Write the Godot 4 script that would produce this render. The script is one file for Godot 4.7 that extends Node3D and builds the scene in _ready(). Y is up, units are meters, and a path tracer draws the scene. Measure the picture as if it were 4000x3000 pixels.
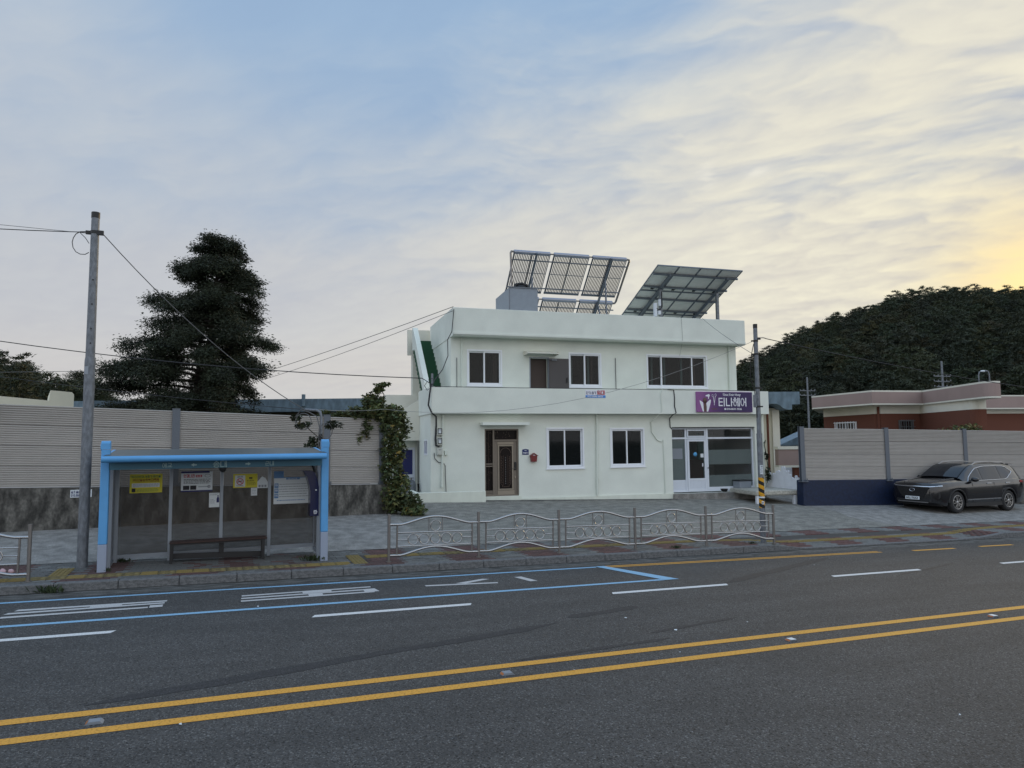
extends Node3D

# ---- frames measured for this place: u runs along the road, w across it, h above its plane
const EYE := 2.583
const SL := -0.0215
const ROAD_YAW := 0.383972
const FACE_YAW := 0.295045
var EU := Vector3(cos(ROAD_YAW), 0, -sin(ROAD_YAW))
var EW := Vector3(-sin(ROAD_YAW), 0, -cos(ROAD_YAW))
var road_frame: Transform3D
var face_frame: Transform3D
var rng := RandomNumberGenerator.new()
var mats := {}
var used := {}
var tex := {}


func G(u: float, w: float, h: float) -> Vector3:
	var q := EU * u + EW * w
	q.y = SL * u + h
	return q


func lot_h(w: float) -> float:
	var t := maxf(w - 16.9, 0.0)
	return 0.15 + minf(t, 2.0) * 0.12 + maxf(0.0, t - 2.0) * 0.055


# ------------------------------------------------------------------ mesh builder
class MB:
	var st := SurfaceTool.new()
	var smooth := false

	func _init() -> void:
		st.begin(Mesh.PRIMITIVE_TRIANGLES)

	func v(p: Vector3, uv: Vector2) -> void:
		st.set_smooth_group(0 if smooth else -1)
		st.set_uv(uv)
		st.add_vertex(p)

	func tri(a: Vector3, b: Vector3, c: Vector3, n: Vector3, ua := Vector2.ZERO, ub := Vector2.RIGHT, uc := Vector2.ONE) -> void:
		if (c - a).cross(b - a).dot(n) < 0.0:
			v(a, ua); v(c, uc); v(b, ub)
		else:
			v(a, ua); v(b, ub); v(c, uc)

	func quad(a: Vector3, b: Vector3, c: Vector3, d: Vector3, n: Vector3, u0 := Vector2.ZERO, u1 := Vector2.ONE) -> void:
		# a top-left, b top-right, c bottom-right, d bottom-left
		tri(a, b, c, n, u0, Vector2(u1.x, u0.y), u1)
		tri(a, c, d, n, u0, u1, Vector2(u0.x, u1.y))

	func box(t: Transform3D, s: Vector3) -> void:
		var h := s * 0.5
		for ax in 3:
			for sg: float in [-1.0, 1.0]:
				var n := Vector3.ZERO
				n[ax] = sg
				var i := (ax + 1) % 3
				var j := (ax + 2) % 3
				var p: Array[Vector3] = []
				for k in 4:
					var q := Vector3.ZERO
					q[ax] = sg * h[ax]
					q[i] = h[i] * (-1.0 if k == 0 or k == 3 else 1.0)
					q[j] = h[j] * (1.0 if k < 2 else -1.0)
					p.append(t * q)
				quad(p[0], p[1], p[2], p[3], t.basis * n)

	func bx(c: Vector3, s: Vector3) -> void:
		box(Transform3D(Basis(), c), s)

	func between(lo: Vector3, hi: Vector3) -> void:
		box(Transform3D(Basis(), (lo + hi) * 0.5), (hi - lo).abs())

	func cbox(t: Transform3D, s: Vector3, c: float) -> void:
		# box with chamfered edges
		var h := s * 0.5
		var f := {}
		for ax in 3:
			for sg: int in [-1, 1]:
				for a: int in [-1, 1]:
					for b: int in [-1, 1]:
						var q := Vector3.ZERO
						q[ax] = sg * h[ax]
						q[(ax + 1) % 3] = a * (h[(ax + 1) % 3] - c)
						q[(ax + 2) % 3] = b * (h[(ax + 2) % 3] - c)
						f[[ax, sg, a, b]] = t * q
		for ax in 3:
			for sg: int in [-1, 1]:
				var n := Vector3.ZERO
				n[ax] = sg
				quad(f[[ax, sg, -1, 1]], f[[ax, sg, 1, 1]], f[[ax, sg, 1, -1]], f[[ax, sg, -1, -1]], t.basis * n)
			var i := (ax + 1) % 3
			for s1: int in [-1, 1]:
				for s2: int in [-1, 1]:
					# edge between face +-ax and face +-i ; runs along k
					var n2 := Vector3.ZERO
					n2[ax] = s1
					n2[i] = s2
					# face ax: a is axis i, b is axis k. face i: a is axis k, b is axis ax
					quad(f[[ax, s1, s2, 1]], f[[i, s2, 1, s1]], f[[i, s2, -1, s1]], f[[ax, s1, s2, -1]], t.basis * n2)
		for x: int in [-1, 1]:
			for y: int in [-1, 1]:
				for z: int in [-1, 1]:
					tri(f[[0, x, y, z]], f[[1, y, z, x]], f[[2, z, x, y]], t.basis * Vector3(x, y, z))

	func tube(pts: Array, r: float, sides := 8, caps := true, r2 := -1.0) -> void:
		var n := pts.size()
		var up := Vector3.ZERO
		var rings: Array = []
		for i in n:
			var d: Vector3 = (pts[mini(i + 1, n - 1)] - pts[maxi(i - 1, 0)]).normalized()
			if i == 0:
				up = d.cross(Vector3.UP if absf(d.y) < 0.9 else Vector3.RIGHT).normalized()
			up = (up - d * up.dot(d)).normalized()
			var sd := d.cross(up)
			var rr := r if r2 < 0.0 else lerpf(r, r2, float(i) / (n - 1))
			var ring: Array = []
			for k in sides:
				var a := TAU * k / sides
				ring.append(pts[i] + (up * cos(a) + sd * sin(a)) * rr)
			rings.append(ring)
		var keep := smooth
		smooth = sides > 4
		for i in n - 1:
			for k in sides:
				var k2 := (k + 1) % sides
				var c: Vector3 = (pts[i] + pts[i + 1]) * 0.5
				quad(rings[i][k], rings[i][k2], rings[i + 1][k2], rings[i + 1][k], (rings[i][k] + rings[i + 1][k2]) * 0.5 - c, Vector2(float(k) / sides, float(i) / (n - 1)), Vector2(float(k + 1) / sides, float(i + 1) / (n - 1)))
		smooth = false
		if caps:
			for e in 2:
				var q: int = 0 if e == 0 else n - 1
				var nn: Vector3 = (pts[0] - pts[1]) if e == 0 else (pts[n - 1] - pts[n - 2])
				for k in range(1, sides - 1):
					tri(rings[q][0], rings[q][k], rings[q][k + 1], nn)
		smooth = keep

	func bar(a: Vector3, b: Vector3, wd: float, hg: float, up := Vector3.UP) -> void:
		var d := (b - a)
		var x := d.normalized()
		var z := x.cross(up).normalized()
		var y := z.cross(x)
		box(Transform3D(Basis(x, y, z), (a + b) * 0.5), Vector3(d.length(), hg, wd))

	func lathe(t: Transform3D, prof: Array, sides := 16) -> void:
		var keep := smooth
		smooth = true
		for i in prof.size() - 1:
			for k in sides:
				var a0 := TAU * k / sides
				var a1 := TAU * (k + 1) / sides
				var p: Vector2 = prof[i]
				var q: Vector2 = prof[i + 1]
				var am := (a0 + a1) * 0.5
				var e := q - p
				var nn := Vector3(cos(am) * e.y, -e.x, sin(am) * e.y)
				if nn.length() < 1e-7:
					continue
				quad(t * Vector3(p.x * cos(a0), p.y, p.x * sin(a0)), t * Vector3(p.x * cos(a1), p.y, p.x * sin(a1)), t * Vector3(q.x * cos(a1), q.y, q.x * sin(a1)), t * Vector3(q.x * cos(a0), q.y, q.x * sin(a0)), t.basis * nn)
		smooth = keep

	func ring(t: Transform3D, rad: float, r: float, n := 20, sides := 6, sy := 1.0) -> void:
		var pts: Array = []
		for i in n + 1:
			var a := TAU * i / n
			pts.append(t * Vector3(cos(a) * rad, sin(a) * rad * sy, 0))
		tube(pts, r, sides, false)

	func prism(poly: PackedVector2Array, t: Transform3D, depth: float, caps := true) -> void:
		# polygon in the xy plane of t, from z = 0 to z = depth
		var idx := Geometry2D.triangulate_polygon(poly)
		for k in range(0, idx.size(), 3):
			for e in 2:
				if not caps and e == 0:
					continue
				var z := 0.0 if e == 0 else depth
				var a := poly[idx[k]]
				var b := poly[idx[k + 1]]
				var c := poly[idx[k + 2]]
				tri(t * Vector3(a.x, a.y, z), t * Vector3(b.x, b.y, z), t * Vector3(c.x, c.y, z), t.basis * Vector3(0, 0, -1.0 if e == 0 else 1.0) * signf(depth))
		var area := 0.0
		for k in poly.size():
			area += poly[k].cross(poly[(k + 1) % poly.size()])
		for k in poly.size():
			var a := poly[k]
			var b := poly[(k + 1) % poly.size()]
			var e := b - a
			var nn := Vector3(e.y, -e.x, 0) * signf(area)
			quad(t * Vector3(a.x, a.y, depth), t * Vector3(b.x, b.y, depth), t * Vector3(b.x, b.y, 0), t * Vector3(a.x, a.y, 0), t.basis * nn)

	func ball(t: Transform3D, rx: float, ry: float, rz: float, n := 10) -> void:
		var prof: Array = []
		for i in n + 1:
			var a := PI * i / n - PI / 2
			prof.append(Vector2(cos(a), sin(a)))
		lathe(t.scaled_local(Vector3(rx, ry, rz)), prof, n + 4)

	func done() -> ArrayMesh:
		st.generate_normals()
		return st.commit()


# ------------------------------------------------------------------ scene helpers
func numbered(called: String) -> String:
	var n: int = used.get(called, 0)
	used[called] = n + 1
	return called if n == 0 else "%s_%03d" % [called, n]


func tag(o: Node3D, label := "", category := "", group := "", kind := "") -> Node3D:
	if label: o.set_meta("label", label)
	if category: o.set_meta("category", category)
	if group: o.set_meta("group", group)
	if kind: o.set_meta("kind", kind)
	return o


func root(called: String, t: Transform3D, label := "", category := "", group := "", kind := "") -> Node3D:
	var o := Node3D.new()
	o.name = numbered(called)
	o.transform = t
	add_child(o)
	return tag(o, label, category, group, kind)


func put(called: String, mesh: Mesh, m: Material, parent: Node = self, t := Transform3D()) -> MeshInstance3D:
	var o := MeshInstance3D.new()
	o.name = numbered(called) if parent == self else called
	o.mesh = mesh
	o.material_override = m
	o.transform = t
	parent.add_child(o, true)
	return o


func build(called: String, mb: MB, m: Material, parent: Node = self, t := Transform3D()) -> MeshInstance3D:
	return put(called, mb.done(), m, parent, t)


func many(called: String, mesh: Mesh, m: Material, places: Array, colors: Array, parent: Node = self) -> MultiMeshInstance3D:
	var mm := MultiMesh.new()
	mm.transform_format = MultiMesh.TRANSFORM_3D
	mm.use_colors = colors.size() > 0
	mm.mesh = mesh
	mm.instance_count = places.size()
	for i in places.size():
		mm.set_instance_transform(i, places[i])
		if colors.size() > 0:
			mm.set_instance_color(i, colors[i])
	var o := MultiMeshInstance3D.new()
	o.name = numbered(called) if parent == self else called
	o.multimesh = mm
	o.material_override = m
	parent.add_child(o, true)
	return o


func at(p: Vector3, yaw := 0.0) -> Transform3D:
	return Transform3D(Basis(Vector3.UP, yaw), p)


func R(lo: float, hi: float) -> float:
	return rng.randf_range(lo, hi)


# ------------------------------------------------------------------ materials
func M(called: String, c: Vector3, rough := 0.8, o := {}) -> StandardMaterial3D:
	if mats.has(called):
		return mats[called]
	var m := StandardMaterial3D.new()
	m.resource_name = called
	var s := Color(c.x, c.y, c.z).linear_to_srgb()
	s.a = o.get("alpha", 1.0)
	m.albedo_color = s
	m.roughness = rough
	m.metallic = o.get("metal", 0.0)
	m.metallic_specular = o.get("spec", 0.5)
	if o.has("alpha"):
		m.transparency = BaseMaterial3D.TRANSPARENCY_ALPHA
	if o.has("tex"):
		m.albedo_texture = tex[o.tex]
		if not o.get("uv", false):
			m.uv1_triplanar = true
			m.uv1_world_triplanar = o.get("world", false)
			m.uv1_scale = o.get("scale", Vector3.ONE)
	if o.has("detail"):
		m.detail_enabled = true
		m.detail_albedo = tex[o.detail]
		m.detail_blend_mode = BaseMaterial3D.BLEND_MODE_MUL
		m.detail_uv_layer = BaseMaterial3D.DETAIL_UV_2
		m.uv2_triplanar = true
		m.uv2_world_triplanar = o.get("world", false)
		m.uv2_scale = o.get("dscale", Vector3.ONE)
	if o.has("bump"):
		m.heightmap_enabled = true
		m.heightmap_texture = tex[o.bump]
		m.heightmap_scale = o.get("bscale", 0.3)
		if not o.has("tex"):
			m.uv1_triplanar = true
			m.uv1_scale = o.get("scale", Vector3.ONE)
	if o.get("vc", false):
		m.vertex_color_use_as_albedo = true
	if o.has("back"):
		var b: Vector3 = o.back
		m.backlight_enabled = true
		m.backlight = Color(b.x, b.y, b.z)
	if o.has("coat"):
		m.clearcoat_enabled = true
		m.clearcoat = o.coat
		m.clearcoat_roughness = 0.08
	if o.has("glow"):
		var e: Vector3 = o.glow
		m.emission_enabled = true
		m.emission = Color(e.x, e.y, e.z).linear_to_srgb()
	mats[called] = m
	return m


func noise_tex(freq: float, lo: float, hi: float, seed_n: int, oct := 4, size := 512, mid := 0.5, soft := 0.5) -> NoiseTexture2D:
	var n := FastNoiseLite.new()
	n.noise_type = FastNoiseLite.TYPE_SIMPLEX_SMOOTH
	n.frequency = freq
	n.seed = seed_n
	n.fractal_octaves = oct
	var t := NoiseTexture2D.new()
	t.width = size
	t.height = size
	t.seamless = true
	t.noise = n
	var g := Gradient.new()
	g.offsets = PackedFloat32Array([clampf(mid - soft, 0, 1), clampf(mid + soft, 0, 1)])
	g.colors = PackedColorArray([Color(lo, lo, lo), Color(hi, hi, hi)])
	t.color_ramp = g
	return t


func speckle(size: int, base: float, stones: int, seed_n: int, most: int) -> ImageTexture:
	var im := Image.create(size, size, false, Image.FORMAT_RGB8)
	im.fill(Color(base, base, base))
	var r := RandomNumberGenerator.new()
	r.seed = seed_n
	for i in stones:
		var v := base + r.randfn(0.0, 0.22)
		v = clampf(v, 0.12, 1.0)
		var tint := r.randf_range(-0.02, 0.02)
		var s := r.randi_range(1, most)
		im.fill_rect(Rect2i(r.randi_range(0, size - most), r.randi_range(0, size - most), s, r.randi_range(1, most)), Color(v + tint, v, v - tint))
	return ImageTexture.create_from_image(im)


func make_textures() -> void:
	tex.fine = noise_tex(0.09, 0.78, 1.0, 11, 4)
	tex.blotch = noise_tex(0.012, 0.74, 1.0, 12, 5)
	tex.stain = noise_tex(0.02, 0.34, 1.0, 13, 5, 512, 0.46, 0.22)
	tex.soot = noise_tex(0.014, 0.55, 1.0, 14, 5, 512, 0.45, 0.3)
	tex.bumpy = noise_tex(0.16, 0.0, 1.0, 15, 3)
	tex.asphalt = speckle(1024, 0.62, 60000, 16, 7)
	tex.gravel = speckle(512, 0.78, 16000, 17, 4)
	tex.lane_wear = noise_tex(0.02, 0.9, 1.0, 28, 4, 512, 0.5, 0.3)
	tex.wear = noise_tex(0.02, 0.8, 1.0, 18, 5, 512, 0.5, 0.3)
	tex.plaster = noise_tex(0.006, 0.95, 1.0, 19, 4)
	tex.skim = noise_tex(0.03, 0.975, 1.0, 29, 4)
	tex.paintwear = noise_tex(0.05, 0.78, 1.0, 20, 5, 512, 0.3, 0.2)
	tex.bark = noise_tex(0.05, 0.45, 1.0, 21, 5)


func make_materials() -> void:
	M("asphalt", Vector3(0.165, 0.163, 0.16), 0.88, {"tex": "asphalt", "scale": Vector3(0.36, 0.36, 0.36), "detail": "lane_wear", "dscale": Vector3(0.03, 0.12, 0.12), "bump": "asphalt", "bscale": 0.6})
	M("tar", Vector3(0.075, 0.075, 0.08), 0.85, {"tex": "asphalt", "scale": Vector3(0.5, 0.5, 0.5)})
	M("gutter", Vector3(0.22, 0.215, 0.20), 0.9, {"tex": "gravel", "scale": Vector3(0.8, 0.8, 0.8), "detail": "soot", "dscale": Vector3(0.25, 0.5, 0.9)})
	M("white_line", Vector3(0.66, 0.67, 0.67), 0.8, {"tex": "paintwear", "scale": Vector3(1.4, 1.4, 1.4)})
	M("text_line", Vector3(0.50, 0.50, 0.50), 0.8, {"tex": "paintwear", "scale": Vector3(1.7, 1.7, 1.7)})
	M("yellow_line", Vector3(0.66, 0.33, 0.045), 0.8, {"tex": "paintwear", "scale": Vector3(1.1, 1.1, 1.1)})
	M("blue_line", Vector3(0.24, 0.45, 0.64), 0.8, {"tex": "paintwear", "scale": Vector3(1.3, 1.3, 1.3)})
	M("kerb", Vector3(0.29, 0.295, 0.30), 0.85, {"tex": "gravel", "scale": Vector3(1.4, 1.4, 1.4), "detail": "wear", "dscale": Vector3(0.9, 1.5, 1.0)})
	M("dirt", Vector3(0.035, 0.032, 0.028), 0.95)
	M("bedding", Vector3(0.06, 0.055, 0.05), 0.95)
	M("paver_red", Vector3(0.20, 0.098, 0.088), 0.9, {"tex": "gravel", "scale": Vector3(2, 2, 2)})
	M("paver_dark_red", Vector3(0.145, 0.078, 0.07), 0.9, {"tex": "gravel", "scale": Vector3(2, 2, 2)})
	M("paver_grey", Vector3(0.27, 0.275, 0.265), 0.9, {"tex": "gravel", "scale": Vector3(2, 2, 2)})
	M("paver_dark_grey", Vector3(0.19, 0.19, 0.18), 0.9, {"tex": "gravel", "scale": Vector3(2, 2, 2)})
	M("tactile", Vector3(0.36, 0.265, 0.085), 0.85, {"tex": "gravel", "scale": Vector3(2, 2, 2)})
	M("tactile_worn", Vector3(0.24, 0.195, 0.085), 0.85, {"tex": "soot", "scale": Vector3(1.1, 1.1, 1.1)})
	M("concrete", Vector3(0.52, 0.50, 0.465), 0.9, {"tex": "gravel", "scale": Vector3(0.7, 0.7, 0.7), "detail": "wear", "dscale": Vector3(0.22, 0.22, 0.22)})
	M("lot", Vector3(0.44, 0.422, 0.37), 0.92, {"tex": "gravel", "scale": Vector3(0.4, 0.4, 0.4), "detail": "wear", "dscale": Vector3(0.16, 0.16, 0.22)})
	M("wall_concrete", Vector3(0.19, 0.18, 0.16), 0.92, {"tex": "soot", "scale": Vector3(0.5, 0.2, 0.5), "detail": "wear", "dscale": Vector3(1.1, 0.8, 1.1)})
	M("barrier_panel", Vector3(0.475, 0.45, 0.42), 0.7, {"tex": "plaster", "scale": Vector3(0.5, 0.5, 0.5)})
	M("barrier_panel_dirty", Vector3(0.44, 0.415, 0.385), 0.75, {"tex": "plaster", "scale": Vector3(0.5, 0.5, 0.5)})
	M("barrier_seam", Vector3(0.10, 0.094, 0.088), 0.8)
	M("barrier_post", Vector3(0.16, 0.18, 0.21), 0.6, {"tex": "fine"})
	M("zinc_line", Vector3(0.55, 0.55, 0.56), 0.5, {"metal": 0.3})
	M("navy", Vector3(0.005, 0.016, 0.055), 0.6, {"tex": "wear", "scale": Vector3(0.6, 0.6, 0.6)})
	M("mint", Vector3(0.805, 0.838, 0.757), 0.85, {"tex": "plaster", "scale": Vector3(0.25, 0.25, 0.25), "detail": "skim", "dscale": Vector3(1.2, 1.2, 1.2)})
	M("mint_stained", Vector3(0.75, 0.78, 0.68), 0.88, {"tex": "plaster", "scale": Vector3(0.9, 0.3, 0.9)})
	M("cream", Vector3(0.72, 0.69, 0.55), 0.85, {"tex": "plaster", "scale": Vector3(0.3, 0.3, 0.3)})
	M("cream_pale", Vector3(0.74, 0.72, 0.62), 0.85, {"tex": "plaster", "scale": Vector3(0.3, 0.3, 0.3)})
	M("blue_grey", Vector3(0.20, 0.28, 0.34), 0.8, {"tex": "blotch", "scale": Vector3(0.4, 0.2, 0.4)})
	M("dark_wall", Vector3(0.10, 0.085, 0.06), 0.9)
	M("pvc", Vector3(0.80, 0.82, 0.85), 0.4)
	M("alu_white", Vector3(0.66, 0.70, 0.76), 0.35)
	M("pipe_cream", Vector3(0.68, 0.72, 0.64), 0.5)
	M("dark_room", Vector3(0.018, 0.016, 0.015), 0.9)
	M("shop_room", Vector3(0.45, 0.46, 0.45), 0.9)
	M("pane", Vector3(0.012, 0.015, 0.016), 0.03, {"alpha": 0.4, "spec": 0.3})
	M("clear_pane", Vector3(0.03, 0.035, 0.034), 0.03, {"alpha": 0.2, "spec": 0.35})
	M("frost", Vector3(0.34, 0.42, 0.41), 0.6, {"alpha": 0.75})
	M("shelter_pane", Vector3(0.07, 0.06, 0.05), 0.04, {"alpha": 0.5, "spec": 0.3})
	M("curtain", Vector3(0.22, 0.36, 0.34), 0.9)
	M("curtain_brown", Vector3(0.12, 0.085, 0.075), 0.9)
	M("green_stair", Vector3(0.012, 0.07, 0.03), 0.75)
	M("bronze", Vector3(0.19, 0.16, 0.13), 0.45, {"metal": 0.35})
	M("bronze_light", Vector3(0.30, 0.255, 0.20), 0.45, {"metal": 0.35})
	M("door_dark", Vector3(0.014, 0.010, 0.009), 0.3, {"spec": 0.25})
	M("door_inlay", Vector3(0.09, 0.06, 0.045), 0.35, {"metal": 0.4})
	M("door_brown", Vector3(0.075, 0.066, 0.066), 0.6)
	M("black", Vector3(0.012, 0.012, 0.013), 0.5)
	M("rubber", Vector3(0.018, 0.018, 0.019), 0.8)
	M("steel", Vector3(0.43, 0.42, 0.415), 0.26, {"metal": 0.9})
	M("steel_post", Vector3(0.23, 0.215, 0.205), 0.42, {"metal": 0.8})
	M("galv", Vector3(0.30, 0.325, 0.36), 0.55, {"metal": 0.45, "tex": "fine", "scale": Vector3(2.5, 0.8, 2.5), "detail": "wear", "dscale": Vector3(1.5, 0.5, 1.5)})
	M("alu_grey", Vector3(0.27, 0.30, 0.34), 0.45, {"metal": 0.4})
	M("shelter_blue", Vector3(0.105, 0.36, 0.70), 0.42, {"tex": "plaster", "scale": Vector3(0.8, 0.8, 0.8)})
	M("shelter_grey", Vector3(0.30, 0.345, 0.44), 0.6)
	M("shelter_roof", Vector3(0.075, 0.09, 0.088), 0.4, {"tex": "wear", "scale": Vector3(0.8, 0.8, 0.8)})
	M("fascia_teal", Vector3(0.025, 0.125, 0.19), 0.4)
	M("fascia_text", Vector3(0.36, 0.52, 0.52), 0.6)
	M("wood_dark", Vector3(0.075, 0.035, 0.028), 0.5, {"tex": "bark", "scale": Vector3(0.5, 6, 6)})
	M("terminal", Vector3(0.014, 0.016, 0.06), 0.25)
	M("paper", Vector3(0.66, 0.70, 0.72), 0.7)
	M("paper_yellow", Vector3(0.62, 0.55, 0.035), 0.6)
	M("paper_blue", Vector3(0.10, 0.22, 0.42), 0.6)
	M("ink_black", Vector3(0.02, 0.02, 0.025), 0.7)
	M("ink_grey", Vector3(0.22, 0.24, 0.27), 0.7)
	M("ink_red", Vector3(0.52, 0.03, 0.05), 0.7)
	M("ink_navy", Vector3(0.02, 0.025, 0.12), 0.7)
	M("ink_green", Vector3(0.02, 0.16, 0.09), 0.7)
	M("ink_brown", Vector3(0.25, 0.07, 0.02), 0.7)
	M("ink_white", Vector3(0.78, 0.78, 0.82), 0.7)
	M("white_paint", Vector3(0.74, 0.76, 0.80), 0.6, {"tex": "plaster", "scale": Vector3(0.6, 0.6, 0.6)})
	M("deck", Vector3(0.52, 0.50, 0.43), 0.55, {"tex": "wear", "scale": Vector3(0.9, 0.9, 0.9)})
	M("solar_grey", Vector3(0.16, 0.18, 0.21), 0.45, {"metal": 0.5})
	M("manifold", Vector3(0.34, 0.36, 0.42), 0.4, {"metal": 0.6})
	M("solar_tube", Vector3(0.010, 0.018, 0.016), 0.25, {"spec": 0.3})
	M("pv_back", Vector3(0.78, 0.78, 0.74), 0.6, {"tex": "plaster"})
	M("pv_face", Vector3(0.01, 0.014, 0.04), 0.08)
	M("tank_grey", Vector3(0.27, 0.305, 0.35), 0.55, {"tex": "plaster"})
	M("pink", Vector3(0.345, 0.255, 0.23), 0.85, {"tex": "plaster", "scale": Vector3(0.4, 0.2, 0.4)})
	M("brick", Vector3(0.17, 0.058, 0.034), 0.88, {"tex": "fine", "scale": Vector3(1.2, 3.5, 1.2)})
	M("car_paint", Vector3(0.008, 0.0075, 0.009), 0.16, {"coat": 0.7, "spec": 0.5})
	M("car_black", Vector3(0.012, 0.012, 0.013), 0.55)
	M("car_glass", Vector3(0.01, 0.013, 0.018), 0.03, {"spec": 0.55})
	M("chrome", Vector3(0.72, 0.74, 0.78), 0.12, {"metal": 1.0})
	M("alloy", Vector3(0.42, 0.41, 0.40), 0.3, {"metal": 0.85})
	M("lamp_lens", Vector3(0.55, 0.6, 0.66), 0.12)
	M("tail_red", Vector3(0.4, 0.015, 0.015), 0.2)
	M("leaf_dark", Vector3(1, 1, 1), 0.75, {"vc": true, "back": Vector3(0.03, 0.05, 0.015)})
	M("trunk", Vector3(0.075, 0.06, 0.05), 0.95, {"tex": "bark", "scale": Vector3(2, 0.5, 2)})
	M("hill_soil", Vector3(0.022, 0.028, 0.016), 1.0)
	M("far_ground", Vector3(0.07, 0.075, 0.05), 1.0, {"tex": "blotch", "scale": Vector3(0.1, 0.1, 0.1)})
	M("wire", Vector3(0.03, 0.03, 0.033), 0.7)
	M("wire_pale", Vector3(0.3, 0.3, 0.29), 0.7)
	M("wire_grey", Vector3(0.12, 0.12, 0.12), 0.7)
	M("meter_case", Vector3(0.55, 0.56, 0.50), 0.5)
	M("mailbox_red", Vector3(0.16, 0.012, 0.012), 0.4)
	M("plate_navy", Vector3(0.012, 0.025, 0.12), 0.5)
	M("yellow_tape", Vector3(0.75, 0.42, 0.02), 0.5)
	M("sign_edge", Vector3(0.3, 0.1, 0.3), 0.5)


# ------------------------------------------------------------------ lettering
const CONS := {
	"G": "0444 40", "N": "0400 40", "D": "4404 0040", "L": "0444 4202 0040", "M": "0444 4000 04", "B": "0400 4044/0242", "S": "2400/2340",
	"O": "o", "J": "0444/2400/2340", "C": "1545/0343/2300/2240", "K": "0444 40/0242", "T": "4404 0040/0242", "P": "0444/0040/1410/3430", "H": "h",
}
const FIRST := ["G", "G", "N", "D", "D", "L", "M", "B", "B", "S", "S", "O", "J", "J", "C", "K", "T", "P", "H"]
const LAST := ["", "G", "G", "G", "N", "N", "N", "D", "L", "L", "L", "L", "L", "L", "L", "L", "M", "B", "B", "S", "S", "O", "J", "C", "K", "T", "P", "H"]


func cons_lines(k: String, lo: Vector2, hi: Vector2) -> Array:
	var out: Array = []
	var code: String = CONS[k]
	if code == "o" or code == "h":
		var top := 1.0 if code == "o" else 0.62
		var cir: Array = []
		for i in 15:
			var a := TAU * i / 14
			cir.append(lo + (hi - lo) * Vector2(0.5 + 0.5 * cos(a), top * (0.5 + 0.5 * sin(a))))
		out.append(cir)
		if code == "h":
			out.append([lo + (hi - lo) * Vector2(0.3, 1.04), lo + (hi - lo) * Vector2(0.7, 1.04)])
			out.append([lo + (hi - lo) * Vector2(0, 0.8), lo + (hi - lo) * Vector2(1, 0.8)])
		return out
	for part in code.split("/"):
		var d := part.replace(" ", "")
		var line: Array = []
		for i in range(0, d.length(), 2):
			line.append(lo + (hi - lo) * Vector2(int(d[i]) / 4.0, int(d[i + 1]) / 4.0))
		out.append(line)
	return out


func syllable(code: int) -> Array:
	var n := code - 0xAC00
	var fi: String = FIRST[n / 588]
	var vo := (n % 588) / 28
	var la: String = LAST[n % 28]
	var b := 0.42 if la else 0.0
	var out: Array = []
	var flat := vo in [8, 12, 13, 17, 18]
	var mixed := vo in [9, 10, 11, 14, 15, 16, 19]
	var side := vo in [0, 1, 2, 3, 4, 5, 6, 7, 20]
	if side:
		var dbl := vo in [1, 3, 5, 7]
		out += cons_lines(fi, Vector2(0.03, b + 0.04), Vector2(0.46 if dbl else 0.52, 0.96))
		var x1 := 0.70 if dbl else 0.82
		out.append([Vector2(x1, b), Vector2(x1, 1)])
		if dbl:
			out.append([Vector2(0.92, b), Vector2(0.92, 1)])
		var my := (1.0 + b) * 0.5
		var ys: Array = [my] if vo in [0, 1, 4, 5] else ([] if vo == 20 else [my - 0.1, my + 0.1])
		for y: float in ys:
			if vo in [0, 2]: out.append([Vector2(x1, y), Vector2(1.0, y)])
			elif vo in [1, 3]: out.append([Vector2(x1, y), Vector2(0.92, y)])
			else: out.append([Vector2(x1 - 0.2, y), Vector2(x1, y)])
	else:
		var top := 0.5 if not la else 0.66
		out += cons_lines(fi, Vector2(0.18, top), Vector2(0.82 if flat else 0.6, 0.98))
		var y0 := b + 0.12 if not la else b + 0.07
		out.append([Vector2(0.0, y0), Vector2(1.0 if flat else 0.66, y0)])
		var xs: Array = []
		if vo in [8, 9, 10, 11]: xs = [0.5 if flat else 0.38]
		elif vo == 12: xs = [0.35, 0.65]
		for x: float in xs: out.append([Vector2(x, y0), Vector2(x, top - 0.02)])
		xs = []
		if vo in [13, 14, 15, 16]: xs = [0.5 if flat else 0.38]
		elif vo == 17: xs = [0.35, 0.65]
		for x: float in xs: out.append([Vector2(x, y0), Vector2(x, maxf(b - 0.02, 0.0) if not la else b - 0.03)])
		if mixed:
			out.append([Vector2(0.86, b), Vector2(0.86, 1)])
			if vo == 9: out.append([Vector2(0.86, 0.6), Vector2(1, 0.6)])
	if la:
		out += cons_lines(la, Vector2(0.12, 0.0), Vector2(0.88, 0.31))
	return out


func strokes(mb: MB, lines: Array, t: Transform3D, h: float, weight: float) -> void:
	for line: Array in lines:
		for i in line.size() - 1:
			var a: Vector2 = line[i] * h
			var b: Vector2 = line[i + 1] * h
			var d := (b - a).normalized()
			var s := Vector2(-d.y, d.x) * weight * 0.5
			a -= d * weight * 0.42
			b += d * weight * 0.42
			mb.quad(t * Vector3(a.x + s.x, a.y + s.y, 0), t * Vector3(b.x + s.x, b.y + s.y, 0), t * Vector3(b.x - s.x, b.y - s.y, 0), t * Vector3(a.x - s.x, a.y - s.y, 0), t.basis.z)


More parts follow.
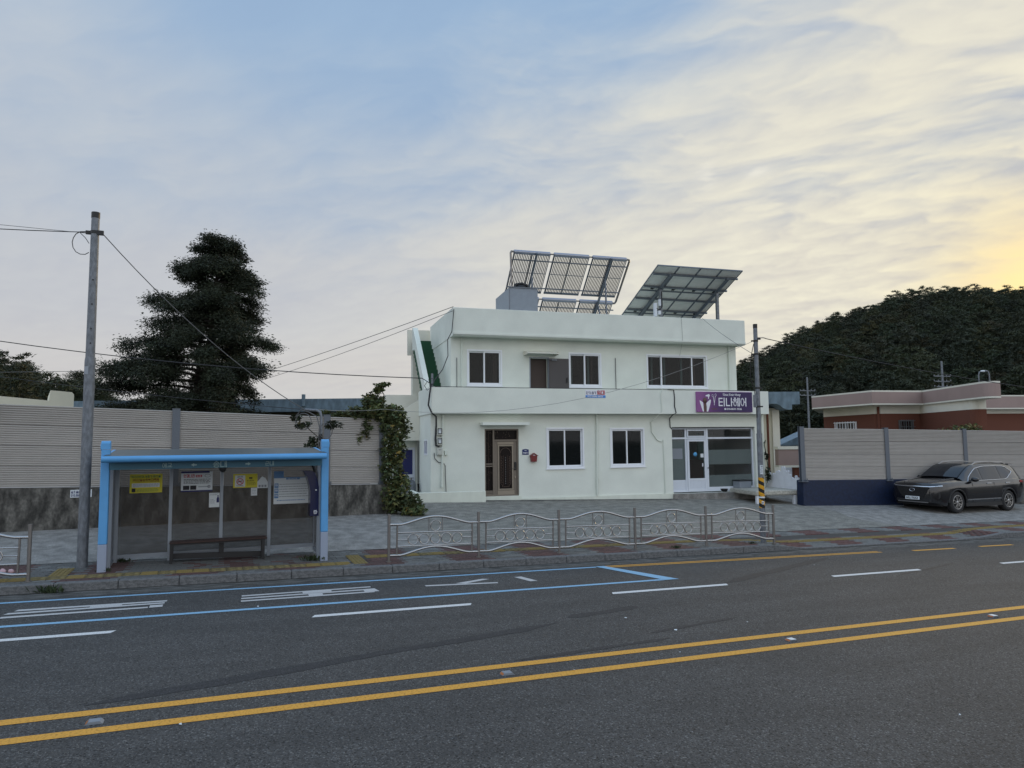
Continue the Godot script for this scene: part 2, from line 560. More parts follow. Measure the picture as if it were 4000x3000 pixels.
# writes s with its lower left corner at t's origin; hangul is drawn stroke by stroke, the rest set as type. Returns the width.
func write(parent: Node, s: String, t: Transform3D, h: float, m: Material, weight := 0.13, width := 0.0, slant := false) -> float:
	var mb := MB.new()
	var some := false
	var x := 0.0
	var run := ""
	var items: Array = []
	for ch in s + "~":
		var c: int = ch.unicode_at(0) if ch != "~" else 0
		if c >= 0xAC00 and c <= 0xD7A3 or c == 0:
			if run:
				items.append(run)
				run = ""
			if c != 0: items.append(c)
		else:
			run += ch
	var total := 0.0
	for pass_n in 2:
		x = 0.0
		var k := 1.0 if pass_n == 0 or width <= 0.0 else width / total
		for it: Variant in items:
			if it is int:
				if pass_n == 1:
					some = true
					strokes(mb, syllable(it), t * Transform3D(Basis().scaled(Vector3(k, 1, 1)), Vector3(x * k, 0, 0)), h, weight * h)
				x += h * 1.14
			else:
				var tm := TextMesh.new()
				var f := SystemFont.new()
				f.font_names = PackedStringArray(["Droid Serif" if slant else "Droid Sans"])
				f.font_weight = 700
				tm.font = f
				if slant:
					var fv := FontVariation.new()
					fv.base_font = f
					fv.variation_transform = Transform2D(Vector2(1, 0), Vector2(0.3, 1), Vector2.ZERO)
					tm.font = fv
				tm.text = it
				tm.font_size = 48
				tm.pixel_size = h / 48.0 / 0.72
				tm.depth = 0.002
				tm.curve_step = 1.2
				tm.horizontal_alignment = HORIZONTAL_ALIGNMENT_LEFT
				tm.vertical_alignment = VERTICAL_ALIGNMENT_BOTTOM
				var bb := tm.get_aabb()
				if pass_n == 1:
					put("lettering", tm, m, parent, t * Transform3D(Basis().scaled(Vector3(k, 1, 1)), Vector3((x - bb.position.x) * k, -bb.position.y, 0)))
				x += bb.size.x + h * 0.16
		total = x
	if some:
		build("lettering", mb, m, parent)
	return total


# ------------------------------------------------------------------ sky, sun, camera
func sky_image() -> ImageTexture:
	var wd := 4096
	var ht := 2048
	var im := Image.create(wd, ht, false, Image.FORMAT_RGBF)
	var n1 := FastNoiseLite.new()
	n1.noise_type = FastNoiseLite.TYPE_SIMPLEX_SMOOTH
	n1.seed = 5
	n1.frequency = 0.5
	n1.fractal_octaves = 5
	var n2 := FastNoiseLite.new()
	n2.noise_type = FastNoiseLite.TYPE_SIMPLEX_SMOOTH
	n2.seed = 9
	n2.frequency = 0.8
	n2.fractal_octaves = 5
	n2.fractal_gain = 0.55
	var sun := Vector3(sin(0.66) * cos(0.155), sin(0.155), -cos(0.66) * cos(0.155))
	var ca := cos(0.35)
	var sa := sin(0.35)
	var under := Color(0.16, 0.165, 0.17)
	for j in ht:
		var el := (0.5 - (j + 0.5) / ht) * PI
		if el < -0.06:
			im.fill_rect(Rect2i(0, j, wd, ht - j), under)
			break
		var se := sin(el)
		var ce := cos(el)
		# outside the view, four-pixel blocks are fine enough
		var i := 0
		while i < wd:
			var front := (i < 600 or i > wd - 600) and el < 0.75
			if not front and j % 4 != 0:
				i += 4
				continue
			var az := wrapf((i + 0.5) / wd * TAU, -PI, PI)
			var x := sin(az) * ce
			var z := -cos(az) * ce
			var k := 1.0 / (maxf(se, 0.0) + 0.14)
			var px := x * k
			var pz := z * k
			var wx := px * ca + pz * sa
			var wz := -px * sa + pz * ca
			var big := n1.get_noise_2d(wx * 0.9, wz * 1.2 + 3.0)
			var st := n2.get_noise_2d(wx * 2.0 + big * 1.6, wz * 5.2 + big * 2.2)
			var puff := n2.get_noise_2d(wx * 7.0 + 40.0 + st * 0.8, wz * 11.0 + st)
			var ang := acos(clampf(x * sun.x + se * sun.y + z * sun.z, -1.0, 1.0))
			var warm := exp(-ang * ang / 0.26)
			var glow := exp(-ang * ang / 0.0045)
			var glow2 := exp(-ang * ang / 0.015) * (0.75 + 0.6 * st + 0.3 * puff)
			var side := clampf(0.62 + az * 0.8, 0.3, 1.0)
			var gap := exp(-(pow((az + 0.22) / 0.48, 2.0) + pow((el - 0.66) / 0.27, 2.0)))
			var gap2 := exp(-(pow((az - 0.17) / 0.15, 2.0) + pow((el - 0.58) / 0.14, 2.0)))
			var cover := clampf(0.74 - 0.55 * gap - 0.25 * gap2 + big * 0.5 + (st * 0.32 + puff * 0.15) * side + (0.40 - el) * (1.25 if az < 0.3 else 1.25 - 0.6 * minf((az - 0.3) * 4.0, 1.0)) + warm * 0.2, 0.0, 1.0)
			cover = cover * cover * (3.0 - 2.0 * cover)
			var blue := Color(0.25, 0.36, 0.51).lerp(Color(0.34, 0.415, 0.50), clampf(1.0 - el * 1.7, 0.0, 1.0))
			var veil := Color(0.455, 0.468, 0.485).lerp(Color(0.62, 0.59, 0.50), clampf(warm * 1.2 + 0.22 * exp(-pow((az - 0.1) / 0.35, 2.0) - el * el * 4.0), 0.0, 1.0))
			var low := exp(-pow((el - 0.10) / 0.06, 2.0))
			veil = veil.lerp(Color(0.53, 0.485, 0.44), 0.45 * low * (1.0 - warm))
			var lav := exp(-pow((el - 0.2) / 0.1, 2.0)) * clampf((-0.05 - az) * 3.0, 0.0, 1.0)
			veil = veil.lerp(Color(0.395, 0.415, 0.46), 0.55 * lav)
			var c := blue.lerp(veil, cover)
			var shade := 1.0 + (st * 0.17 + puff * 0.12) * (0.22 + 1.2 * warm) * clampf(1.25 - el * 1.2, 0.3, 1.0) + big * 0.05
			c = Color(c.r * shade, c.g * shade, c.b * (shade * 0.6 + 0.4))
			c = c.lerp(Color(0.72, 0.57, 0.29), clampf(glow2 * 0.72, 0.0, 1.0))
			c = c.lerp(Color(1.0, 0.76, 0.33), clampf(glow * 0.9, 0.0, 1.0))
			var dot1 := exp(-(pow((az - 0.279) / 0.012, 2.0) + pow((el - 0.353) / 0.014, 2.0))) + exp(-(pow((az - 0.345) / 0.016, 2.0) + pow((el - 0.352) / 0.008, 2.0)))
			c = c.lerp(Color(0.66, 0.64, 0.57), clampf(dot1 * (0.7 + puff), 0.0, 0.8))
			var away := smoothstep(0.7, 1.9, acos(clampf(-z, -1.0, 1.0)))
			c *= 1.0 + 0.75 * away * (1.0 - warm)  # sky out of view brightened beyond the visible part, added to light the facade
			if front:
				im.set_pixel(i, j, c)
				i += 1
			else:
				im.fill_rect(Rect2i(i, j, 4, 4), c)
				i += 4
	# a short piece of vapour trail high up
	for s in 26:
		var a := 0.155 + s * 0.0005
		var e := 0.611 - s * 0.00075
		var ix := int(a / TAU * wd)
		var iy := int((0.5 - e / PI) * ht)
		im.set_pixel(ix, iy, im.get_pixel(ix, iy).lerp(Color(1.0, 0.97, 0.92), 0.6))
	return ImageTexture.create_from_image(im)


func _ready() -> void:
	rng.seed = 7
	# ---- camera
	var cam := Camera3D.new()
	cam.name = "camera"
	cam.fov = 57.06
	cam.near = 0.1
	cam.far = 3000.0
	cam.transform = Transform3D(Basis(Vector3.RIGHT, 0.0820328) * Basis(Vector3.BACK, -0.01018092), Vector3(0, EYE, 0))
	add_child(cam)
	cam.current = true
	# ---- sky and exposure
	var we := WorldEnvironment.new()
	we.name = "world"
	var env := Environment.new()
	env.background_mode = Environment.BG_SKY
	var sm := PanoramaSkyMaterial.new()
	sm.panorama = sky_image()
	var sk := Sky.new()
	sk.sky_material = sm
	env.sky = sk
	env.background_energy_multiplier = 1.0
	env.tonemap_mode = Environment.TONE_MAPPER_LINEAR
	env.tonemap_exposure = 1.28
	env.sdfgi_enabled = true
	env.ssao_enabled = true
	env.ssil_enabled = true
	we.environment = env
	add_child(we)
	# ---- the low sun, veiled by cloud above the hill
	var sun := DirectionalLight3D.new()
	sun.name = "sun"
	sun.light_color = Color(1.0, 0.87, 0.66)
	sun.light_energy = 0.3
	sun.light_angular_distance = 14.0
	sun.shadow_enabled = true
	var to_sun := Vector3(sin(0.63) * cos(0.2), sin(0.2), -cos(0.63) * cos(0.2))
	add_child(sun)
	sun.look_at_from_position(Vector3.ZERO, -to_sun, Vector3.UP)

	var ex := Vector3(EU.x, SL, EU.z).normalized()
	var ez := -EW
	road_frame = Transform3D(Basis(ex, ez.cross(ex), ez), Vector3.ZERO)
	face_frame = Transform3D(Basis(Vector3.UP, FACE_YAW), Vector3(-2.92, 0.51, -25.26))
	make_textures()
	make_materials()
	setting()
	barriers()
	building()
	roof_things()
	neighbours()
	shelter_place()
	street_things()
	platform_bench_place()
	car_place()
	plants()
	wires()


# ------------------------------------------------------------------ ground, road, pavement
func sheet(mb: MB, pts: Array, h: float) -> void:
	# flat polygon in (u, w) on the road plane
	var poly := PackedVector2Array()
	for q: Vector2 in pts:
		poly.append(q)
	var idx := Geometry2D.triangulate_polygon(poly)
	for k in range(0, idx.size(), 3):
		var a := poly[idx[k]]
		var b := poly[idx[k + 1]]
		var c := poly[idx[k + 2]]
		mb.tri(Vector3(a.x, h, -a.y), Vector3(b.x, h, -b.y), Vector3(c.x, h, -c.y), Vector3.UP)


func strip(mb: MB, a: Vector2, b: Vector2, wd: float, h: float) -> void:
	var d := (b - a).normalized()
	var s := Vector2(-d.y, d.x) * wd * 0.5
	sheet(mb, [a + s, b + s, b - s, a - s], h)


func sw_h(u: float, w: float) -> float:
	# pavement height: 0.15, sloping down to the dropped kerb at the drive
	var drop := smoothstep(12.95, 14.2, u) * (1.0 - smoothstep(20.7, 22.1, u))
	return 0.15 - 0.115 * drop * clampf((16.3 - w) / 1.5, 0.0, 1.0)


func setting() -> void:
	# far ground: one sheet to the horizon
	var mb := MB.new()
	mb.smooth = true
	var g := func(x: float, z: float) -> Vector3:
		var u := clampf(EU.x * x + EU.z * z, -90.0, 160.0)
		var w := EW.x * x + EW.z * z
		var y := SL * u - 0.30
		if w > 15.0:
			y += minf((w - 15.0) * 0.075, 0.75) - smoothstep(30.0, 45.0, w) * 0.2
		if w < -12.0:
			y -= minf((-12.0 - w) * 0.3, 4.0)
		return Vector3(x, y, z)
	var xs := [-1600.0, -600, -250, -120, -80, -60, -45, -35, -28, -22, -16, -10, -5, 0, 5, 10, 16, 22, 28, 35, 45, 60, 80, 120, 200, 300, 600, 1600]
	for i in xs.size() - 1:
		for j in xs.size() - 1:
			mb.quad(g.call(xs[i], xs[j]), g.call(xs[i + 1], xs[j]), g.call(xs[i + 1], xs[j + 1]), g.call(xs[i], xs[j + 1]), Vector3.UP)
	tag(build("ground", mb, mats.far_ground), "", "", "", "structure")

	# road with its markings
	var road := root("road", road_frame, "", "", "", "structure")
	mb = MB.new()
	for i in 26:
		var u0 := -70.0 + i * 9.0
		mb.quad(Vector3(u0, 0, -14.14), Vector3(u0 + 9, 0, -14.14), Vector3(u0 + 9, 0, 9), Vector3(u0, 0, 9), Vector3.UP)
	build("asphalt", mb, mats.asphalt, road)
	for w in [8.05, 7.545]:
		mb = MB.new()
		strip(mb, Vector2(-70, w), Vector2(160, w), 0.15, 0.004)
		build("yellow_line", mb, mats.yellow_line, road)
	for i in range(-5, 14):
		var u0 := 1.28 + i * 5.2
		mb = MB.new()
		sheet(mb, [Vector2(u0 + 0.03, 11.40), Vector2(u0 + 2.56, 11.40), Vector2(u0 + 2.5, 11.26), Vector2(u0 - 0.03, 11.26)], 0.004)
		build("lane_dash", mb, mats.white_line, road)
	mb = MB.new()
	strip(mb, Vector2(-40, 13.90), Vector2(7.55, 13.90), 0.10, 0.004)
	build("blue_line", mb, mats.blue_line, road)
	mb = MB.new()
	strip(mb, Vector2(-40, 12.10), Vector2(8.12, 12.16), 0.12, 0.004)
	build("blue_line", mb, mats.blue_line, road)
	mb = MB.new()
	sheet(mb, [Vector2(7.55, 13.95), Vector2(7.78, 13.95), Vector2(8.45, 12.10), Vector2(8.12, 12.10)], 0.008)
	build("blue_line", mb, mats.blue_line, road)
	for w in [13.93, 13.80]:
		mb = MB.new()
		strip(mb, Vector2(7.8, w), Vector2(15.7, w - 0.22), 0.07, 0.004)
		build("edge_line", mb, mats.yellow_line, road)
	for q: Array in [[16.75, 18.25], [19.3, 20.6], [22.0, 23.4], [25.0, 26.4]]:
		mb = MB.new()
		strip(mb, Vector2(q[0], 13.52), Vector2(q[1], 13.48), 0.13, 0.004)
		build("edge_line", mb, mats.yellow_line, road)
	var words: Array = [
		[[Vector2(-2.94, 13.28), Vector2(-0.85, 13.28), Vector2(-0.86, 13.18), Vector2(-2.97, 13.16)], [Vector2(-3.02, 13.06), Vector2(-0.88, 13.12), Vector2(-0.88, 13.02), Vector2(-3.06, 12.95)],
			[Vector2(-1.95, 13.17), Vector2(-1.5, 13.18), Vector2(-1.5, 13.09), Vector2(-1.95, 13.08)], [Vector2(-3.04, 12.80), Vector2(-1.1, 12.84), Vector2(-1.1, 12.74), Vector2(-3.1, 12.68)], [Vector2(-1.08, 12.93), Vector2(-0.89, 12.93), Vector2(-0.89, 12.76), Vector2(-1.08, 12.75)]],
		[[Vector2(0.30, 13.28), Vector2(2.53, 13.36), Vector2(2.52, 13.27), Vector2(0.30, 13.18)], [Vector2(0.29, 13.06), Vector2(2.40, 13.13), Vector2(2.40, 13.03), Vector2(0.29, 12.96)], [Vector2(0.28, 12.84), Vector2(2.52, 12.90), Vector2(2.5, 12.80), Vector2(0.28, 12.74)],
			[Vector2(1.38, 13.04), Vector2(1.62, 13.05), Vector2(1.62, 12.86), Vector2(1.38, 12.85)], [Vector2(2.34, 13.12), Vector2(2.56, 13.13), Vector2(2.6, 12.85), Vector2(2.34, 12.86)], [Vector2(1.3, 13.25), Vector2(1.8, 13.27), Vector2(1.8, 13.08), Vector2(1.3, 13.07)]],
		[[Vector2(3.50, 13.13), Vector2(4.90, 12.98), Vector2(4.88, 12.88), Vector2(3.50, 13.02)], [Vector2(4.1, 13.12), Vector2(4.74, 13.40), Vector2(4.86, 13.33), Vector2(4.28, 13.04)], [Vector2(5.40, 13.36), Vector2(5.56, 13.37), Vector2(5.69, 12.85), Vector2(5.53, 12.84)]],
	]
	for wd: Array in words:
		mb = MB.new()
		var hh := 0.004
		for poly: Array in wd:
			sheet(mb, poly, hh)
			hh += 0.001
		build("bay_lettering", mb, mats.text_line, road)
	# strips of newer tar with ragged edges
	var tars: Array = [[Vector2(-1.25, 8.30), Vector2(4.6, 9.72), 0.24], [Vector2(4.92, 9.98), Vector2(6.35, 10.27), 0.2], [Vector2(3.3, 8.19), Vector2(5.7, 8.43), 0.12], [Vector2(9.1, 11.47), Vector2(13.6, 13.3), 0.26], [Vector2(5.6, 8.75), Vector2(7.4, 9.1), 0.1], [Vector2(13.2, 11.0), Vector2(15.8, 11.7), 0.1]]
	for q: Array in tars:
		mb = MB.new()
		var n := 40
		var d: Vector2 = (q[1] - q[0]) / n
		var s := Vector2(-d.y, d.x).normalized()
		var e0 := R(0.3, 0.5)
		var e1 := R(0.3, 0.5)
		for i in n:
			var f0 := minf(1.0, minf(i, n - i) / 5.0 + 0.15)
			var f1 := minf(1.0, minf(i + 1, n - i - 1) / 5.0 + 0.15)
			var a: Vector2 = q[0] + d * i
			var b: Vector2 = a + d
			var e2 := clampf(e0 + R(-0.08, 0.08), 0.3, 0.6)
			var e3 := clampf(e1 + R(-0.08, 0.08), 0.3, 0.6)
			sheet(mb, [a + s * e0 * q[2] * f0, b + s * e2 * q[2] * f1, b - s * e3 * q[2] * f1, a - s * e1 * q[2] * f0], 0.003)
			e0 = e2
			e1 = e3
		build("tar_patch", mb, mats.tar, road)
	mb = MB.new()
	for i in 26:
		var u0 := -70.0 + i * 9.0
		mb.quad(Vector3(u0, 0.003, -14.62), Vector3(u0 + 9, 0.003, -14.62), Vector3(u0 + 9, 0.001, -14.13), Vector3(u0, 0.001, -14.13), Vector3.UP)
	build("gutter", mb, mats.gutter, road)
	mb = MB.new()
	var t0 := 0.05
	for i in 700:
		var u0 := -20.0 + i * 0.06
		var t1 := clampf(t0 + R(-0.015, 0.015), 0.015, 0.11)
		mb.quad(Vector3(u0, 0.006, -14.61), Vector3(u0 + 0.06, 0.006, -14.61), Vector3(u0 + 0.06, 0.006, -14.61 + t1), Vector3(u0, 0.006, -14.61 + t0), Vector3.UP)
		t0 = t1
	build("gutter_dirt", mb, mats.dirt, road)

	rng.seed = 9
	mb = MB.new()
	for i in 18:
		var fu := R(-4.0, 16.0)
		var fw := R(4.6, 13.6)
		var fa := R(0.0, TAU)
		var fl := R(0.012, 0.045)
		var d1 := Vector3(cos(fa), 0, sin(fa)) * fl
		var d2 := Vector3(-sin(fa), 0, cos(fa)) * fl * R(0.25, 0.6)
		var c0 := Vector3(fu, 0.012, -fw)
		mb.quad(c0 - d1, c0 + d2 + Vector3(0, 0.01, 0), c0 + d1, c0 - d2, Vector3.UP)
	tag(build("litter_flecks", mb, mats.paper, road), "", "", "", "stuff")

	# kerb, stone by stone
	var kerb := root("kerb", road_frame, "", "", "", "structure")
	var full := MB.new()
	full.cbox(Transform3D(Basis(), Vector3(0, -0.02, 0)), Vector3(0.985, 0.34, 0.18), 0.012)
	var full_mesh := full.done()
	for i in range(-28, 50):
		var u0 := 11.17 + i * 0.9935
		var d0 := 1.0 - sw_drop(u0)
		var d1 := 1.0 - sw_drop(u0 + 0.985)
		if d0 > 0.99 and d1 > 0.99:
			put("kerb_stone", full_mesh, mats.kerb, kerb, Transform3D(Basis(Vector3.RIGHT, R(-0.008, 0.008)), Vector3(u0 + 0.495, R(-0.004, 0.003), -14.71)))
		else:
			mb = MB.new()
			var y0 := lerpf(0.03, 0.15, d0)
			var y1 := lerpf(0.03, 0.15, d1)
			mb.prism(PackedVector2Array([Vector2(u0, -0.2), Vector2(u0 + 0.985, -0.2), Vector2(u0 + 0.985, y1), Vector2(u0, y0)]), Transform3D(Basis(), Vector3(0, 0, -14.80)), 0.18)
			build("kerb_stone", mb, mats.kerb, kerb)
	# pavement: bedding, pavers, tactile tiles
	var walk := root("sidewalk", road_frame, "", "", "", "structure")
	mb = MB.new()
	for i in 120:
		var u0 := -30.0 + i * 0.75
		for j in 4:
			var w0 := 14.80 + j * 0.545
			var w1 := w0 + 0.545
			mb.quad(Vector3(u0, sw_h(u0, w1) - 0.012, -w1), Vector3(u0 + 0.75, sw_h(u0 + 0.75, w1) - 0.012, -w1), Vector3(u0 + 0.75, sw_h(u0 + 0.75, w0) - 0.012, -w0), Vector3(u0, sw_h(u0, w0) - 0.012, -w0), Vector3.UP)
	build("bedding", mb, mats.bedding, walk)
	var pm := MB.new()
	pm.cbox(Transform3D(Basis(), Vector3(0, -0.03, 0)), Vector3(0.222, 0.06, 0.112), 0.006)
	var paver := pm.done()
	var tm := MB.new()
	tm.cbox(Transform3D(Basis(), Vector3(0, -0.03, 0)), Vector3(0.296, 0.06, 0.296), 0.005)
	for k in 4:
		tm.cbox(Transform3D(Basis(), Vector3(0, 0.002, -0.108 + k * 0.072)), Vector3(0.27, 0.012, 0.034), 0.004)
	var tile := tm.done()
	var spots: Array = []
	for j in 19:
		var w := 14.86 + j * 0.1165
		for i in 230:
			var u := -24.0 + i * 0.2265 + (0.113 if j % 2 else 0.0)
			if u > 27.0:
				continue
			# where the tactile tiles lie
			if u > 2.42 and u < 2.95 and w > 15.0 and w < 16.25 and w > 15.2:
				continue
			if (u < 2.4 and absf(w - 15.23) < 0.2) or (u > 2.9 and absf(w - 15.98) < 0.2):
				continue
			if u > -3.0 and u < -2.68 and w > 15.0 and w < 16.1:
				continue
			spots.append(Vector3(u, w, Vector2(u * 0.3746 + w * 0.927, 0).x))
	var near := spots.duplicate()
	near.sort_custom(func(a: Vector3, b: Vector3) -> bool: return (absf(a.x - 6.5) * 0.45 + a.y) < (absf(b.x - 6.5) * 0.45 + b.y))
	var picked := {}
	for k in 300:
		picked[near[k]] = true
	var rest := {"paver_red": [], "paver_dark_red": [], "paver_grey": [], "paver_dark_grey": []}
	for q: Vector3 in spots:
		var band := fposmod(q.x - 14.0 + (0.0 if q.y > 16.0 else 0.25), 1.84) < 0.92
		var dirty := q.x < 12.8 and rng.randf() < (0.75 if q.x < 3.0 else 0.5) or rng.randf() < 0.15
		if q.x > -2.6 and q.x < 2.2 and q.y > 15.4 and rng.randf() < 0.8:
			band = fposmod(q.x, 2.4) < 0.6
			dirty = true
		var mk := ("paver_dark_red" if dirty else "paver_red") if band else ("paver_dark_grey" if dirty else "paver_grey")
		var tr := Transform3D(Basis.from_euler(Vector3(R(-0.012, 0.012), R(-0.008, 0.008), R(-0.012, 0.012))), Vector3(q.x, sw_h(q.x, q.y) + R(-0.003, 0.003), -q.y))
		if picked.has(q):
			put("paver", paver, mats[mk], walk, tr)
		else:
			rest[mk].append(tr)
	for mk: String in rest:
		tag(many("paving", paver, mats[mk], rest[mk], [], walk), "", "", "", "stuff")
	var tiles: Array = []
	for i in 40:
		tiles.append([Vector2(-9.4 + i * 0.3, 15.23), false])
	for i in 84:
		var u := 3.05 + i * 0.3
		tiles.append([Vector2(u, 15.98 - 0.5 * smoothstep(11.0, 15.0, u) + 0.45 * smoothstep(20.0, 24.5, u)), false])
	for j in 4:
		tiles.append([Vector2(2.66, 15.22 + j * 0.3), true])
		if j < 3:
			tiles.append([Vector2(-2.84, 15.53 + j * 0.3), true])
	for q: Array in tiles:
		var p2: Vector2 = q[0]
		put("tactile_tile", tile, mats.tactile_worn if rng.randf() < 0.4 and p2.x < 12.0 else mats.tactile, walk, Transform3D(Basis(Vector3.UP, PI / 2 if q[1] else R(-0.01, 0.01)), Vector3(p2.x, sw_h(p2.x, p2.y) + 0.004, -p2.y)))

	# the yards behind the pavement: pale concrete, grey tarmac, pale concrete
	var bl := func(w: float) -> float: return lerpf(4.55, 4.75, clampf((w - 16.9) / 5.0, 0.0, 1.0)) + (0.0 if w > 18.6 else (18.6 - w) * 0.55)
	var br := func(w: float) -> float: return lerpf(20.6, 20.5, clampf((w - 16.9) / 5.0, 0.0, 1.0)) - 0.7 * exp(-pow((w - 18.3) / 1.0, 2.0))
	var regions: Array = [["concrete_yard", mats.concrete, func(_w: float) -> float: return -30.0, bl, 0.0], ["tarmac_yard", mats.lot, bl, br, 0.0], ["concrete_drive", mats.concrete, br, func(_w: float) -> float: return 60.0, 0.0]]
	for q: Array in regions:
		mb = MB.new()
		mb.smooth = true
		for j in 26:
			var w0 := 16.98 + j * 0.5
			var w1 := w0 + 0.5
			for i in 16:
				var s0 := i / 16.0
				var s1 := (i + 1) / 16.0
				var p: Array = []
				for e: Array in [[s0, w1], [s1, w1], [s1, w0], [s0, w0]]:
					p.append(Vector3(lerpf(q[2].call(e[1]), q[3].call(e[1]), e[0]), lot_h(e[1]), -e[1]))
				mb.quad(p[0], p[1], p[2], p[3], Vector3.UP)
		tag(build(q[0], mb, q[1], self, road_frame), "", "", "", "structure")
	mb = MB.new()
	var e0 := 0.3
	for i in 110:
		var s0 := 2.0 + i * 0.07
		var e1 := clampf(e0 + R(-0.07, 0.07), 0.12, 0.6)
		var q: Array = []
		for e: Array in [[s0, 0.06], [s0 + 0.07, 0.06], [s0 + 0.07, e1], [s0, e0]]:
			var g3: Vector3 = road_frame.affine_inverse() * (face_frame * Vector3(e[0], 0, e[1]))
			q.append(Vector3(g3.x, lot_h(-g3.z) + 0.005, g3.z))
		mb.quad(q[0], q[1], q[2], q[3], Vector3.UP)
		e0 = e1
	tag(build("damp_stain_on_ground", mb, M("damp", Vector3(0.11, 0.108, 0.10), 0.9, {"tex": "soot", "scale": Vector3(0.5, 0.5, 0.5)}), self, road_frame), "", "", "", "structure")
	hills()


func sw_drop(u: float) -> float:
	return smoothstep(12.95, 14.25, u) * (1.0 - smoothstep(20.7, 22.1, u))


# ------------------------------------------------------------------ sound barriers
func corrugated(length: float) -> ArrayMesh:
	# one half-metre module: twelve trapezoid ribs, x along, y up, front +z
	var mb := MB.new()
	var ribs := 9
	var hgt := 0.489
	var p := hgt / ribs
	var prev := Vector2(0.0, 0.0)
	var prof: Array = [Vector2(0, -0.05), Vector2(0, 0)]
	for i in ribs:
		var y := i * p
		prof.append(Vector2(y + p * 0.30, 0.0))
		prof.append(Vector2(y + p * 0.42, 0.032))
		prof.append(Vector2(y + p * 0.88, 0.032))
		prof.append(Vector2(y + p, 0.0))
	prof.append(Vector2(hgt, -0.05))
	prof.append(Vector2(0, -0.05))
	for i in prof.size() - 1:
		var a: Vector2 = prof[i]
		var b: Vector2 = prof[i + 1]
		var n := Vector3(0, a.y - b.y, b.x - a.x)
		mb.quad(Vector3(0, b.x, b.y), Vector3(length, b.x, b.y), Vector3(length, a.x, a.y), Vector3(0, a.x, a.y), n)
	return mb.done()


func barrier(parent: Node3D, s0: float, bays: Array, y0: float, slope: float) -> void:
	# frame: x along, y up, z towards the road. posts between bays
	var s := s0
	for i in bays.size() + 1:
		var yb := y0 + slope * (s - s0)
		var mb := MB.new()
		for e in [-0.06, 0.06]:
			mb.bx(Vector3(s, yb + 1.0, e), Vector3(0.19, 2.09, 0.014))
		mb.bx(Vector3(s, yb + 1.0, 0), Vector3(0.012, 2.09, 0.106))
		mb.bx(Vector3(s, yb + 2.052, 0), Vector3(0.20, 0.012, 0.15))
		mb.bx(Vector3(s, yb - 0.035, 0.03), Vector3(0.30, 0.024, 0.24))
		for e in [-0.11, 0.11]:
			mb.bx(Vector3(s + e, yb + 0.03, 0.11), Vector3(0.03, 0.10, 0.03))
		build("post", mb, mats.barrier_post, parent)
		if i == bays.size():
			break
		var ln: float = bays[i]
		var mesh := corrugated(ln - 0.03)
		for k in 4:
			put("panel", mesh, mats.barrier_panel_dirty if k == 3 or (k == 2 and rng.randf() < 0.4) else mats.barrier_panel, parent, Transform3D(Basis(Vector3.BACK, atan(slope)), Vector3(s + 0.015, yb + 0.004 + k * 0.5, 0.0)))
		mb = MB.new()
		mb.bar(Vector3(s + 0.02, yb + 1.0, -0.035), Vector3(s + ln - 0.02, yb + 1.0 + slope * ln, -0.035), 0.01, 1.99)
		build("backing", mb, mats.barrier_seam, parent)
		mb = MB.new()
		mb.bar(Vector3(s + 0.1, yb - 0.012, 0.02), Vector3(s + ln - 0.1, yb - 0.012 + slope * ln, 0.02), 0.08, 0.02)
		build("bottom_rail", mb, mats.zinc_line, parent)
		s += ln


func barriers() -> void:
	# left one: ends by the house
	var yaw := 0.53
	var pr := Vector3(-3.87, 0, -22.09)
	var dx := Vector3(cos(yaw), 0, -sin(yaw))
	var o := pr - dx * 8.5
	var left := root("sound_barrier", Transform3D(Basis(Vector3.UP, yaw), o), "long grey-beige ribbed sound barrier on stained concrete wall behind the bus shelter", "sound barrier")
	var mb := MB.new()
	# concrete plinth following the slope
	for i in 8:
		var a := -9.0 + i * 2.19
		var b := a + 2.19
		mb.prism(PackedVector2Array([Vector2(a, -0.4), Vector2(b, -0.4), Vector2(b, 1.575 - 0.0295 * b), Vector2(a, 1.575 - 0.0295 * a)]), Transform3D(Basis(), Vector3(0, 0, -0.22)), 0.46)
	build("concrete_base", mb, mats.wall_concrete, left)
	barrier(left, -5.68, [4.08, 4.08, 4.08, 1.72], 1.76, -0.0295)
	# right one: navy painted base, then bare concrete
	yaw = deg_to_rad(16.0)
	var right := root("sound_barrier", Transform3D(Basis(Vector3.UP, yaw), Vector3(10.99, 0, -27.12)), "ribbed sound barrier on low navy-blue wall behind the parked car", "sound barrier")
	mb = MB.new()
	mb.cbox(Transform3D(Basis(Vector3.BACK, -0.0155), Vector3(3.3, 0.26, -0.12)), Vector3(6.6, 1.42, 0.4), 0.02)
	var nb := build("painted_base", mb, mats.navy, right)
	nb.set_meta("label", "navy blue painted base wall")
	mb = MB.new()
	mb.box(Transform3D(Basis(Vector3.BACK, -0.0155), Vector3(12.6, 0.10, -0.12)), Vector3(11.99, 1.42, 0.36))
	build("concrete_base", mb, mats.wall_concrete, right)
	barrier(right, 0.06, [3.96, 3.96, 3.96, 3.96], 1.01, -0.0155)
	# painted sheet with a telephone number on the left base
	mb = MB.new()
	var sg := root("phone_number_sign", left.transform * Transform3D(Basis(), Vector3(0.13, 1.3, 0.245)), "small white sign with navy phone number on concrete wall behind the pole", "sign")
	mb.between(Vector3(0, 0.02, 0), Vector3(0.46, 0.21, 0.006))
	build("sheet", mb, mats.paper, sg)
	write(sg, "벌초 풀베기 조", at(Vector3(0.02, 0.125, 0.009)), 0.055, mats.ink_navy, 0.15, 0.30)
	write(sg, "010.8669.56", at(Vector3(0.02, 0.04, 0.009)), 0.062, mats.ink_navy, 0.13, 0.30)


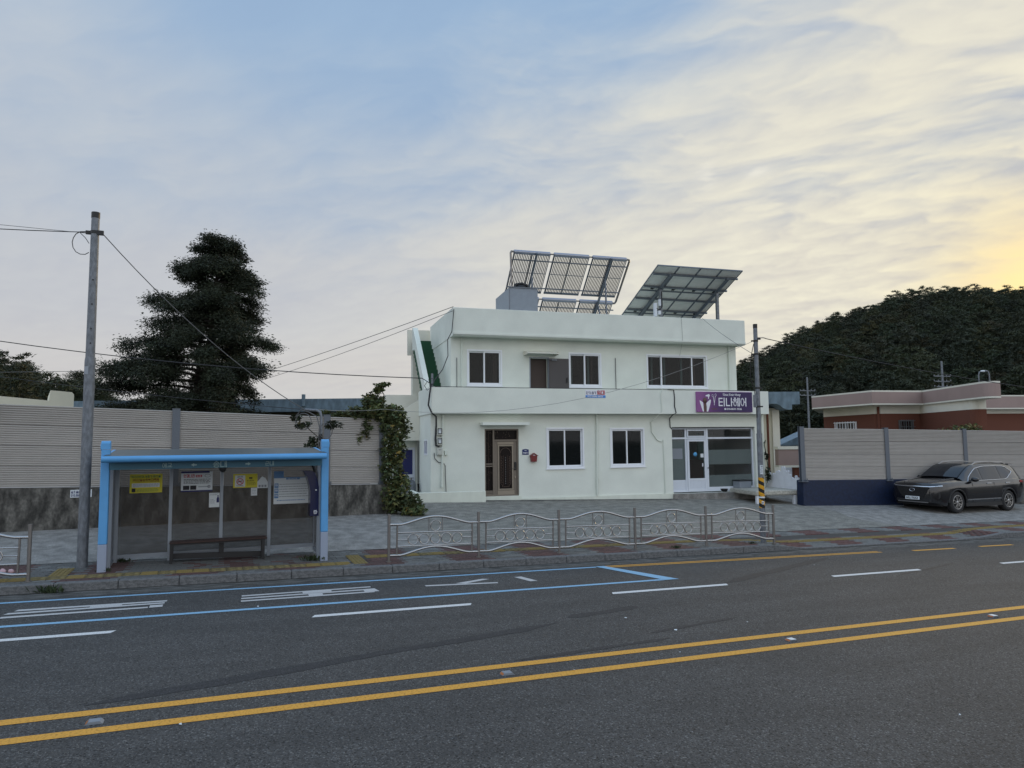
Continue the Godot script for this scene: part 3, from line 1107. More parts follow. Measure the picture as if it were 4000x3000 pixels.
# ------------------------------------------------------------------ the white house
func holed(mb: MB, x0: float, x1: float, y0: float, y1: float, z: float, holes: Array, deep: float, t := Transform3D()) -> void:
	# wall face at z with rectangular openings [x0, y0, x1, y1] and reveals behind it
	var xs := [x0, x1]
	var ys := [y0, y1]
	for h: Array in holes:
		for k in [0, 2]:
			if not xs.has(h[k]): xs.append(h[k])
			if not ys.has(h[k + 1]): ys.append(h[k + 1])
	xs.sort()
	ys.sort()
	for i in xs.size() - 1:
		for j in ys.size() - 1:
			var cx: float = (xs[i] + xs[i + 1]) * 0.5
			var cy: float = (ys[j] + ys[j + 1]) * 0.5
			var open := false
			for h: Array in holes:
				if cx > h[0] and cx < h[2] and cy > h[1] and cy < h[3]:
					open = true
			if not open:
				mb.quad(t * Vector3(xs[i], ys[j + 1], z), t * Vector3(xs[i + 1], ys[j + 1], z), t * Vector3(xs[i + 1], ys[j], z), t * Vector3(xs[i], ys[j], z), t.basis.z)
	for h: Array in holes:
		var b := z - deep
		mb.quad(t * Vector3(h[0], h[3], z), t * Vector3(h[0], h[3], b), t * Vector3(h[0], h[1], b), t * Vector3(h[0], h[1], z), t.basis.x)
		mb.quad(t * Vector3(h[2], h[3], b), t * Vector3(h[2], h[3], z), t * Vector3(h[2], h[1], z), t * Vector3(h[2], h[1], b), -t.basis.x)
		mb.quad(t * Vector3(h[0], h[3], b), t * Vector3(h[2], h[3], b), t * Vector3(h[2], h[3], z), t * Vector3(h[0], h[3], z), -t.basis.y)
		mb.quad(t * Vector3(h[0], h[1], z), t * Vector3(h[2], h[1], z), t * Vector3(h[2], h[1], b), t * Vector3(h[0], h[1], b), t.basis.y)


func frame_ring(mb: MB, x0: float, y0: float, x1: float, y1: float, z0: float, z1: float, wd: float) -> void:
	mb.between(Vector3(x0, y0, z0), Vector3(x0 + wd, y1, z1))
	mb.between(Vector3(x1 - wd, y0, z0), Vector3(x1, y1, z1))
	mb.between(Vector3(x0 + wd, y1 - wd, z0), Vector3(x1 - wd, y1, z1))
	mb.between(Vector3(x0 + wd, y0, z0), Vector3(x1 - wd, y0 + wd, z1))


func window(parent: Node3D, x0: float, y0: float, x1: float, y1: float, z: float, cuts: Array, front: Array, fm: Material) -> Node3D:
	var o := Node3D.new()
	o.name = "window"
	parent.add_child(o, true)
	var mb := MB.new()
	frame_ring(mb, x0, y0, x1, y1, z - 0.12, z + 0.025, 0.062)
	mb.between(Vector3(x0 - 0.02, y0 - 0.035, z - 0.02), Vector3(x1 + 0.02, y0 + 0.003, z + 0.05))
	build("frame", mb, fm, o)
	var xs: Array = [x0 + 0.064] + cuts + [x1 - 0.064]
	for i in xs.size() - 1:
		var zf := z - 0.035 if i in front else z - 0.085
		mb = MB.new()
		var a: float = xs[i] - (0.025 if i > 0 else 0.0)
		var b: float = xs[i + 1] + (0.025 if i < xs.size() - 2 else 0.0)
		frame_ring(mb, a, y0 + 0.064, b, y1 - 0.064, zf - 0.02, zf + 0.022, 0.052)
		build("sash", mb, fm, o)
		mb = MB.new()
		mb.between(Vector3(a + 0.05, y0 + 0.114, zf - 0.003), Vector3(b - 0.05, y1 - 0.114, zf + 0.003))
		build("pane", mb, mats.pane, o)
	return o


func inner_room(parent: Node3D, x0: float, x1: float, y0: float, y1: float, z0: float, z1: float, m: Material) -> void:
	var mb := MB.new()
	mb.quad(Vector3(x0, y1, z1), Vector3(x1, y1, z1), Vector3(x1, y0, z1), Vector3(x0, y0, z1), Vector3.BACK)
	mb.quad(Vector3(x0, y1, z0), Vector3(x0, y1, z1), Vector3(x0, y0, z1), Vector3(x0, y0, z0), Vector3.RIGHT)
	mb.quad(Vector3(x1, y1, z1), Vector3(x1, y1, z0), Vector3(x1, y0, z0), Vector3(x1, y0, z1), Vector3.LEFT)
	mb.quad(Vector3(x0, y1, z0), Vector3(x1, y1, z0), Vector3(x1, y1, z1), Vector3(x0, y1, z1), Vector3.DOWN)
	mb.quad(Vector3(x0, y0, z1), Vector3(x1, y0, z1), Vector3(x1, y0, z0), Vector3(x0, y0, z0), Vector3.UP)
	build("interior", mb, m, parent)


func building() -> void:
	var b := root("two_storey_house", face_frame, "pale mint two-storey house with flat roof, balcony and corner hair shop", "house")
	var mb := MB.new()
	# ground floor
	holed(mb, 0.0, 13.93, -0.7, 3.11, 0.0, [[1.99, 0.11, 3.29, 2.56], [4.43, 1.13, 5.83, 2.54], [7.03, 1.14, 8.38, 2.52], [9.65, -0.02, 13.48, 2.58]], 0.24)
	var side := Transform3D(Basis(Vector3(0, 0, 1), Vector3.UP, Vector3(-1, 0, 0)), Vector3(0, 0, 0))
	holed(mb, -2.4, 0.0, -0.7, 3.11, 0.0, [[-1.32, 1.62, -0.66, 2.2]], 0.15, side)
	mb.quad(Vector3(13.93, 3.11, 0), Vector3(13.93, 3.11, -9), Vector3(13.93, -0.9, -9), Vector3(13.93, -0.9, 0), Vector3.RIGHT)
	mb.quad(Vector3(13.93, 3.11, -9), Vector3(-1.24, 3.11, -9), Vector3(-1.24, -0.9, -9), Vector3(13.93, -0.9, -9), Vector3.FORWARD)
	build("ground_floor_wall", mb, mats.mint, b)
	inner_room(b, 1.6, 9.4, 0.1, 3.0, -0.25, -3.0, mats.dark_room)
	inner_room(b, 9.5, 13.7, 0.02, 2.9, -0.25, -3.4, mats.shop_room)
	# upper floor, set back behind the balcony
	mb = MB.new()
	holed(mb, 0.99, 13.54, 3.2, 6.12, -1.2, [[1.69, 4.3, 2.95, 5.57], [4.18, 3.3, 4.92, 5.36], [5.86, 4.3, 7.14, 5.57], [9.31, 4.32, 12.04, 5.6]], 0.2)
	mb.quad(Vector3(0.99, 6.12, -9), Vector3(0.99, 6.12, -1.2), Vector3(0.99, 3.2, -1.2), Vector3(0.99, 3.2, -9), Vector3.LEFT)
	mb.quad(Vector3(13.54, 6.12, -1.2), Vector3(13.54, 6.12, -9), Vector3(13.54, 3.2, -9), Vector3(13.54, 3.2, -1.2), Vector3.RIGHT)
	mb.quad(Vector3(13.54, 6.12, -9), Vector3(0.99, 6.12, -9), Vector3(0.99, 3.2, -9), Vector3(13.54, 3.2, -9), Vector3.FORWARD)
	build("upper_floor_wall", mb, mats.mint, b)
	inner_room(b, 1.2, 13.4, 3.32, 6.0, -1.41, -4.5, mats.dark_room)
	# balcony
	mb = MB.new()
	mb.between(Vector3(-0.04, 3.11, 0.25), Vector3(13.91, 4.04, 0.4))
	mb.between(Vector3(-0.04, 3.113, -2.4), Vector3(0.11, 4.07, 0.247))
	mb.between(Vector3(13.76, 3.113, -2.4), Vector3(13.913, 4.037, 0.247))
	build("balcony_parapet", mb, mats.mint, b)
	mb = MB.new()
	mb.between(Vector3(0.113, 3.112, -8.9), Vector3(13.757, 3.27, 0.247))
	build("balcony_floor", mb, mats.mint_stained, b)
	# roof slab with upstand
	mb = MB.new()
	mb.between(Vector3(1.0, 6.11, -8.9), Vector3(13.62, 6.36, -0.83))
	build("roof_slab", mb, mats.mint_stained, b)
	mb = MB.new()
	mb.prism(PackedVector2Array([Vector2(-0.83, 6.075), Vector2(-0.70, 6.075), Vector2(-0.62, 6.13), Vector2(-0.62, 6.205), Vector2(-0.65, 6.21), Vector2(-0.65, 7.13), Vector2(-0.66, 7.14), Vector2(-0.83, 7.14)]), Transform3D(Basis(Vector3(0, 0, 1), Vector3(0, 1, 0), Vector3(1, 0, 0)), Vector3(0.97, 0, 0)), 12.68)
	mb.between(Vector3(0.972, 6.08, -5.42), Vector3(1.12, 7.138, -0.832))
	mb.between(Vector3(13.50, 6.08, -8.99), Vector3(13.648, 7.138, -0.832))
	mb.between(Vector3(1.123, 6.08, -8.99), Vector3(13.497, 7.138, -8.84))
	build("roof_parapet", mb, mats.mint, b)
	# outside stair to the roof with its slanting side wall
	var zy := Transform3D(Basis(Vector3(0, 0, 1), Vector3(0, 1, 0), Vector3(1, 0, 0)), Vector3(0.0, 0, 0))
	mb = MB.new()
	mb.prism(PackedVector2Array([Vector2(-1.30, 4.0), Vector2(-1.38, 4.37), Vector2(-4.11, 6.87), Vector2(-4.26, 6.87), Vector2(-4.26, 5.92), Vector2(-3.66, 5.90), Vector2(-1.72, 4.07)]), zy, 0.2)
	build("stair_side_wall", mb, mats.mint, b)
	mb = MB.new()
	for i in 16:
		var z := -2.1 - i * 0.209
		mb.between(Vector3(0.203, 3.1 + i * 0.2, z - 0.24), Vector3(0.987, 3.3 + (i + 1) * 0.2, z))
	build("stair_steps", mb, mats.green_stair, b)
	mb = MB.new()
	mb.between(Vector3(0.0, 5.9, -5.7), Vector3(0.987, 7.01, -5.55))
	mb.between(Vector3(0.203, 3.3, -5.9), Vector3(0.985, 5.9, -5.45))
	build("stair_landing_wall", mb, mats.cream_pale, b)
	# side wing with the back door
	mb = MB.new()
	mb.prism(PackedVector2Array([Vector2(-1.24, 2.17), Vector2(-0.003, 2.17), Vector2(-0.003, 3.77), Vector2(-1.24, 2.96)]), Transform3D(Basis(), Vector3(0, 0, -2.55)), 0.15)
	mb.between(Vector3(-1.24, 2.173, -7.0), Vector3(-0.003, 3.98, -3.0))
	build("side_wing_wall", mb, mats.cream_pale, b)
	mb = MB.new()
	mb.between(Vector3(-1.24, 2.17, -2.997), Vector3(-0.003, 2.3, -2.553))
	holed(mb, -1.24, -0.003, -0.7, 2.17, -2.9, [[-0.78, 0.2, -0.10, 1.9]], 0.08)
	mb.quad(Vector3(-1.24, 2.17, -7), Vector3(-1.24, 2.17, -2.9), Vector3(-1.24, -0.7, -2.9), Vector3(-1.24, -0.7, -7), Vector3.LEFT)
	build("side_wing_lower_wall", mb, mats.mint_stained, b)
	var bd := Node3D.new()
	bd.name = "back_door"
	b.add_child(bd, true)
	mb = MB.new()
	frame_ring(mb, -0.78, 0.2, -0.10, 1.9, -2.98, -2.88, 0.09)
	mb.between(Vector3(-0.69, 0.29, -2.96), Vector3(-0.19, 0.85, -2.92))
	build("frame", mb, mats.alu_white, bd)
	mb = MB.new()
	mb.between(Vector3(-0.69, 0.85, -2.955), Vector3(-0.19, 1.81, -2.945))
	build("pane", mb, mats.ink_navy, bd)
	var sw := Node3D.new()
	sw.name = "window"
	b.add_child(sw, true)
	mb = MB.new()
	mb.between(Vector3(0.02, 1.62, -1.32), Vector3(0.05, 2.2, -0.66))
	build("pane", mb, mats.ink_navy, sw)
	mb = MB.new()
	for e: Array in [[1.62, 1.68, -1.32, -0.66], [2.14, 2.2, -1.32, -0.66], [1.68, 2.14, -1.32, -1.26], [1.68, 2.14, -0.72, -0.66], [1.68, 2.14, -1.03, -0.95]]:
		mb.between(Vector3(-0.012, e[0], e[2]), Vector3(0.018, e[1], e[3]))
	build("frame", mb, mats.pvc, sw)
	# low wall before the left corner
	mb = MB.new()
	mb.cbox(Transform3D(Basis(), Vector3(0.62, -0.1, 0.5)), Vector3(2.5, 0.92, 0.14), 0.015)
	mb.between(Vector3(-0.62, -0.56, -1.2), Vector3(-0.48, 0.355, 0.428))
	build("low_wall", mb, mats.mint_stained, b)
	mb = MB.new()
	mb.between(Vector3(1.93, -0.5, 0.003), Vector3(9.66, -0.0, 0.05))
	build("plinth", mb, mats.mint_stained, b)
	# windows
	window(b, 4.37, 1.07, 5.89, 2.60, 0.0, [5.11], [0], mats.pvc)
	window(b, 6.97, 1.08, 8.44, 2.58, 0.0, [7.69], [0], mats.pvc)
	window(b, 1.62, 4.24, 3.02, 5.64, -1.2, [2.31], [1], mats.pvc)
	window(b, 5.79, 4.24, 7.21, 5.63, -1.2, [6.49], [1], mats.pvc)
	window(b, 9.24, 4.26, 12.11, 5.66, -1.2, [9.94, 11.38], [1], mats.pvc)
	for e: Array in [[5.98, 6.06], [6.72, 6.8], [9.6, 9.68], [10.2, 10.27], [11.0, 11.08]]:
		mb = MB.new()
		mb.between(Vector3(e[0], 4.25, -1.55), Vector3(e[1], 5.6, -1.5))
		build("curtain", mb, mats.curtain, b)
	for e: Array in [[2.75, 2.9], [6.9, 6.96], [11.65, 11.72]]:
		mb = MB.new()
		mb.between(Vector3(e[0], 4.25, -1.58), Vector3(e[1], 5.6, -1.53))
		build("curtain", mb, mats.curtain_brown, b)
	for e: Array in [[4.5, 4.58], [7.1, 7.19]]:
		mb = MB.new()
		mb.between(Vector3(e[0], 1.15, -0.36), Vector3(e[1], 2.5, -0.32))
		build("curtain", mb, mats.curtain, b)
	# canopy over the front door, awning over the upper one
	mb = MB.new()
	mb.between(Vector3(1.8, 2.69, 0.0), Vector3(3.56, 2.79, 0.5))
	build("door_canopy", mb, mats.mint, b)
	mb = MB.new()
	mb.prism(PackedVector2Array([Vector2(-1.2, 5.64), Vector2(-0.7, 5.52), Vector2(-0.7, 5.49), Vector2(-1.2, 5.61)]), zy.translated(Vector3(3.9, 0, 0)), 1.32)
	mb.between(Vector3(3.9, 5.46, -1.2), Vector3(3.93, 5.58, -0.75))
	mb.between(Vector3(5.19, 5.46, -1.2), Vector3(5.22, 5.58, -0.75))
	build("door_awning", mb, mats.cream_pale, b)
	# upper door: one leaf stands open against the wall
	var ud := Node3D.new()
	ud.name = "balcony_door"
	b.add_child(ud, true)
	mb = MB.new()
	mb.between(Vector3(4.94, 3.3, -1.17), Vector3(5.77, 5.36, -1.13))
	build("leaf", mb, mats.door_brown, ud)
	mb = MB.new()
	frame_ring(mb, 4.14, 3.28, 4.95, 5.40, -1.3, -1.18, 0.035)
	build("frame", mb, mats.alu_grey, ud)
	mb = MB.new()
	mb.between(Vector3(4.16, 3.3, -1.46), Vector3(4.94, 5.38, -1.42))
	build("inner_leaf", mb, M("door_deep_brown", Vector3(0.05, 0.032, 0.026), 0.6), ud)
	mb = MB.new()
	mb.bar(Vector3(4.86, 5.33, -1.12), Vector3(5.2, 5.31, -1.09), 0.02, 0.02)
	mb.between(Vector3(5.05, 5.27, -1.13), Vector3(5.25, 5.33, -1.08))
	build("door_closer", mb, mats.galv, ud)
	mb = MB.new()
	mb.between(Vector3(5.66, 4.4, -1.13), Vector3(5.71, 4.6, -1.08))
	build("handle", mb, mats.black, ud)
	front_door(b)
	shop_front(b)
	# down pipes
	for e: Array in [[0.44, 0.40, 3.08, 0.5, 0.055, 0.045], [6.42, 6.38, 3.08, 0.02, 0.055, 0.04]]:
		mb = MB.new()
		mb.tube([Vector3(e[0], e[2], e[4]), Vector3(e[1], e[3], e[4])], e[5], 8)
		for k in 3:
			var yk := lerpf(e[3], e[2], 0.2 + 0.3 * k)
			mb.bx(Vector3(e[0], yk, e[4] - 0.02), Vector3(0.12, 0.03, 0.06))
		build("down_pipe", mb, mats.pipe_cream, b)
	for e: Array in [[1.41, 0.035], [13.17, 0.05], [13.8, 0.05]]:
		mb = MB.new()
		var low: bool = e[0] > 13.5
		mb.tube([Vector3(e[0], 3.1 if low else 6.1, 0.05 if low else -1.14), Vector3(e[0], -0.4 if low else 3.28, 0.05 if low else -1.14)], e[1], 8)
		build("down_pipe", mb, mats.pipe_cream, b)
	for e: Array in [[1.22, 5.3], [7.83, 5.45]]:
		mb = MB.new()
		mb.tube([Vector3(e[0], e[1], -1.17), Vector3(e[0], 3.4, -1.17)], 0.014, 6)
		build("conduit", mb, mats.wire_grey, b)
	# meters, number plate and letter box fixed to the wall
	var spots: Array = [[2.47, "topmost of three square electricity meters on the mint wall"], [2.12, "middle one of three square electricity meters on mint wall"], [1.76, "bottom one of three electricity meters, pale face, on mint wall"]]
	for i in 3:
		var mt := root("electricity_meter", face_frame * at(Vector3(0.31, spots[i][0], 0.0)), spots[i][1], "electricity meter", "electricity meters at the house corner")
		mb = MB.new()
		mb.cbox(at(Vector3(0, 0, 0.06)), Vector3(0.20, 0.28, 0.12), 0.03)
		build("case", mb, mats.meter_case, mt)
		mb = MB.new()
		frame_ring(mb, -0.075, -0.08, 0.075, 0.12, 0.115, 0.135, 0.022)
		build("bezel", mb, mats.black if i < 2 else mats.meter_case, mt)
		mb = MB.new()
		mb.between(Vector3(-0.053, -0.058, 0.118), Vector3(0.053, 0.098, 0.124))
		build("dial", mb, mats.paper if i < 2 else mats.meter_case, mt)
		mb = MB.new()
		mb.between(Vector3(-0.035, 0.05, 0.124), Vector3(0.035, 0.075, 0.128))
		build("display", mb, mats.ink_grey, mt)
	var np := root("house_number_plate", face_frame * at(Vector3(3.42, 1.60, 0.0)), "small navy house-shaped number plate reading 1197-1 beside front door", "number plate")
	mb = MB.new()
	mb.prism(PackedVector2Array([Vector2(0, 0), Vector2(0.25, 0), Vector2(0.25, 0.19), Vector2(0.14, 0.215), Vector2(0.11, 0.215), Vector2(0, 0.19)]), at(Vector3.ZERO), 0.012)
	build("plate", mb, mats.plate_navy, np)
	write(np, "1197-1", at(Vector3(0.02, 0.03, 0.014)), 0.07, mats.ink_white, 0.14, 0.21)
	mb = MB.new()
	mb.between(Vector3(0.085, 0.155, 0.012), Vector3(0.165, 0.175, 0.015))
	build("street_name", mb, mats.paper, np)
	var ml := root("letter_box", face_frame * at(Vector3(3.84, 1.34, 0.0)), "dark red house-shaped letter box on mint wall beside front door", "letter box")
	mb = MB.new()
	mb.prism(PackedVector2Array([Vector2(-0.10, 0), Vector2(0.10, 0), Vector2(0.125, 0.22), Vector2(0, 0.30), Vector2(-0.125, 0.22)]), at(Vector3(0, 0, 0.003)), 0.13)
	build("box", mb, mats.mailbox_red, ml)
	mb = MB.new()
	mb.bar(Vector3(-0.15, 0.215, 0.07), Vector3(0.005, 0.318, 0.07), 0.17, 0.014)
	mb.bar(Vector3(-0.005, 0.318, 0.07), Vector3(0.15, 0.215, 0.07), 0.17, 0.014)
	build("lid", mb, mats.mailbox_red, ml)
	mb = MB.new()
	mb.between(Vector3(-0.045, 0.235, 0.133), Vector3(0.045, 0.25, 0.136))
	build("slot", mb, mats.ink_white, ml)
	mb = MB.new()
	mb.cbox(at(Vector3(0.545, 1.72, 0.04)), Vector3(0.11, 0.17, 0.08), 0.01)
	build("junction_box", mb, mats.pipe_cream, b)
	mb = MB.new()
	mb.box(at(Vector3(0.0, 4.28, 0.3)), Vector3(0.07, 0.5, 0.05))
	build("cable_bracket", mb, mats.galv, b)
	signs_on_house()


func front_door(b: Node3D) -> void:
	var o := Node3D.new()
	o.name = "front_door"
	b.add_child(o, true)
	var z := -0.1
	var mb := MB.new()
	frame_ring(mb, 1.99, 0.11, 3.29, 2.56, z - 0.08, z + 0.05, 0.05)
	mb.between(Vector3(2.31, 0.16, z - 0.06), Vector3(2.37, 2.51, z + 0.045))
	mb.between(Vector3(2.37, 2.11, z - 0.06), Vector3(3.24, 2.17, z + 0.04))
	mb.between(Vector3(2.04, 1.18, z - 0.06), Vector3(2.31, 1.22, z + 0.04))
	mb.between(Vector3(2.04, 1.26, z - 0.06), Vector3(2.31, 1.30, z + 0.04))
	for k in 3:
		mb.between(Vector3(2.04, 0.16 + k * 0.055, z - 0.05), Vector3(2.31, 0.205 + k * 0.055, z + 0.03))
	build("frame", mb, mats.bronze, o)
	mb = MB.new()
	mb.between(Vector3(2.04, 0.16, z - 0.075), Vector3(2.31, 2.51, z - 0.07))
	mb.between(Vector3(2.37, 2.17, z - 0.075), Vector3(3.24, 2.51, z - 0.07))
	build("pane", mb, mats.door_dark, o)
	mb = MB.new()
	rng.seed = 77
	for k in 46:
		var top := k > 30
		var p := Vector3(R(2.07, 2.29), R(0.35, 2.45), z - 0.062) if not top else Vector3(R(2.42, 3.2), R(2.2, 2.45), z - 0.062)
		if not top and absf(p.y - 1.24) < 0.08:
			continue
		var a := R(0, PI)
		var d := Vector3(cos(a), sin(a), 0) * R(0.015, 0.05)
		mb.bar(p - d, p + d, 0.008, 0.008, Vector3.BACK)
	mb.tube([Vector3(2.175, 0.34, z - 0.062), Vector3(2.175, 2.48, z - 0.062)], 0.006, 5)
	build("iron_scrollwork", mb, mats.door_inlay, o)
	mb = MB.new()
	mb.between(Vector3(2.375, 0.13, z - 0.05), Vector3(3.24, 2.105, z + 0.0))
	build("leaf", mb, mats.bronze, o)
	mb = MB.new()
	mb.between(Vector3(2.49, 1.99, z), Vector3(3.11, 2.08, z + 0.022))
	mb.between(Vector3(2.49, 0.14, z), Vector3(3.13, 0.31, z + 0.022))
	frame_ring(mb, 2.51, 0.33, 3.09, 1.97, z, z + 0.03, 0.045)
	build("moulding", mb, mats.bronze_light, o)
	mb = MB.new()
	mb.between(Vector3(2.555, 0.375, z), Vector3(3.045, 1.925, z + 0.008))
	build("inlay_panel", mb, mats.door_dark, o)
	mb = MB.new()
	var arch: Array = []
	for k in 13:
		var a := PI * k / 12
		arch.append(Vector3(2.80 + 0.2 * cos(a), 1.66 + 0.2 * sin(a), z + 0.012))
	mb.tube(arch, 0.012, 6)
	for sx: float in [-1.0, 1.0]:
		mb.tube([Vector3(2.80 + sx * 0.2, 1.62, z + 0.012), Vector3(2.80 + sx * 0.2, 0.56, z + 0.012), Vector3(2.80 + sx * 0.13, 0.5, z + 0.012), Vector3(2.80 + sx * 0.13, 0.44, z + 0.012)], 0.01, 6)
		mb.tube([Vector3(2.80 + sx * 0.085, 1.58, z + 0.012), Vector3(2.80 + sx * 0.085, 0.48, z + 0.012)], 0.007, 6)
		for k in 16:
			mb.bx(Vector3(2.80 + sx * (0.14 + 0.02 * (k % 2)), 0.6 + k * 0.062, z + 0.012), Vector3(0.035, 0.03, 0.012))
	mb.tube([Vector3(2.67, 0.44, z + 0.012), Vector3(2.93, 0.44, z + 0.012)], 0.01, 6)
	build("inlay_relief", mb, mats.door_inlay, o)
	mb = MB.new()
	for k in 12:
		mb.ball(at(Vector3(2.80, 0.56 + k * 0.085, z + 0.01)), 0.012, 0.016, 0.008, 6)
	build("studs", mb, mats.steel, o)
	mb = MB.new()
	mb.cbox(at(Vector3(3.17, 1.19, z + 0.02)), Vector3(0.075, 0.30, 0.04), 0.01)
	build("door_lock", mb, mats.black, o)
	mb = MB.new()
	mb.tube([Vector3(3.17, 1.11, z + 0.03), Vector3(3.17, 1.11, z + 0.075), Vector3(3.06, 1.11, z + 0.075)], 0.012, 6)
	build("handle", mb, mats.steel_post, o)
	mb = MB.new()
	mb.cbox(at(Vector3(3.17, 0.78, z + 0.012)), Vector3(0.06, 0.1, 0.024), 0.008)
	build("keyhole_plate", mb, mats.bronze_light, o)
	mb = MB.new()
	mb.between(Vector3(1.94, -0.3, 0.053), Vector3(3.34, 0.1, 0.09))
	build("step", mb, mats.mint_stained, o)


func shop_front(b: Node3D) -> void:
	var o := Node3D.new()
	o.name = "shop_front"
	b.add_child(o, true)
	var z := -0.15
	var fm: Material = mats.alu_white
	var mb := MB.new()
	frame_ring(mb, 9.66, 0.02, 13.47, 2.57, z - 0.08, z + 0.02, 0.06)
	mb.between(Vector3(9.72, 2.12, z - 0.06), Vector3(13.41, 2.19, z + 0.03))
	mb.between(Vector3(10.31, 0.08, z - 0.06), Vector3(10.38, 2.12, z + 0.015))
	mb.between(Vector3(10.31, 2.19, z - 0.06), Vector3(10.38, 2.51, z + 0.015))
	mb.between(Vector3(11.26, 0.08, z - 0.06), Vector3(11.35, 2.12, z + 0.025))
	mb.between(Vector3(11.26, 2.19, z - 0.06), Vector3(11.35, 2.51, z + 0.025))
	mb.between(Vector3(11.35, 0.08, z - 0.06), Vector3(13.41, 0.19, z + 0.015))
	mb.between(Vector3(9.72, 0.08, z - 0.05), Vector3(10.31, 0.5, z - 0.02))
	for k in 9:
		mb.between(Vector3(9.75 + k * 0.062, 0.12, z - 0.02), Vector3(9.785 + k * 0.062, 0.46, z - 0.012))
	build("frame", mb, fm, o)
	mb = MB.new()
	frame_ring(mb, 10.39, 0.05, 11.25, 2.11, z - 0.03, z + 0.035, 0.085)
	mb.between(Vector3(10.475, 0.135, z - 0.02), Vector3(11.165, 0.47, z + 0.02))
	mb.between(Vector3(10.475, 0.47, z - 0.03), Vector3(11.165, 0.55, z + 0.035))
	for k in 11:
		mb.between(Vector3(10.50 + k * 0.061, 0.16, z + 0.02), Vector3(10.536 + k * 0.061, 0.45, z + 0.03))
	build("door", mb, fm, o)
	mb = MB.new()
	mb.between(Vector3(10.475, 0.55, z - 0.003), Vector3(11.165, 2.025, z + 0.003))
	build("door_pane", mb, mats.clear_pane, o)
	mb = MB.new()
	frame_ring(mb, 10.40, 2.20, 11.24, 2.50, z - 0.02, z + 0.035, 0.05)
	build("transom_sash", mb, fm, o)
	mb = MB.new()
	mb.between(Vector3(9.72, 2.19, z - 0.033), Vector3(10.31, 2.51, z - 0.027))
	mb.between(Vector3(10.45, 2.25, z - 0.003), Vector3(11.19, 2.45, z + 0.003))
	mb.between(Vector3(11.35, 2.19, z - 0.033), Vector3(13.41, 2.51, z - 0.027))
	build("transom_pane", mb, mats.clear_pane, o)
	mb = MB.new()
	mb.between(Vector3(11.35, 0.19, z - 0.033), Vector3(13.41, 2.12, z - 0.027))
	build("pane", mb, mats.clear_pane, o)
	mb = MB.new()
	mb.between(Vector3(9.72, 0.5, z - 0.033), Vector3(10.31, 2.12, z - 0.027))
	build("pane", mb, mats.clear_pane, o)
	for q: Array in [[11.36, 1.09, 13.40, 1.68], [11.36, 0.2, 13.40, 0.66], [9.73, 0.51, 10.30, 2.11]]:
		mb = MB.new()
		mb.between(Vector3(q[0], q[1], z - 0.044), Vector3(q[2], q[3], z - 0.037))
		build("frosted_film", mb, mats.frost, o)
	mb = MB.new()
	mb.between(Vector3(9.75, 1.33, z - 0.025), Vector3(10.2, 1.75, z - 0.02))
	build("dark_notice", mb, mats.ink_grey, o)
	mb = MB.new()
	mb.lathe(Transform3D(Basis(Vector3.RIGHT, PI / 2), Vector3(10.76, 1.51, z + 0.004)), [Vector2(0.0, 0.004), Vector2(0.085, 0.004), Vector2(0.085, 0.0)], 20)
	build("round_sticker", mb, M("sticker_blue", Vector3(0.10, 0.38, 0.68), 0.5), o)
	mb = MB.new()
	mb.between(Vector3(11.0, 1.38, z + 0.004), Vector3(11.14, 1.53, z + 0.008))
	build("square_sticker", mb, mats.paper, o)
	mb = MB.new()
	mb.cbox(at(Vector3(11.07, 1.08, z + 0.03)), Vector3(0.035, 0.14, 0.05), 0.008)
	build("handle", mb, mats.ink_white, o)
	mb = MB.new()
	mb.ball(at(Vector3(11.31, 0.96, z + 0.05)), 0.03, 0.03, 0.03, 6)
	build("door_knob", mb, mats.steel, o)
	# inside: a partition with a dark doorway, a shelf and a mirror
	mb = MB.new()
	mb.between(Vector3(12.0, 0.1, -3.3), Vector3(12.25, 2.45, -3.2))
	mb.between(Vector3(12.35, 0.1, -2.6), Vector3(12.75, 2.4, -2.5))
	build("mirror_frame", mb, mats.curtain, o)
	mb = MB.new()
	mb.between(Vector3(9.7, 0.1, -1.5), Vector3(11.9, 1.25, -1.4))
	build("reception_counter", mb, mats.curtain_brown, o)
	mb = MB.new()
	mb.between(Vector3(9.6, -0.55, -0.3), Vector3(13.55, -0.023, 0.16))
	build("step", mb, mats.concrete, o)
	mb = MB.new()
	mb.between(Vector3(9.66, 2.573, -0.12), Vector3(13.47, 2.60, 0.012))
	build("shutter_box_edge", mb, mats.black, o)


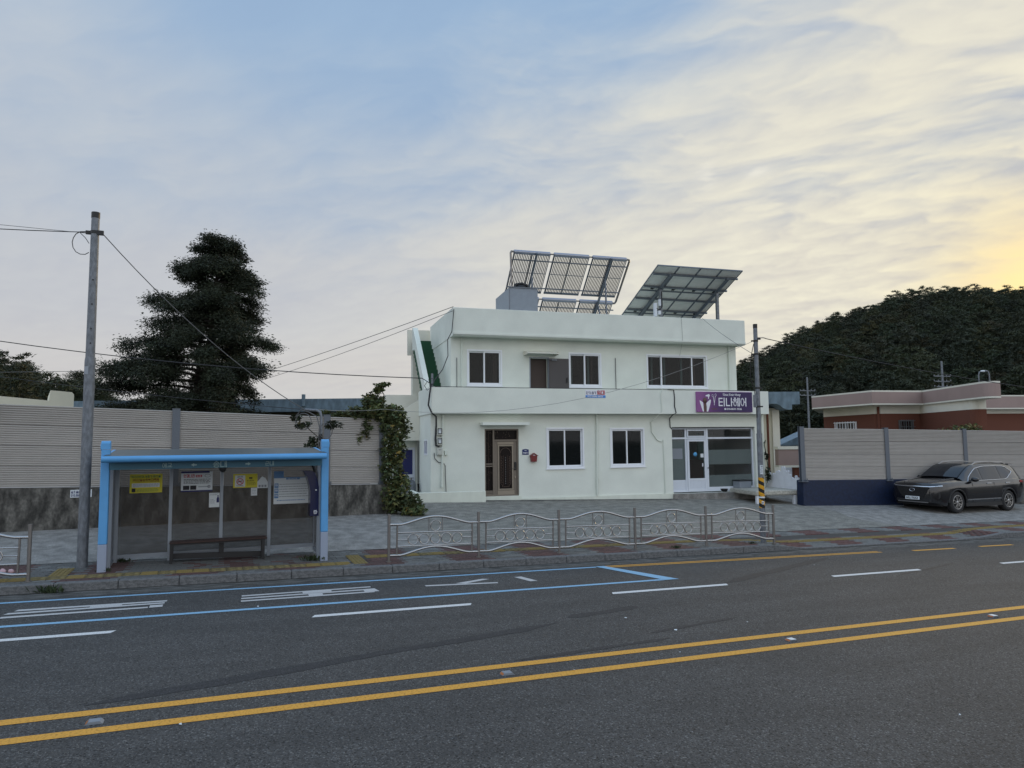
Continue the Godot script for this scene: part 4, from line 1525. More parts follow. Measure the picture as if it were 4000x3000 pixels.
func signs_on_house() -> void:
	# the hair shop's purple sign
	var s := root("hair_shop_sign", face_frame * at(Vector3(10.52, 3.18, 0.403)), "purple hair shop sign with white lettering and pink end on the balcony", "shop sign")
	var mb := MB.new()
	mb.cbox(at(Vector3(1.28, 0.405, 0.04)), Vector3(2.56, 0.81, 0.08), 0.008)
	build("sign_case", mb, mats.sign_edge, s)
	var im := Image.create(256, 80, false, Image.FORMAT_RGB8)
	for i in 256:
		for j in 80:
			var f := clampf((i - 20.0) / 130.0, 0, 1)
			var c := Color(0.52, 0.29, 0.54).lerp(Color(0.20, 0.11, 0.34), f)
			if i < 70:
				c = c.lerp(Color(0.70, 0.46, 0.68), 0.45 * (1.0 - i / 70.0) * (0.6 + 0.4 * j / 80.0))
			if i > 225 and j > 55:
				c = c.lerp(Color(0.42, 0.30, 0.52), 0.35 if (i + j) % 9 < 3 else 0.0)
			im.set_pixel(i, j, c)
	tex.sign_print = ImageTexture.create_from_image(im)
	M("sign_print", Vector3(0.85, 0.85, 0.85), 0.45, {"tex": "sign_print", "uv": true})
	mb = MB.new()
	mb.quad(Vector3(0.01, 0.80, 0.083), Vector3(2.55, 0.80, 0.083), Vector3(2.55, 0.01, 0.083), Vector3(0.01, 0.01, 0.083), Vector3.BACK)
	build("print", mb, mats.sign_print, s)
	write(s, "티나헤어", at(Vector3(1.0, 0.25, 0.086)), 0.31, mats.ink_white, 0.15, 1.34)
	write(s, "Tina Hair Shop", at(Vector3(1.18, 0.62, 0.086)), 0.085, mats.ink_white, 0.1, 0.84, true)
	write(s, "010-6631-7536", at(Vector3(1.35, 0.085, 0.086)), 0.075, mats.ink_white, 0.1, 0.70)
	mb = MB.new()
	# telephone mark
	mb.between(Vector3(1.245, 0.09, 0.084), Vector3(1.315, 0.135, 0.087))
	mb.between(Vector3(1.235, 0.14, 0.084), Vector3(1.325, 0.158, 0.087))
	# hair dryer, scissors
	mb.prism(PackedVector2Array([Vector2(0.40, 0.66), Vector2(0.56, 0.72), Vector2(0.60, 0.66), Vector2(0.56, 0.60), Vector2(0.54, 0.52), Vector2(0.51, 0.53), Vector2(0.52, 0.61), Vector2(0.40, 0.63)]), at(Vector3(0, 0, 0.084)), 0.003)
	mb.ring(at(Vector3(0.72, 0.66, 0.086)), 0.035, 0.006, 12, 4, 1.3)
	mb.ring(at(Vector3(0.86, 0.68, 0.086)), 0.035, 0.006, 12, 4, 1.3)
	mb.bar(Vector3(0.745, 0.62, 0.086), Vector3(0.80, 0.30, 0.086), 0.004, 0.018, Vector3.UP)
	mb.bar(Vector3(0.84, 0.63, 0.086), Vector3(0.78, 0.27, 0.086), 0.004, 0.018, Vector3.UP)
	# the white wing-like sleeves of the woman seen from behind
	mb.prism(PackedVector2Array([Vector2(0.13, 0.47), Vector2(0.28, 0.38), Vector2(0.31, 0.02), Vector2(0.26, 0.02), Vector2(0.14, 0.38)]), at(Vector3(0, 0, 0.084)), 0.003)
	mb.prism(PackedVector2Array([Vector2(0.43, 0.36), Vector2(0.60, 0.50), Vector2(0.64, 0.48), Vector2(0.62, 0.36), Vector2(0.50, 0.02), Vector2(0.43, 0.02)]), at(Vector3(0, 0, 0.0845)), 0.003)
	build("white_pictures", mb, mats.ink_white, s)
	mb = MB.new()
	mb.lathe(Transform3D(Basis(Vector3.RIGHT, PI / 2), Vector3(0.365, 0.46, 0.088)).scaled_local(Vector3(1, 1, 1.2)), [Vector2(0.0, 0.002), Vector2(0.095, 0.002), Vector2(0.095, 0.0)], 18)
	mb.prism(PackedVector2Array([Vector2(0.32, 0.36), Vector2(0.41, 0.36), Vector2(0.45, 0.2), Vector2(0.43, 0.02), Vector2(0.31, 0.02), Vector2(0.30, 0.2)]), at(Vector3(0, 0, 0.0855)), 0.002)
	mb.between(Vector3(0.66, 0.11, 0.084), Vector3(0.92, 0.145, 0.086))
	build("hair_picture", mb, M("hair_print", Vector3(0.11, 0.06, 0.05), 0.6), s)
	# the letting banner
	var r := root("rental_banner", face_frame * at(Vector3(5.82, 3.71, 0.403)), "small white rental notice with red and blue print on the balcony", "banner")
	mb = MB.new()
	mb.between(Vector3(0, 0, 0), Vector3(0.82, 0.30, 0.005))
	build("sheet", mb, mats.ink_white, r)
	mb = MB.new()
	mb.between(Vector3(0.0, 0.0, 0.005), Vector3(0.82, 0.095, 0.008))
	build("blue_band", mb, M("banner_blue", Vector3(0.06, 0.24, 0.62), 0.6), r)
	write(r, "단기.장기", at(Vector3(0.03, 0.135, 0.010)), 0.095, mats.ink_navy, 0.15, 0.42)
	write(r, "임대", at(Vector3(0.48, 0.12, 0.010)), 0.15, mats.ink_red, 0.19, 0.32)
	write(r, "010-6695-0653", at(Vector3(0.08, 0.02, 0.011)), 0.055, mats.ink_white, 0.13, 0.64)


# ------------------------------------------------------------------ on the roof
func roof_things() -> void:
	# vacuum-tube solar water heater: two rows of three collectors on a slanting frame
	var a := deg_to_rad(46.0)
	var sl := Transform3D(Basis(Vector3(1, 0, 0), Vector3(0, sin(a), cos(a)), Vector3(0, -cos(a), sin(a)).rotated(Vector3.RIGHT, 0.0)), Vector3(3.79, 9.88, -2.0))
	# local: x along the front, -y down the slope, z towards the viewer's underside
	sl.basis.z = sl.basis.x.cross(sl.basis.y)
	var sh := root("solar_water_heater", face_frame, "slanting rack of vacuum-tube solar water heaters on the flat roof", "solar heater")
	var tube_mesh := MB.new()
	tube_mesh.tube([Vector3(0, -0.12, 0), Vector3(0, -1.92, 0)], 0.0175, 6)
	var tm := tube_mesh.done()
	for row in 2:
		for c in 3:
			var co := Node3D.new()
			co.name = "collector"
			co.transform = sl * Transform3D(Basis(), Vector3(0.01 + c * 1.74, -2.2 * row, 0))
			sh.add_child(co, true)
			var mb := MB.new()
			mb.cbox(at(Vector3(0.80, -0.065, 0.01)), Vector3(1.6, 0.15, 0.15), 0.03)
			build("manifold", mb, mats.manifold, co)
			mb = MB.new()
			mb.bx(Vector3(0.8, -1.94, 0), Vector3(1.6, 0.08, 0.05))
			for e in [0.015, 0.80, 1.585]:
				mb.bx(Vector3(e, -1.0, 0.03), Vector3(0.03, 1.94, 0.03))
			mb.bx(Vector3(0.8, -1.0, 0.032), Vector3(1.54, 0.02, 0.02))
			build("frame", mb, mats.solar_grey, co)
			for k in 22:
				put("tube", tm, mats.solar_tube, co, at(Vector3(0.065 + k * 0.07, 0, 0)))
	var mb := MB.new()
	for y in [-0.38, -1.68, -2.6, -3.7]:
		mb.tube([sl * Vector3(0.0, y, 0.09), sl * Vector3(5.2, y, 0.09)], 0.028, 8)
	for x in [0.97, 4.32]:
		mb.bar(sl * Vector3(x, 0.02, 0.15), sl * Vector3(x, -4.3, 0.15), 0.08, 0.08, sl.basis.z)
		var top: Vector3 = sl * Vector3(x, -1.05, 0.17)
		mb.bar(top, Vector3(top.x, 6.36, top.z + 0.1), 0.06, 0.06, Vector3.RIGHT)
		mb.bar(sl * Vector3(x, -2.25, 0.17), Vector3(top.x, 6.36, top.z - 0.15), 0.05, 0.05, Vector3.RIGHT)
	build("rack", mb, mats.solar_grey, sh)
	mb = MB.new()
	var p0: Vector3 = sl * Vector3(0.02, -0.06, 0.01)
	mb.tube([p0, p0 + Vector3(-0.11, 0.0, 0), p0 + Vector3(-0.14, -0.06, 0.0), p0 + Vector3(-0.14, -1.75, 0.12)], 0.045, 8)
	mb.tube([sl * Vector3(5.08, -0.06, 0.01), sl * Vector3(5.2, -0.08, 0.01), sl * Vector3(5.23, -0.14, 0.01), sl * Vector3(5.23, -2.2, 0.01), sl * Vector3(5.2, -2.28, 0.01), sl * Vector3(5.08, -2.3, 0.01)], 0.045, 8)
	for row in 2:
		for c in 2:
			mb.tube([sl * Vector3(1.6 + c * 1.74, -2.2 * row - 0.065, 0.01), sl * Vector3(1.78 + c * 1.74, -2.2 * row - 0.065, 0.01)], 0.03, 8)
	build("lagged_pipe", mb, mats.steel_post, sh)
	# grey tank housing
	var tk := root("tank_housing", face_frame * at(Vector3(3.46, 6.36, -1.6)), "grey metal tank housing with sloped side on the roof below the tubes", "tank housing")
	mb = MB.new()
	mb.prism(PackedVector2Array([Vector2(0, 0), Vector2(-2.0, 0), Vector2(-2.0, 1.8), Vector2(0, 1.87)]), Transform3D(Basis(Vector3(0, 0, 1), Vector3(0, 1, 0), Vector3(1, 0, 0)), Vector3.ZERO), 1.2)
	build("cabinet", mb, mats.tank_grey, tk)
	mb = MB.new()
	mb.bar(Vector3(-0.02, 1.885, 0.01), Vector3(1.22, 1.885, 0.01), 0.05, 0.03)
	mb.bar(Vector3(0.0, 1.85, 0.012), Vector3(0.0, 0.5, 0.012), 0.03, 0.03, Vector3.RIGHT)
	build("edge_trim", mb, mats.solar_grey, tk)
	mb = MB.new()
	mb.tube([Vector3(0.3, 1.9, -0.3), Vector3(0.38, 2.07, -0.3), Vector3(0.62, 2.12, -0.3), Vector3(0.85, 2.06, -0.3), Vector3(0.9, 1.9, -0.3)], 0.06, 8)
	mb.ball(at(Vector3(0.6, 1.93, -0.35)), 0.28, 0.16, 0.2, 8)
	build("hose_coil", mb, mats.black, tk)
	# photovoltaic array, seen from behind
	var ap := deg_to_rad(23.0)
	var pv := Transform3D(Basis(Vector3(1, 0, 0), Vector3(0, sin(ap), cos(ap)), Vector3(0, -cos(ap), sin(ap))), Vector3(10.34, 9.68, -2.0))
	pv.basis.z = pv.basis.x.cross(pv.basis.y)
	var po := root("solar_panel_array", face_frame, "tilted array of solar panels on two posts, seen from below, on the roof", "solar panels")
	for row in 3:
		for c in 4:
			var m := Node3D.new()
			m.name = "solar_panel"
			m.transform = pv * Transform3D(Basis(), Vector3(c * 1.075, -row * 1.87, 0))
			po.add_child(m, true)
			mb = MB.new()
			mb.between(Vector3(0.01, -1.84, -0.006), Vector3(1.05, -0.01, 0.0))
			build("back_sheet", mb, mats.pv_back, m)
			mb = MB.new()
			mb.between(Vector3(0.01, -1.84, -0.03), Vector3(1.05, -0.01, -0.009))
			build("cell_face", mb, mats.pv_face, m)
			mb = MB.new()
			frame_ring(mb, 0, -1.85, 1.06, 0.0, -0.032, 0.02, 0.028)
			build("frame", mb, mats.solar_grey, m)
			mb = MB.new()
			mb.bx(Vector3(0.53, -1.70, 0.015), Vector3(0.14, 0.10, 0.03))
			mb.tube([Vector3(0.6, -1.68, 0.02), Vector3(0.68, -1.6, 0.02), Vector3(0.72, -1.5, 0.012)], 0.008, 5)
			build("junction_box", mb, mats.black, m)
	for y in [-0.55, -1.5, -2.44, -3.38, -4.3, -5.2]:
		mb = MB.new()
		mb.bar(pv * Vector3(0.03, y, 0.06), pv * Vector3(4.33, y, 0.06), 0.07, 0.07, pv.basis.z)
		build("cross_rail", mb, mats.solar_grey, po)
	for x in [0.80, 3.75]:
		mb = MB.new()
		mb.bar(pv * Vector3(x, -0.45, 0.15), pv * Vector3(x, -5.5, 0.15), 0.1, 0.1, pv.basis.z)
		build("beam", mb, mats.solar_grey, po)
		mb = MB.new()
		var pt: Vector3 = pv * Vector3(x, -1.5, 0.2)
		mb.bar(Vector3(pt.x, pt.y, pt.z), Vector3(pt.x, 6.36, pt.z), 0.12, 0.12, Vector3.RIGHT)
		build("post", mb, mats.galv, po)
		mb = MB.new()
		var pb: Vector3 = pv * Vector3(x, -5.0, 0.2)
		mb.bar(pb, Vector3(pb.x, 6.3, pb.z), 0.12, 0.12, Vector3.RIGHT)
		build("post", mb, mats.galv, po)
	mb = MB.new()
	var bp: Vector3 = pv * Vector3(0.80, -1.5, 0.2)
	mb.cbox(at(bp + Vector3(-0.30, -0.95, 0.05)), Vector3(0.13, 0.62, 0.16), 0.02)
	mb.cbox(at(bp + Vector3(-0.09, -0.62, 0.08)), Vector3(0.10, 0.30, 0.1), 0.01)
	mb.cbox(at(bp + Vector3(-0.12, -1.08, 0.08)), Vector3(0.14, 0.18, 0.1), 0.01)
	build("inverter", mb, mats.alu_white, po)
	mb = MB.new()
	mb.tube([bp + Vector3(0.03, -0.1, 0.08), bp + Vector3(0.03, -0.8, 0.1), bp + Vector3(-0.1, -0.95, 0.1), bp + Vector3(-0.28, -0.9, 0.12)], 0.02, 6)
	mb.tube([bp + Vector3(-0.26, -1.25, 0.08), bp + Vector3(-0.22, -1.45, 0.1), bp + Vector3(-0.05, -1.5, 0.08), bp + Vector3(-0.04, -2.4, 0.08)], 0.025, 6)
	build("cable", mb, mats.wire, po)


# ------------------------------------------------------------------ houses around
func barred_window(parent: Node3D, t: Transform3D, w: float, h: float, bars: int, fm: Material) -> void:
	var o := Node3D.new()
	o.name = "window"
	o.transform = t
	parent.add_child(o, true)
	var mb := MB.new()
	frame_ring(mb, 0, 0, w, h, -0.05, 0.04, 0.07)
	mb.between(Vector3(w * 0.48, 0.07, -0.03), Vector3(w * 0.52, h - 0.07, 0.03))
	build("frame", mb, fm, o)
	mb = MB.new()
	mb.between(Vector3(0.07, 0.07, -0.02), Vector3(w - 0.07, h - 0.07, -0.01))
	build("pane", mb, mats.pane, o)
	mb = MB.new()
	for k in bars:
		mb.between(Vector3(0.06 + (w - 0.12) * k / (bars - 1) - 0.012, -0.05, 0.12), Vector3(0.06 + (w - 0.12) * k / (bars - 1) + 0.012, h + 0.03, 0.145))
	for y in [0.06, h * 0.55, h - 0.05]:
		mb.between(Vector3(-0.06, y, 0.115), Vector3(w + 0.06, y + 0.03, 0.15))
	build("grille", mb, fm, o)


func outline_wall(mb: MB, pts: Array, y0: float, y1: float) -> void:
	for i in pts.size() - 1:
		var a: Vector2 = pts[i]
		var b: Vector2 = pts[i + 1]
		var n := Vector3(-(b.y - a.y), 0, b.x - a.x)
		mb.quad(Vector3(a.x, y1, a.y), Vector3(b.x, y1, b.y), Vector3(b.x, y0, b.y), Vector3(a.x, y0, a.y), n)


func flat_prism(mb: MB, pts: Array, y0: float, y1: float) -> void:
	var poly := PackedVector2Array()
	for q: Vector2 in pts:
		poly.append(Vector2(q.x, -q.y))
	mb.prism(poly, Transform3D(Basis(Vector3(1, 0, 0), Vector3(0, 0, -1), Vector3(0, 1, 0)), Vector3(0, y0, 0)), y1 - y0)


func neighbours() -> void:
	# brick bungalow with pink roof band, right of the house behind the barrier
	var o := root("brick_bungalow", at(Vector3.ZERO), "red brick bungalow with pink flat-roof band behind the sound barrier", "house")
	var roof: Array = [Vector2(19.1, -45.0), Vector2(20.35, -39.9), Vector2(23.6, -40.6), Vector2(23.0, -34.6)]
	for k in 9:
		var a := PI - PI * k / 8.0
		roof.append(Vector2(23.42 + 0.42 * cos(a), -34.5 + 0.4 * sin(a)))
	roof += [Vector2(24.3, -41.0)]
	var top := 5.30
	var mb := MB.new()
	flat_prism(mb, roof + [Vector2(26.0, -52.0), Vector2(22.6, -52.0)], top - 0.74, top - 0.09)
	build("roof_band", mb, mats.pink, o)
	mb = MB.new()
	flat_prism(mb, roof + [Vector2(26.0, -52.02), Vector2(22.58, -52.02)], top - 0.088, top)
	build("roof_coping", mb, mats.cream_pale, o)
	mb = MB.new()
	flat_prism(mb, (roof + [Vector2(26.0, -52.04), Vector2(22.56, -52.04)]), top - 0.82, top - 0.742)
	build("roof_soffit", mb, mats.cream_pale, o)
	mb = MB.new()
	flat_prism(mb, [Vector2(24.33, -41.4), Vector2(33.0, -42.6), Vector2(33.0, -52.0), Vector2(26.003, -52.0)], top - 0.98, top - 0.3)
	build("roof_band", mb, mats.pink, o)
	mb = MB.new()
	flat_prism(mb, [Vector2(24.33, -41.39), Vector2(33.0, -42.59), Vector2(33.0, -52.0), Vector2(26.003, -52.0)], top - 0.297, top - 0.22)
	flat_prism(mb, [Vector2(24.33, -41.39), Vector2(33.0, -42.59), Vector2(33.0, -52.0), Vector2(26.003, -52.0)], top - 1.05, top - 0.983)
	build("roof_coping", mb, mats.cream_pale, o)
	var wall: Array = [Vector2(20.25, -46.0), Vector2(21.0, -41.0), Vector2(21.25, -40.75), Vector2(23.75, -41.2), Vector2(23.3, -36.0)]
	for k in 7:
		var a := PI - PI * 0.5 * k / 6.0
		wall.append(Vector2(23.62 + 0.3 * cos(a), -35.9 + 0.3 * sin(a)))
	wall += [Vector2(23.9, -35.6), Vector2(24.6, -41.9), Vector2(33.0, -43.2)]
	mb = MB.new()
	outline_wall(mb, wall, -1.0, top - 1.30)
	build("brick_wall", mb, mats.brick, o)
	mb = MB.new()
	outline_wall(mb, wall, top - 1.30, top - 0.82)
	build("upper_wall", mb, mats.cream_pale, o)
	mb = MB.new()
	mb.tube([Vector3(21.1, 4.4, -40.75), Vector3(21.1, -1, -40.75)], 0.07, 6)
	build("down_pipe", mb, mats.brick, o)
	barred_window(o, Transform3D(Basis(Vector3.UP, -1.422), Vector3(20.4, 2.55, -44.6)), 2.0, 1.05, 8, mats.pvc)
	barred_window(o, Transform3D(Basis(Vector3.UP, 0.197), Vector3(22.35, 2.72, -40.9)), 0.9, 0.9, 6, mats.wire_grey)
	mb = MB.new()
	mb.box(Transform3D(Basis(Vector3.UP, 0.197), Vector3(22.8, 2.66, -40.95)), Vector3(1.15, 0.13, 0.3))
	mb.box(Transform3D(Basis(Vector3.UP, -0.3), Vector3(23.6, 2.55, -35.5)), Vector3(1.0, 0.12, 0.25))
	build("window_sill", mb, mats.cream_pale, o)
	# garden wall of the bungalow seen in the gap
	o = root("garden_wall", at(Vector3.ZERO), "low brick garden wall with pink top band in the gap beside the pole", "wall")
	mb = MB.new()
	mb.between(Vector3(11.6, 1.45, -31.4), Vector3(16.6, 2.14, -31.0))
	build("top_band", mb, mats.pink, o)
	mb = MB.new()
	mb.between(Vector3(11.58, 2.143, -31.45), Vector3(16.6, 2.27, -30.95))
	mb.between(Vector3(11.58, 1.36, -31.43), Vector3(16.6, 1.447, -30.97))
	build("coping", mb, mats.cream_pale, o)
	mb = MB.new()
	mb.between(Vector3(12.3, -0.8, -31.35), Vector3(16.6, 1.36, -31.05))
	build("brick_wall", mb, mats.brick, o)
	mb = MB.new()
	mb.between(Vector3(13.85, 0.92, -31.0), Vector3(14.6, 1.08, -30.85))
	build("window_sill", mb, mats.cream_pale, o)
	# cream neighbour with bracketed blue-grey eaves
	o = root("cream_house", at(Vector3.ZERO), "cream house with blue-grey bracketed eaves behind the shop corner", "house")
	mb = MB.new()
	mb.between(Vector3(4.0, -1, -48.0), Vector3(13.62, 4.18, -36.3))
	build("wall", mb, mats.cream, o)
	mb = MB.new()
	mb.between(Vector3(12.55, -1, -36.297), Vector3(12.72, 4.1, -36.2))
	mb.between(Vector3(13.3, -1, -36.297), Vector3(13.66, 4.1, -36.17))
	build("pilaster", mb, mats.cream_pale, o)
	mb = MB.new()
	mb.prism(PackedVector2Array([Vector2(4, 4.95), Vector2(14.35, 4.95), Vector2(14.35, 4.32), Vector2(13.95, 4.32), Vector2(13.95, 4.06), Vector2(13.7, 4.06), Vector2(13.5, 4.14), Vector2(13.35, 4.28), Vector2(13.15, 4.36), Vector2(4, 4.36)]), at(Vector3(0, 0, -48.2)), 13.0)
	build("eaves", mb, mats.blue_grey, o)
	mb = MB.new()
	mb.tube([Vector3(12.95, 4.3, -35.9), Vector3(12.95, -1, -35.9)], 0.06, 6)
	build("down_pipe", mb, mats.brick, o)
	# small white shed roof far behind
	o = root("white_shed", at(Vector3(22.0, 0, -55.0)), "small white shed with sloping roof in the gap left of the barrier", "shed")
	mb = MB.new()
	mb.between(Vector3(-1.2, -1, -2), Vector3(2.5, 2.1, 0))
	build("wall", mb, mats.white_paint, o)
	mb = MB.new()
	mb.prism(PackedVector2Array([Vector2(-1.5, 2.1), Vector2(2.8, 2.1), Vector2(2.8, 3.4), Vector2(1.5, 3.4)]), at(Vector3(0, 0, -2.2)), 2.5)
	build("roof", mb, mats.blue_grey, o)
	# long house with blue-grey band behind the tree
	o = root("long_blue_band_house", at(Vector3.ZERO), "long low house with blue-grey roof band behind the tall conifer", "house")
	mb = MB.new()
	mb.between(Vector3(-32.0, 4.66, -58.0), Vector3(-7.0, 5.47, -45.0))
	build("roof_band", mb, mats.blue_grey, o)
	mb = MB.new()
	mb.between(Vector3(-31.3, -1, -57.5), Vector3(-7.7, 4.66, -45.9))
	build("wall", mb, mats.dark_wall, o)
	mb = MB.new()
	mb.tube([Vector3(-13.3, 5.0, -44.95), Vector3(-13.3, 5.75, -44.95)], 0.12, 8)
	build("vent_pipe", mb, mats.blue_grey, o)
	# cream house far left, one wall stepped
	o = root("stepped_cream_house", at(Vector3.ZERO), "cream house wall with stepped top above the barrier behind the pole", "house")
	mb = MB.new()
	mb.prism(PackedVector2Array([Vector2(-3.5, -2), Vector2(1.95, -2), Vector2(1.95, 5.33), Vector2(1.85, 5.45), Vector2(0.9, 5.52), Vector2(0.85, 4.98), Vector2(-3.5, 5.35)]), Transform3D(Basis(Vector3.UP, 0.6), Vector3(-24.8, 0, -36.2)), -6.0)
	build("wall", mb, mats.cream, o)
	mb = MB.new()
	mb.box(Transform3D(Basis(Vector3.UP, 0.6), Vector3(-22.0, 3.45, -39.3)), Vector3(3.0, 3.1, 3.0))
	build("blue_extension", mb, mats.blue_grey, o)
	mb = MB.new()
	mb.ball(at(Vector3(-27.2, 5.25, -34.3)), 1.1, 0.3, 0.8, 8)
	build("tarpaulin", mb, mats.pvc, o)
	# distant concrete power poles and street lamps
	var pl: Array = [[Vector3(28.3, -2, -67.5), 8.5, "leftmost distant power pole with short crossarms before the hill"], [Vector3(37.0, -2, -60.5), 9.15, "rightmost distant power pole, with several crossarms, above bungalow roof"]]
	for q: Array in pl:
		var p := root("power_pole", at(q[0]), q[2], "power pole", "distant power poles")
		mb = MB.new()
		var hh: float = q[1] + 2.0
		mb.tube([Vector3(0, 0, 0), Vector3(0, hh, 0)], 0.15, 8, true, 0.08)
		build("pole", mb, mats.galv, p)
		for k in 3:
			if k > 1 and hh < 11.0:
				continue
			mb = MB.new()
			mb.box(Transform3D(Basis(Vector3.UP, 0.3), Vector3(0, hh - 1.3 - k * 0.45, 0)), Vector3(1.7 - k * 0.2, 0.08, 0.08))
			for e in [-0.7, -0.35, 0.35, 0.7]:
				mb.bx(Vector3(e, hh - 1.22 - k * 0.45, 0), Vector3(0.06, 0.14, 0.06))
			build("crossarm", mb, mats.galv, p)
		if hh > 11.0:
			mb = MB.new()
			mb.tube([Vector3(0.3, hh - 2.7, 0.2), Vector3(0.3, hh - 2.2, 0.2)], 0.16, 8)
			build("transformer", mb, mats.galv, p)
	for q: Array in [[Vector3(39.8, -2, -60), 0.3, "paler of two distant street lamps above the bungalow's rounded roof"], [Vector3(40.7, -2, -60), -0.25, "darker of two distant street lamps above the bungalow's rounded roof"]]:
		var p := root("street_lamp", at(q[0]), q[2], "street lamp", "distant street lamps")
		mb = MB.new()
		mb.tube([Vector3(0, 0, 0), Vector3(0, 9.9, 0), Vector3(q[1] * 0.3, 10.15, 0), Vector3(q[1], 10.2, 0)], 0.055, 6)
		build("pole", mb, mats.galv, p)
		mb = MB.new()
		mb.ball(at(Vector3(q[1] * 1.3, 10.2, 0)), 0.25, 0.09, 0.13, 6)
		build("lamp_head", mb, mats.paper if q[1] > 0.0 else mats.galv, p)


# ------------------------------------------------------------------ bus shelter
func shelter_place() -> void:
	var t := at(Vector3(-7.86, 0.0, -13.70), deg_to_rad(23.26))
	var g0 := 0.20
	var o := root("bus_shelter", t, "blue bus shelter with glass back wall on the pavement", "bus shelter")
	# local: x along the road, z towards the road, y absolute height
	for i in 2:
		var x := 0.005 if i == 0 else 4.135
		var gy := 0.19 if i == 0 else 0.10
		var po := Node3D.new()
		po.name = "post"
		o.add_child(po, true)
		var mb := MB.new()
		mb.cbox(at(Vector3(x, (gy + 0.715) * 0.5, 0)), Vector3(0.152, 0.715 - gy, 0.152), 0.01)
		build("painted_foot", mb, mats.shelter_grey, po)
		mb = MB.new()
		mb.cbox(at(Vector3(x, 1.617, 0)), Vector3(0.15, 1.80, 0.15), 0.012)
		build("shaft", mb, mats.shelter_blue, po)
		mb = MB.new()
		var cap: Array = []
		for k in 9:
			var a := PI * k / 8.0
			cap.append(Vector2(0.075 * cos(a) * 1.0, 0.085 * sin(a)))
		var pc := PackedVector2Array([Vector2(0.075, -0.06)])
		for k in 9:
			pc.append(Vector2(0.075, 0).rotated(0) if k == 0 else Vector2(0.075 * cos(PI * k / 8.0), 0.075 + 0.07 * sin(PI * k / 8.0)))
		pc.append(Vector2(-0.075, -0.06))
		mb.prism(PackedVector2Array([Vector2(0.075, -0.005), Vector2(0.075, 0.11), Vector2(0.05, 0.15), Vector2(0.0, 0.16), Vector2(-0.05, 0.15), Vector2(-0.075, 0.11), Vector2(-0.075, -0.005)]), Transform3D(Basis(Vector3(0, 0, 1), Vector3(0, 1, 0), Vector3(-1, 0, 0)), Vector3(x + 0.078, 2.525, 0)), 0.156)
		build("cap", mb, mats.shelter_blue, po)
		mb = MB.new()
		mb.lathe(Transform3D(Basis(Vector3.BACK, PI / 2 if i == 0 else -PI / 2), Vector3(x + (-0.078 if i == 0 else 0.078), 2.57, 0)), [Vector2(0, 0.012), Vector2(0.065, 0.012), Vector2(0.072, 0.0)], 14)
		build("cap_disc", mb, mats.shelter_blue, po)
	# roof sheet, falling to the front, with pipe edging
	var mb := MB.new()
	mb.box(Transform3D(Basis(Vector3.RIGHT, 0.065), Vector3(2.06, 2.435, -0.33)), Vector3(4.10, 0.03, 1.66))
	build("roof", mb, mats.shelter_roof, o)
	mb = MB.new()
	mb.tube([Vector3(-0.01, 2.335, 0.49), Vector3(4.10, 2.335, 0.49)], 0.062, 12)
	build("front_pipe", mb, mats.shelter_blue, o)
	for x in [0.03, 4.07]:
		mb = MB.new()
		mb.bar(Vector3(x, 2.36, 0.46), Vector3(x, 2.475, -1.15), 0.05, 0.07)
		build("side_edge", mb, mats.shelter_blue, o)
	mb = MB.new()
	mb.box(at(Vector3(2.07, 2.205, 0.15)), Vector3(3.96, 0.155, 0.06))
	var fa := build("fascia", mb, mats.fascia_teal, o)
	write(fa, "예교", at(Vector3(1.0, 2.155, 0.183)), 0.082, mats.fascia_text, 0.13, 0.18)
	write(fa, "송대", at(Vector3(1.92, 2.142, 0.183)), 0.125, mats.fascia_text, 0.13, 0.27)
	write(fa, "군내", at(Vector3(2.91, 2.155, 0.183)), 0.082, mats.fascia_text, 0.13, 0.18)
	mb = MB.new()
	for q: Array in [[1.565, -1.0], [2.575, 1.0]]:
		var cx: float = q[0]
		var d: float = q[1]
		mb.prism(PackedVector2Array([Vector2(cx + d * 0.055, 2.195), Vector2(cx, 2.228), Vector2(cx, 2.208), Vector2(cx - d * 0.05, 2.208), Vector2(cx - d * 0.05, 2.182), Vector2(cx, 2.182), Vector2(cx, 2.162)]), at(Vector3(0, 0, 0.181)), 0.003)
	build("arrows", mb, mats.fascia_text, fa)
	# back wall: five uniprights, bottom rail, four panes
	var z := -1.12
	for x in [0.11, 1.11, 2.11, 3.10, 4.11]:
		mb = MB.new()
		var wd := 0.062
		mb.between(Vector3(x - wd * 0.5, 0.1, z - 0.03), Vector3(x + wd * 0.5, 2.38, z + 0.03))
		build("mullion", mb, mats.alu_grey, o)
	for k in 4:
		var xa: float = [0.145, 1.145, 2.145, 3.135][k]
		var xb: float = [1.075, 2.075, 3.065, 4.075][k]
		mb = MB.new()
		mb.between(Vector3(xa, 0.265, z - 0.025), Vector3(xb, 0.345, z + 0.025))
		mb.between(Vector3(xa, 2.28, z - 0.02), Vector3(xb, 2.33, z + 0.02))
		build("rail", mb, mats.alu_grey, o)
		mb = MB.new()
		mb.between(Vector3(xa, 0.345, z - 0.004), Vector3(xb, 2.28, z + 0.004))
		build("pane", mb, mats.shelter_pane, o)
	# narrow glazed side panels
	for x in [0.06, 4.08]:
		mb = MB.new()
		frame_ring(mb, 0, 0, 0.62, 2.12, -0.025, 0.025, 0.06)
		build("side_frame", mb, mats.alu_grey, o, Transform3D(Basis(Vector3.UP, PI / 2), Vector3(x, 0.2, z + 0.62 - 0.05)))
		mb = MB.new()
		mb.between(Vector3(0.06, 0.06, -0.004), Vector3(0.56, 2.06, 0.004))
		build("side_pane", mb, mats.shelter_pane, o, Transform3D(Basis(Vector3.UP, PI / 2), Vector3(x, 0.2, z + 0.62 - 0.05)))
		mb = MB.new()
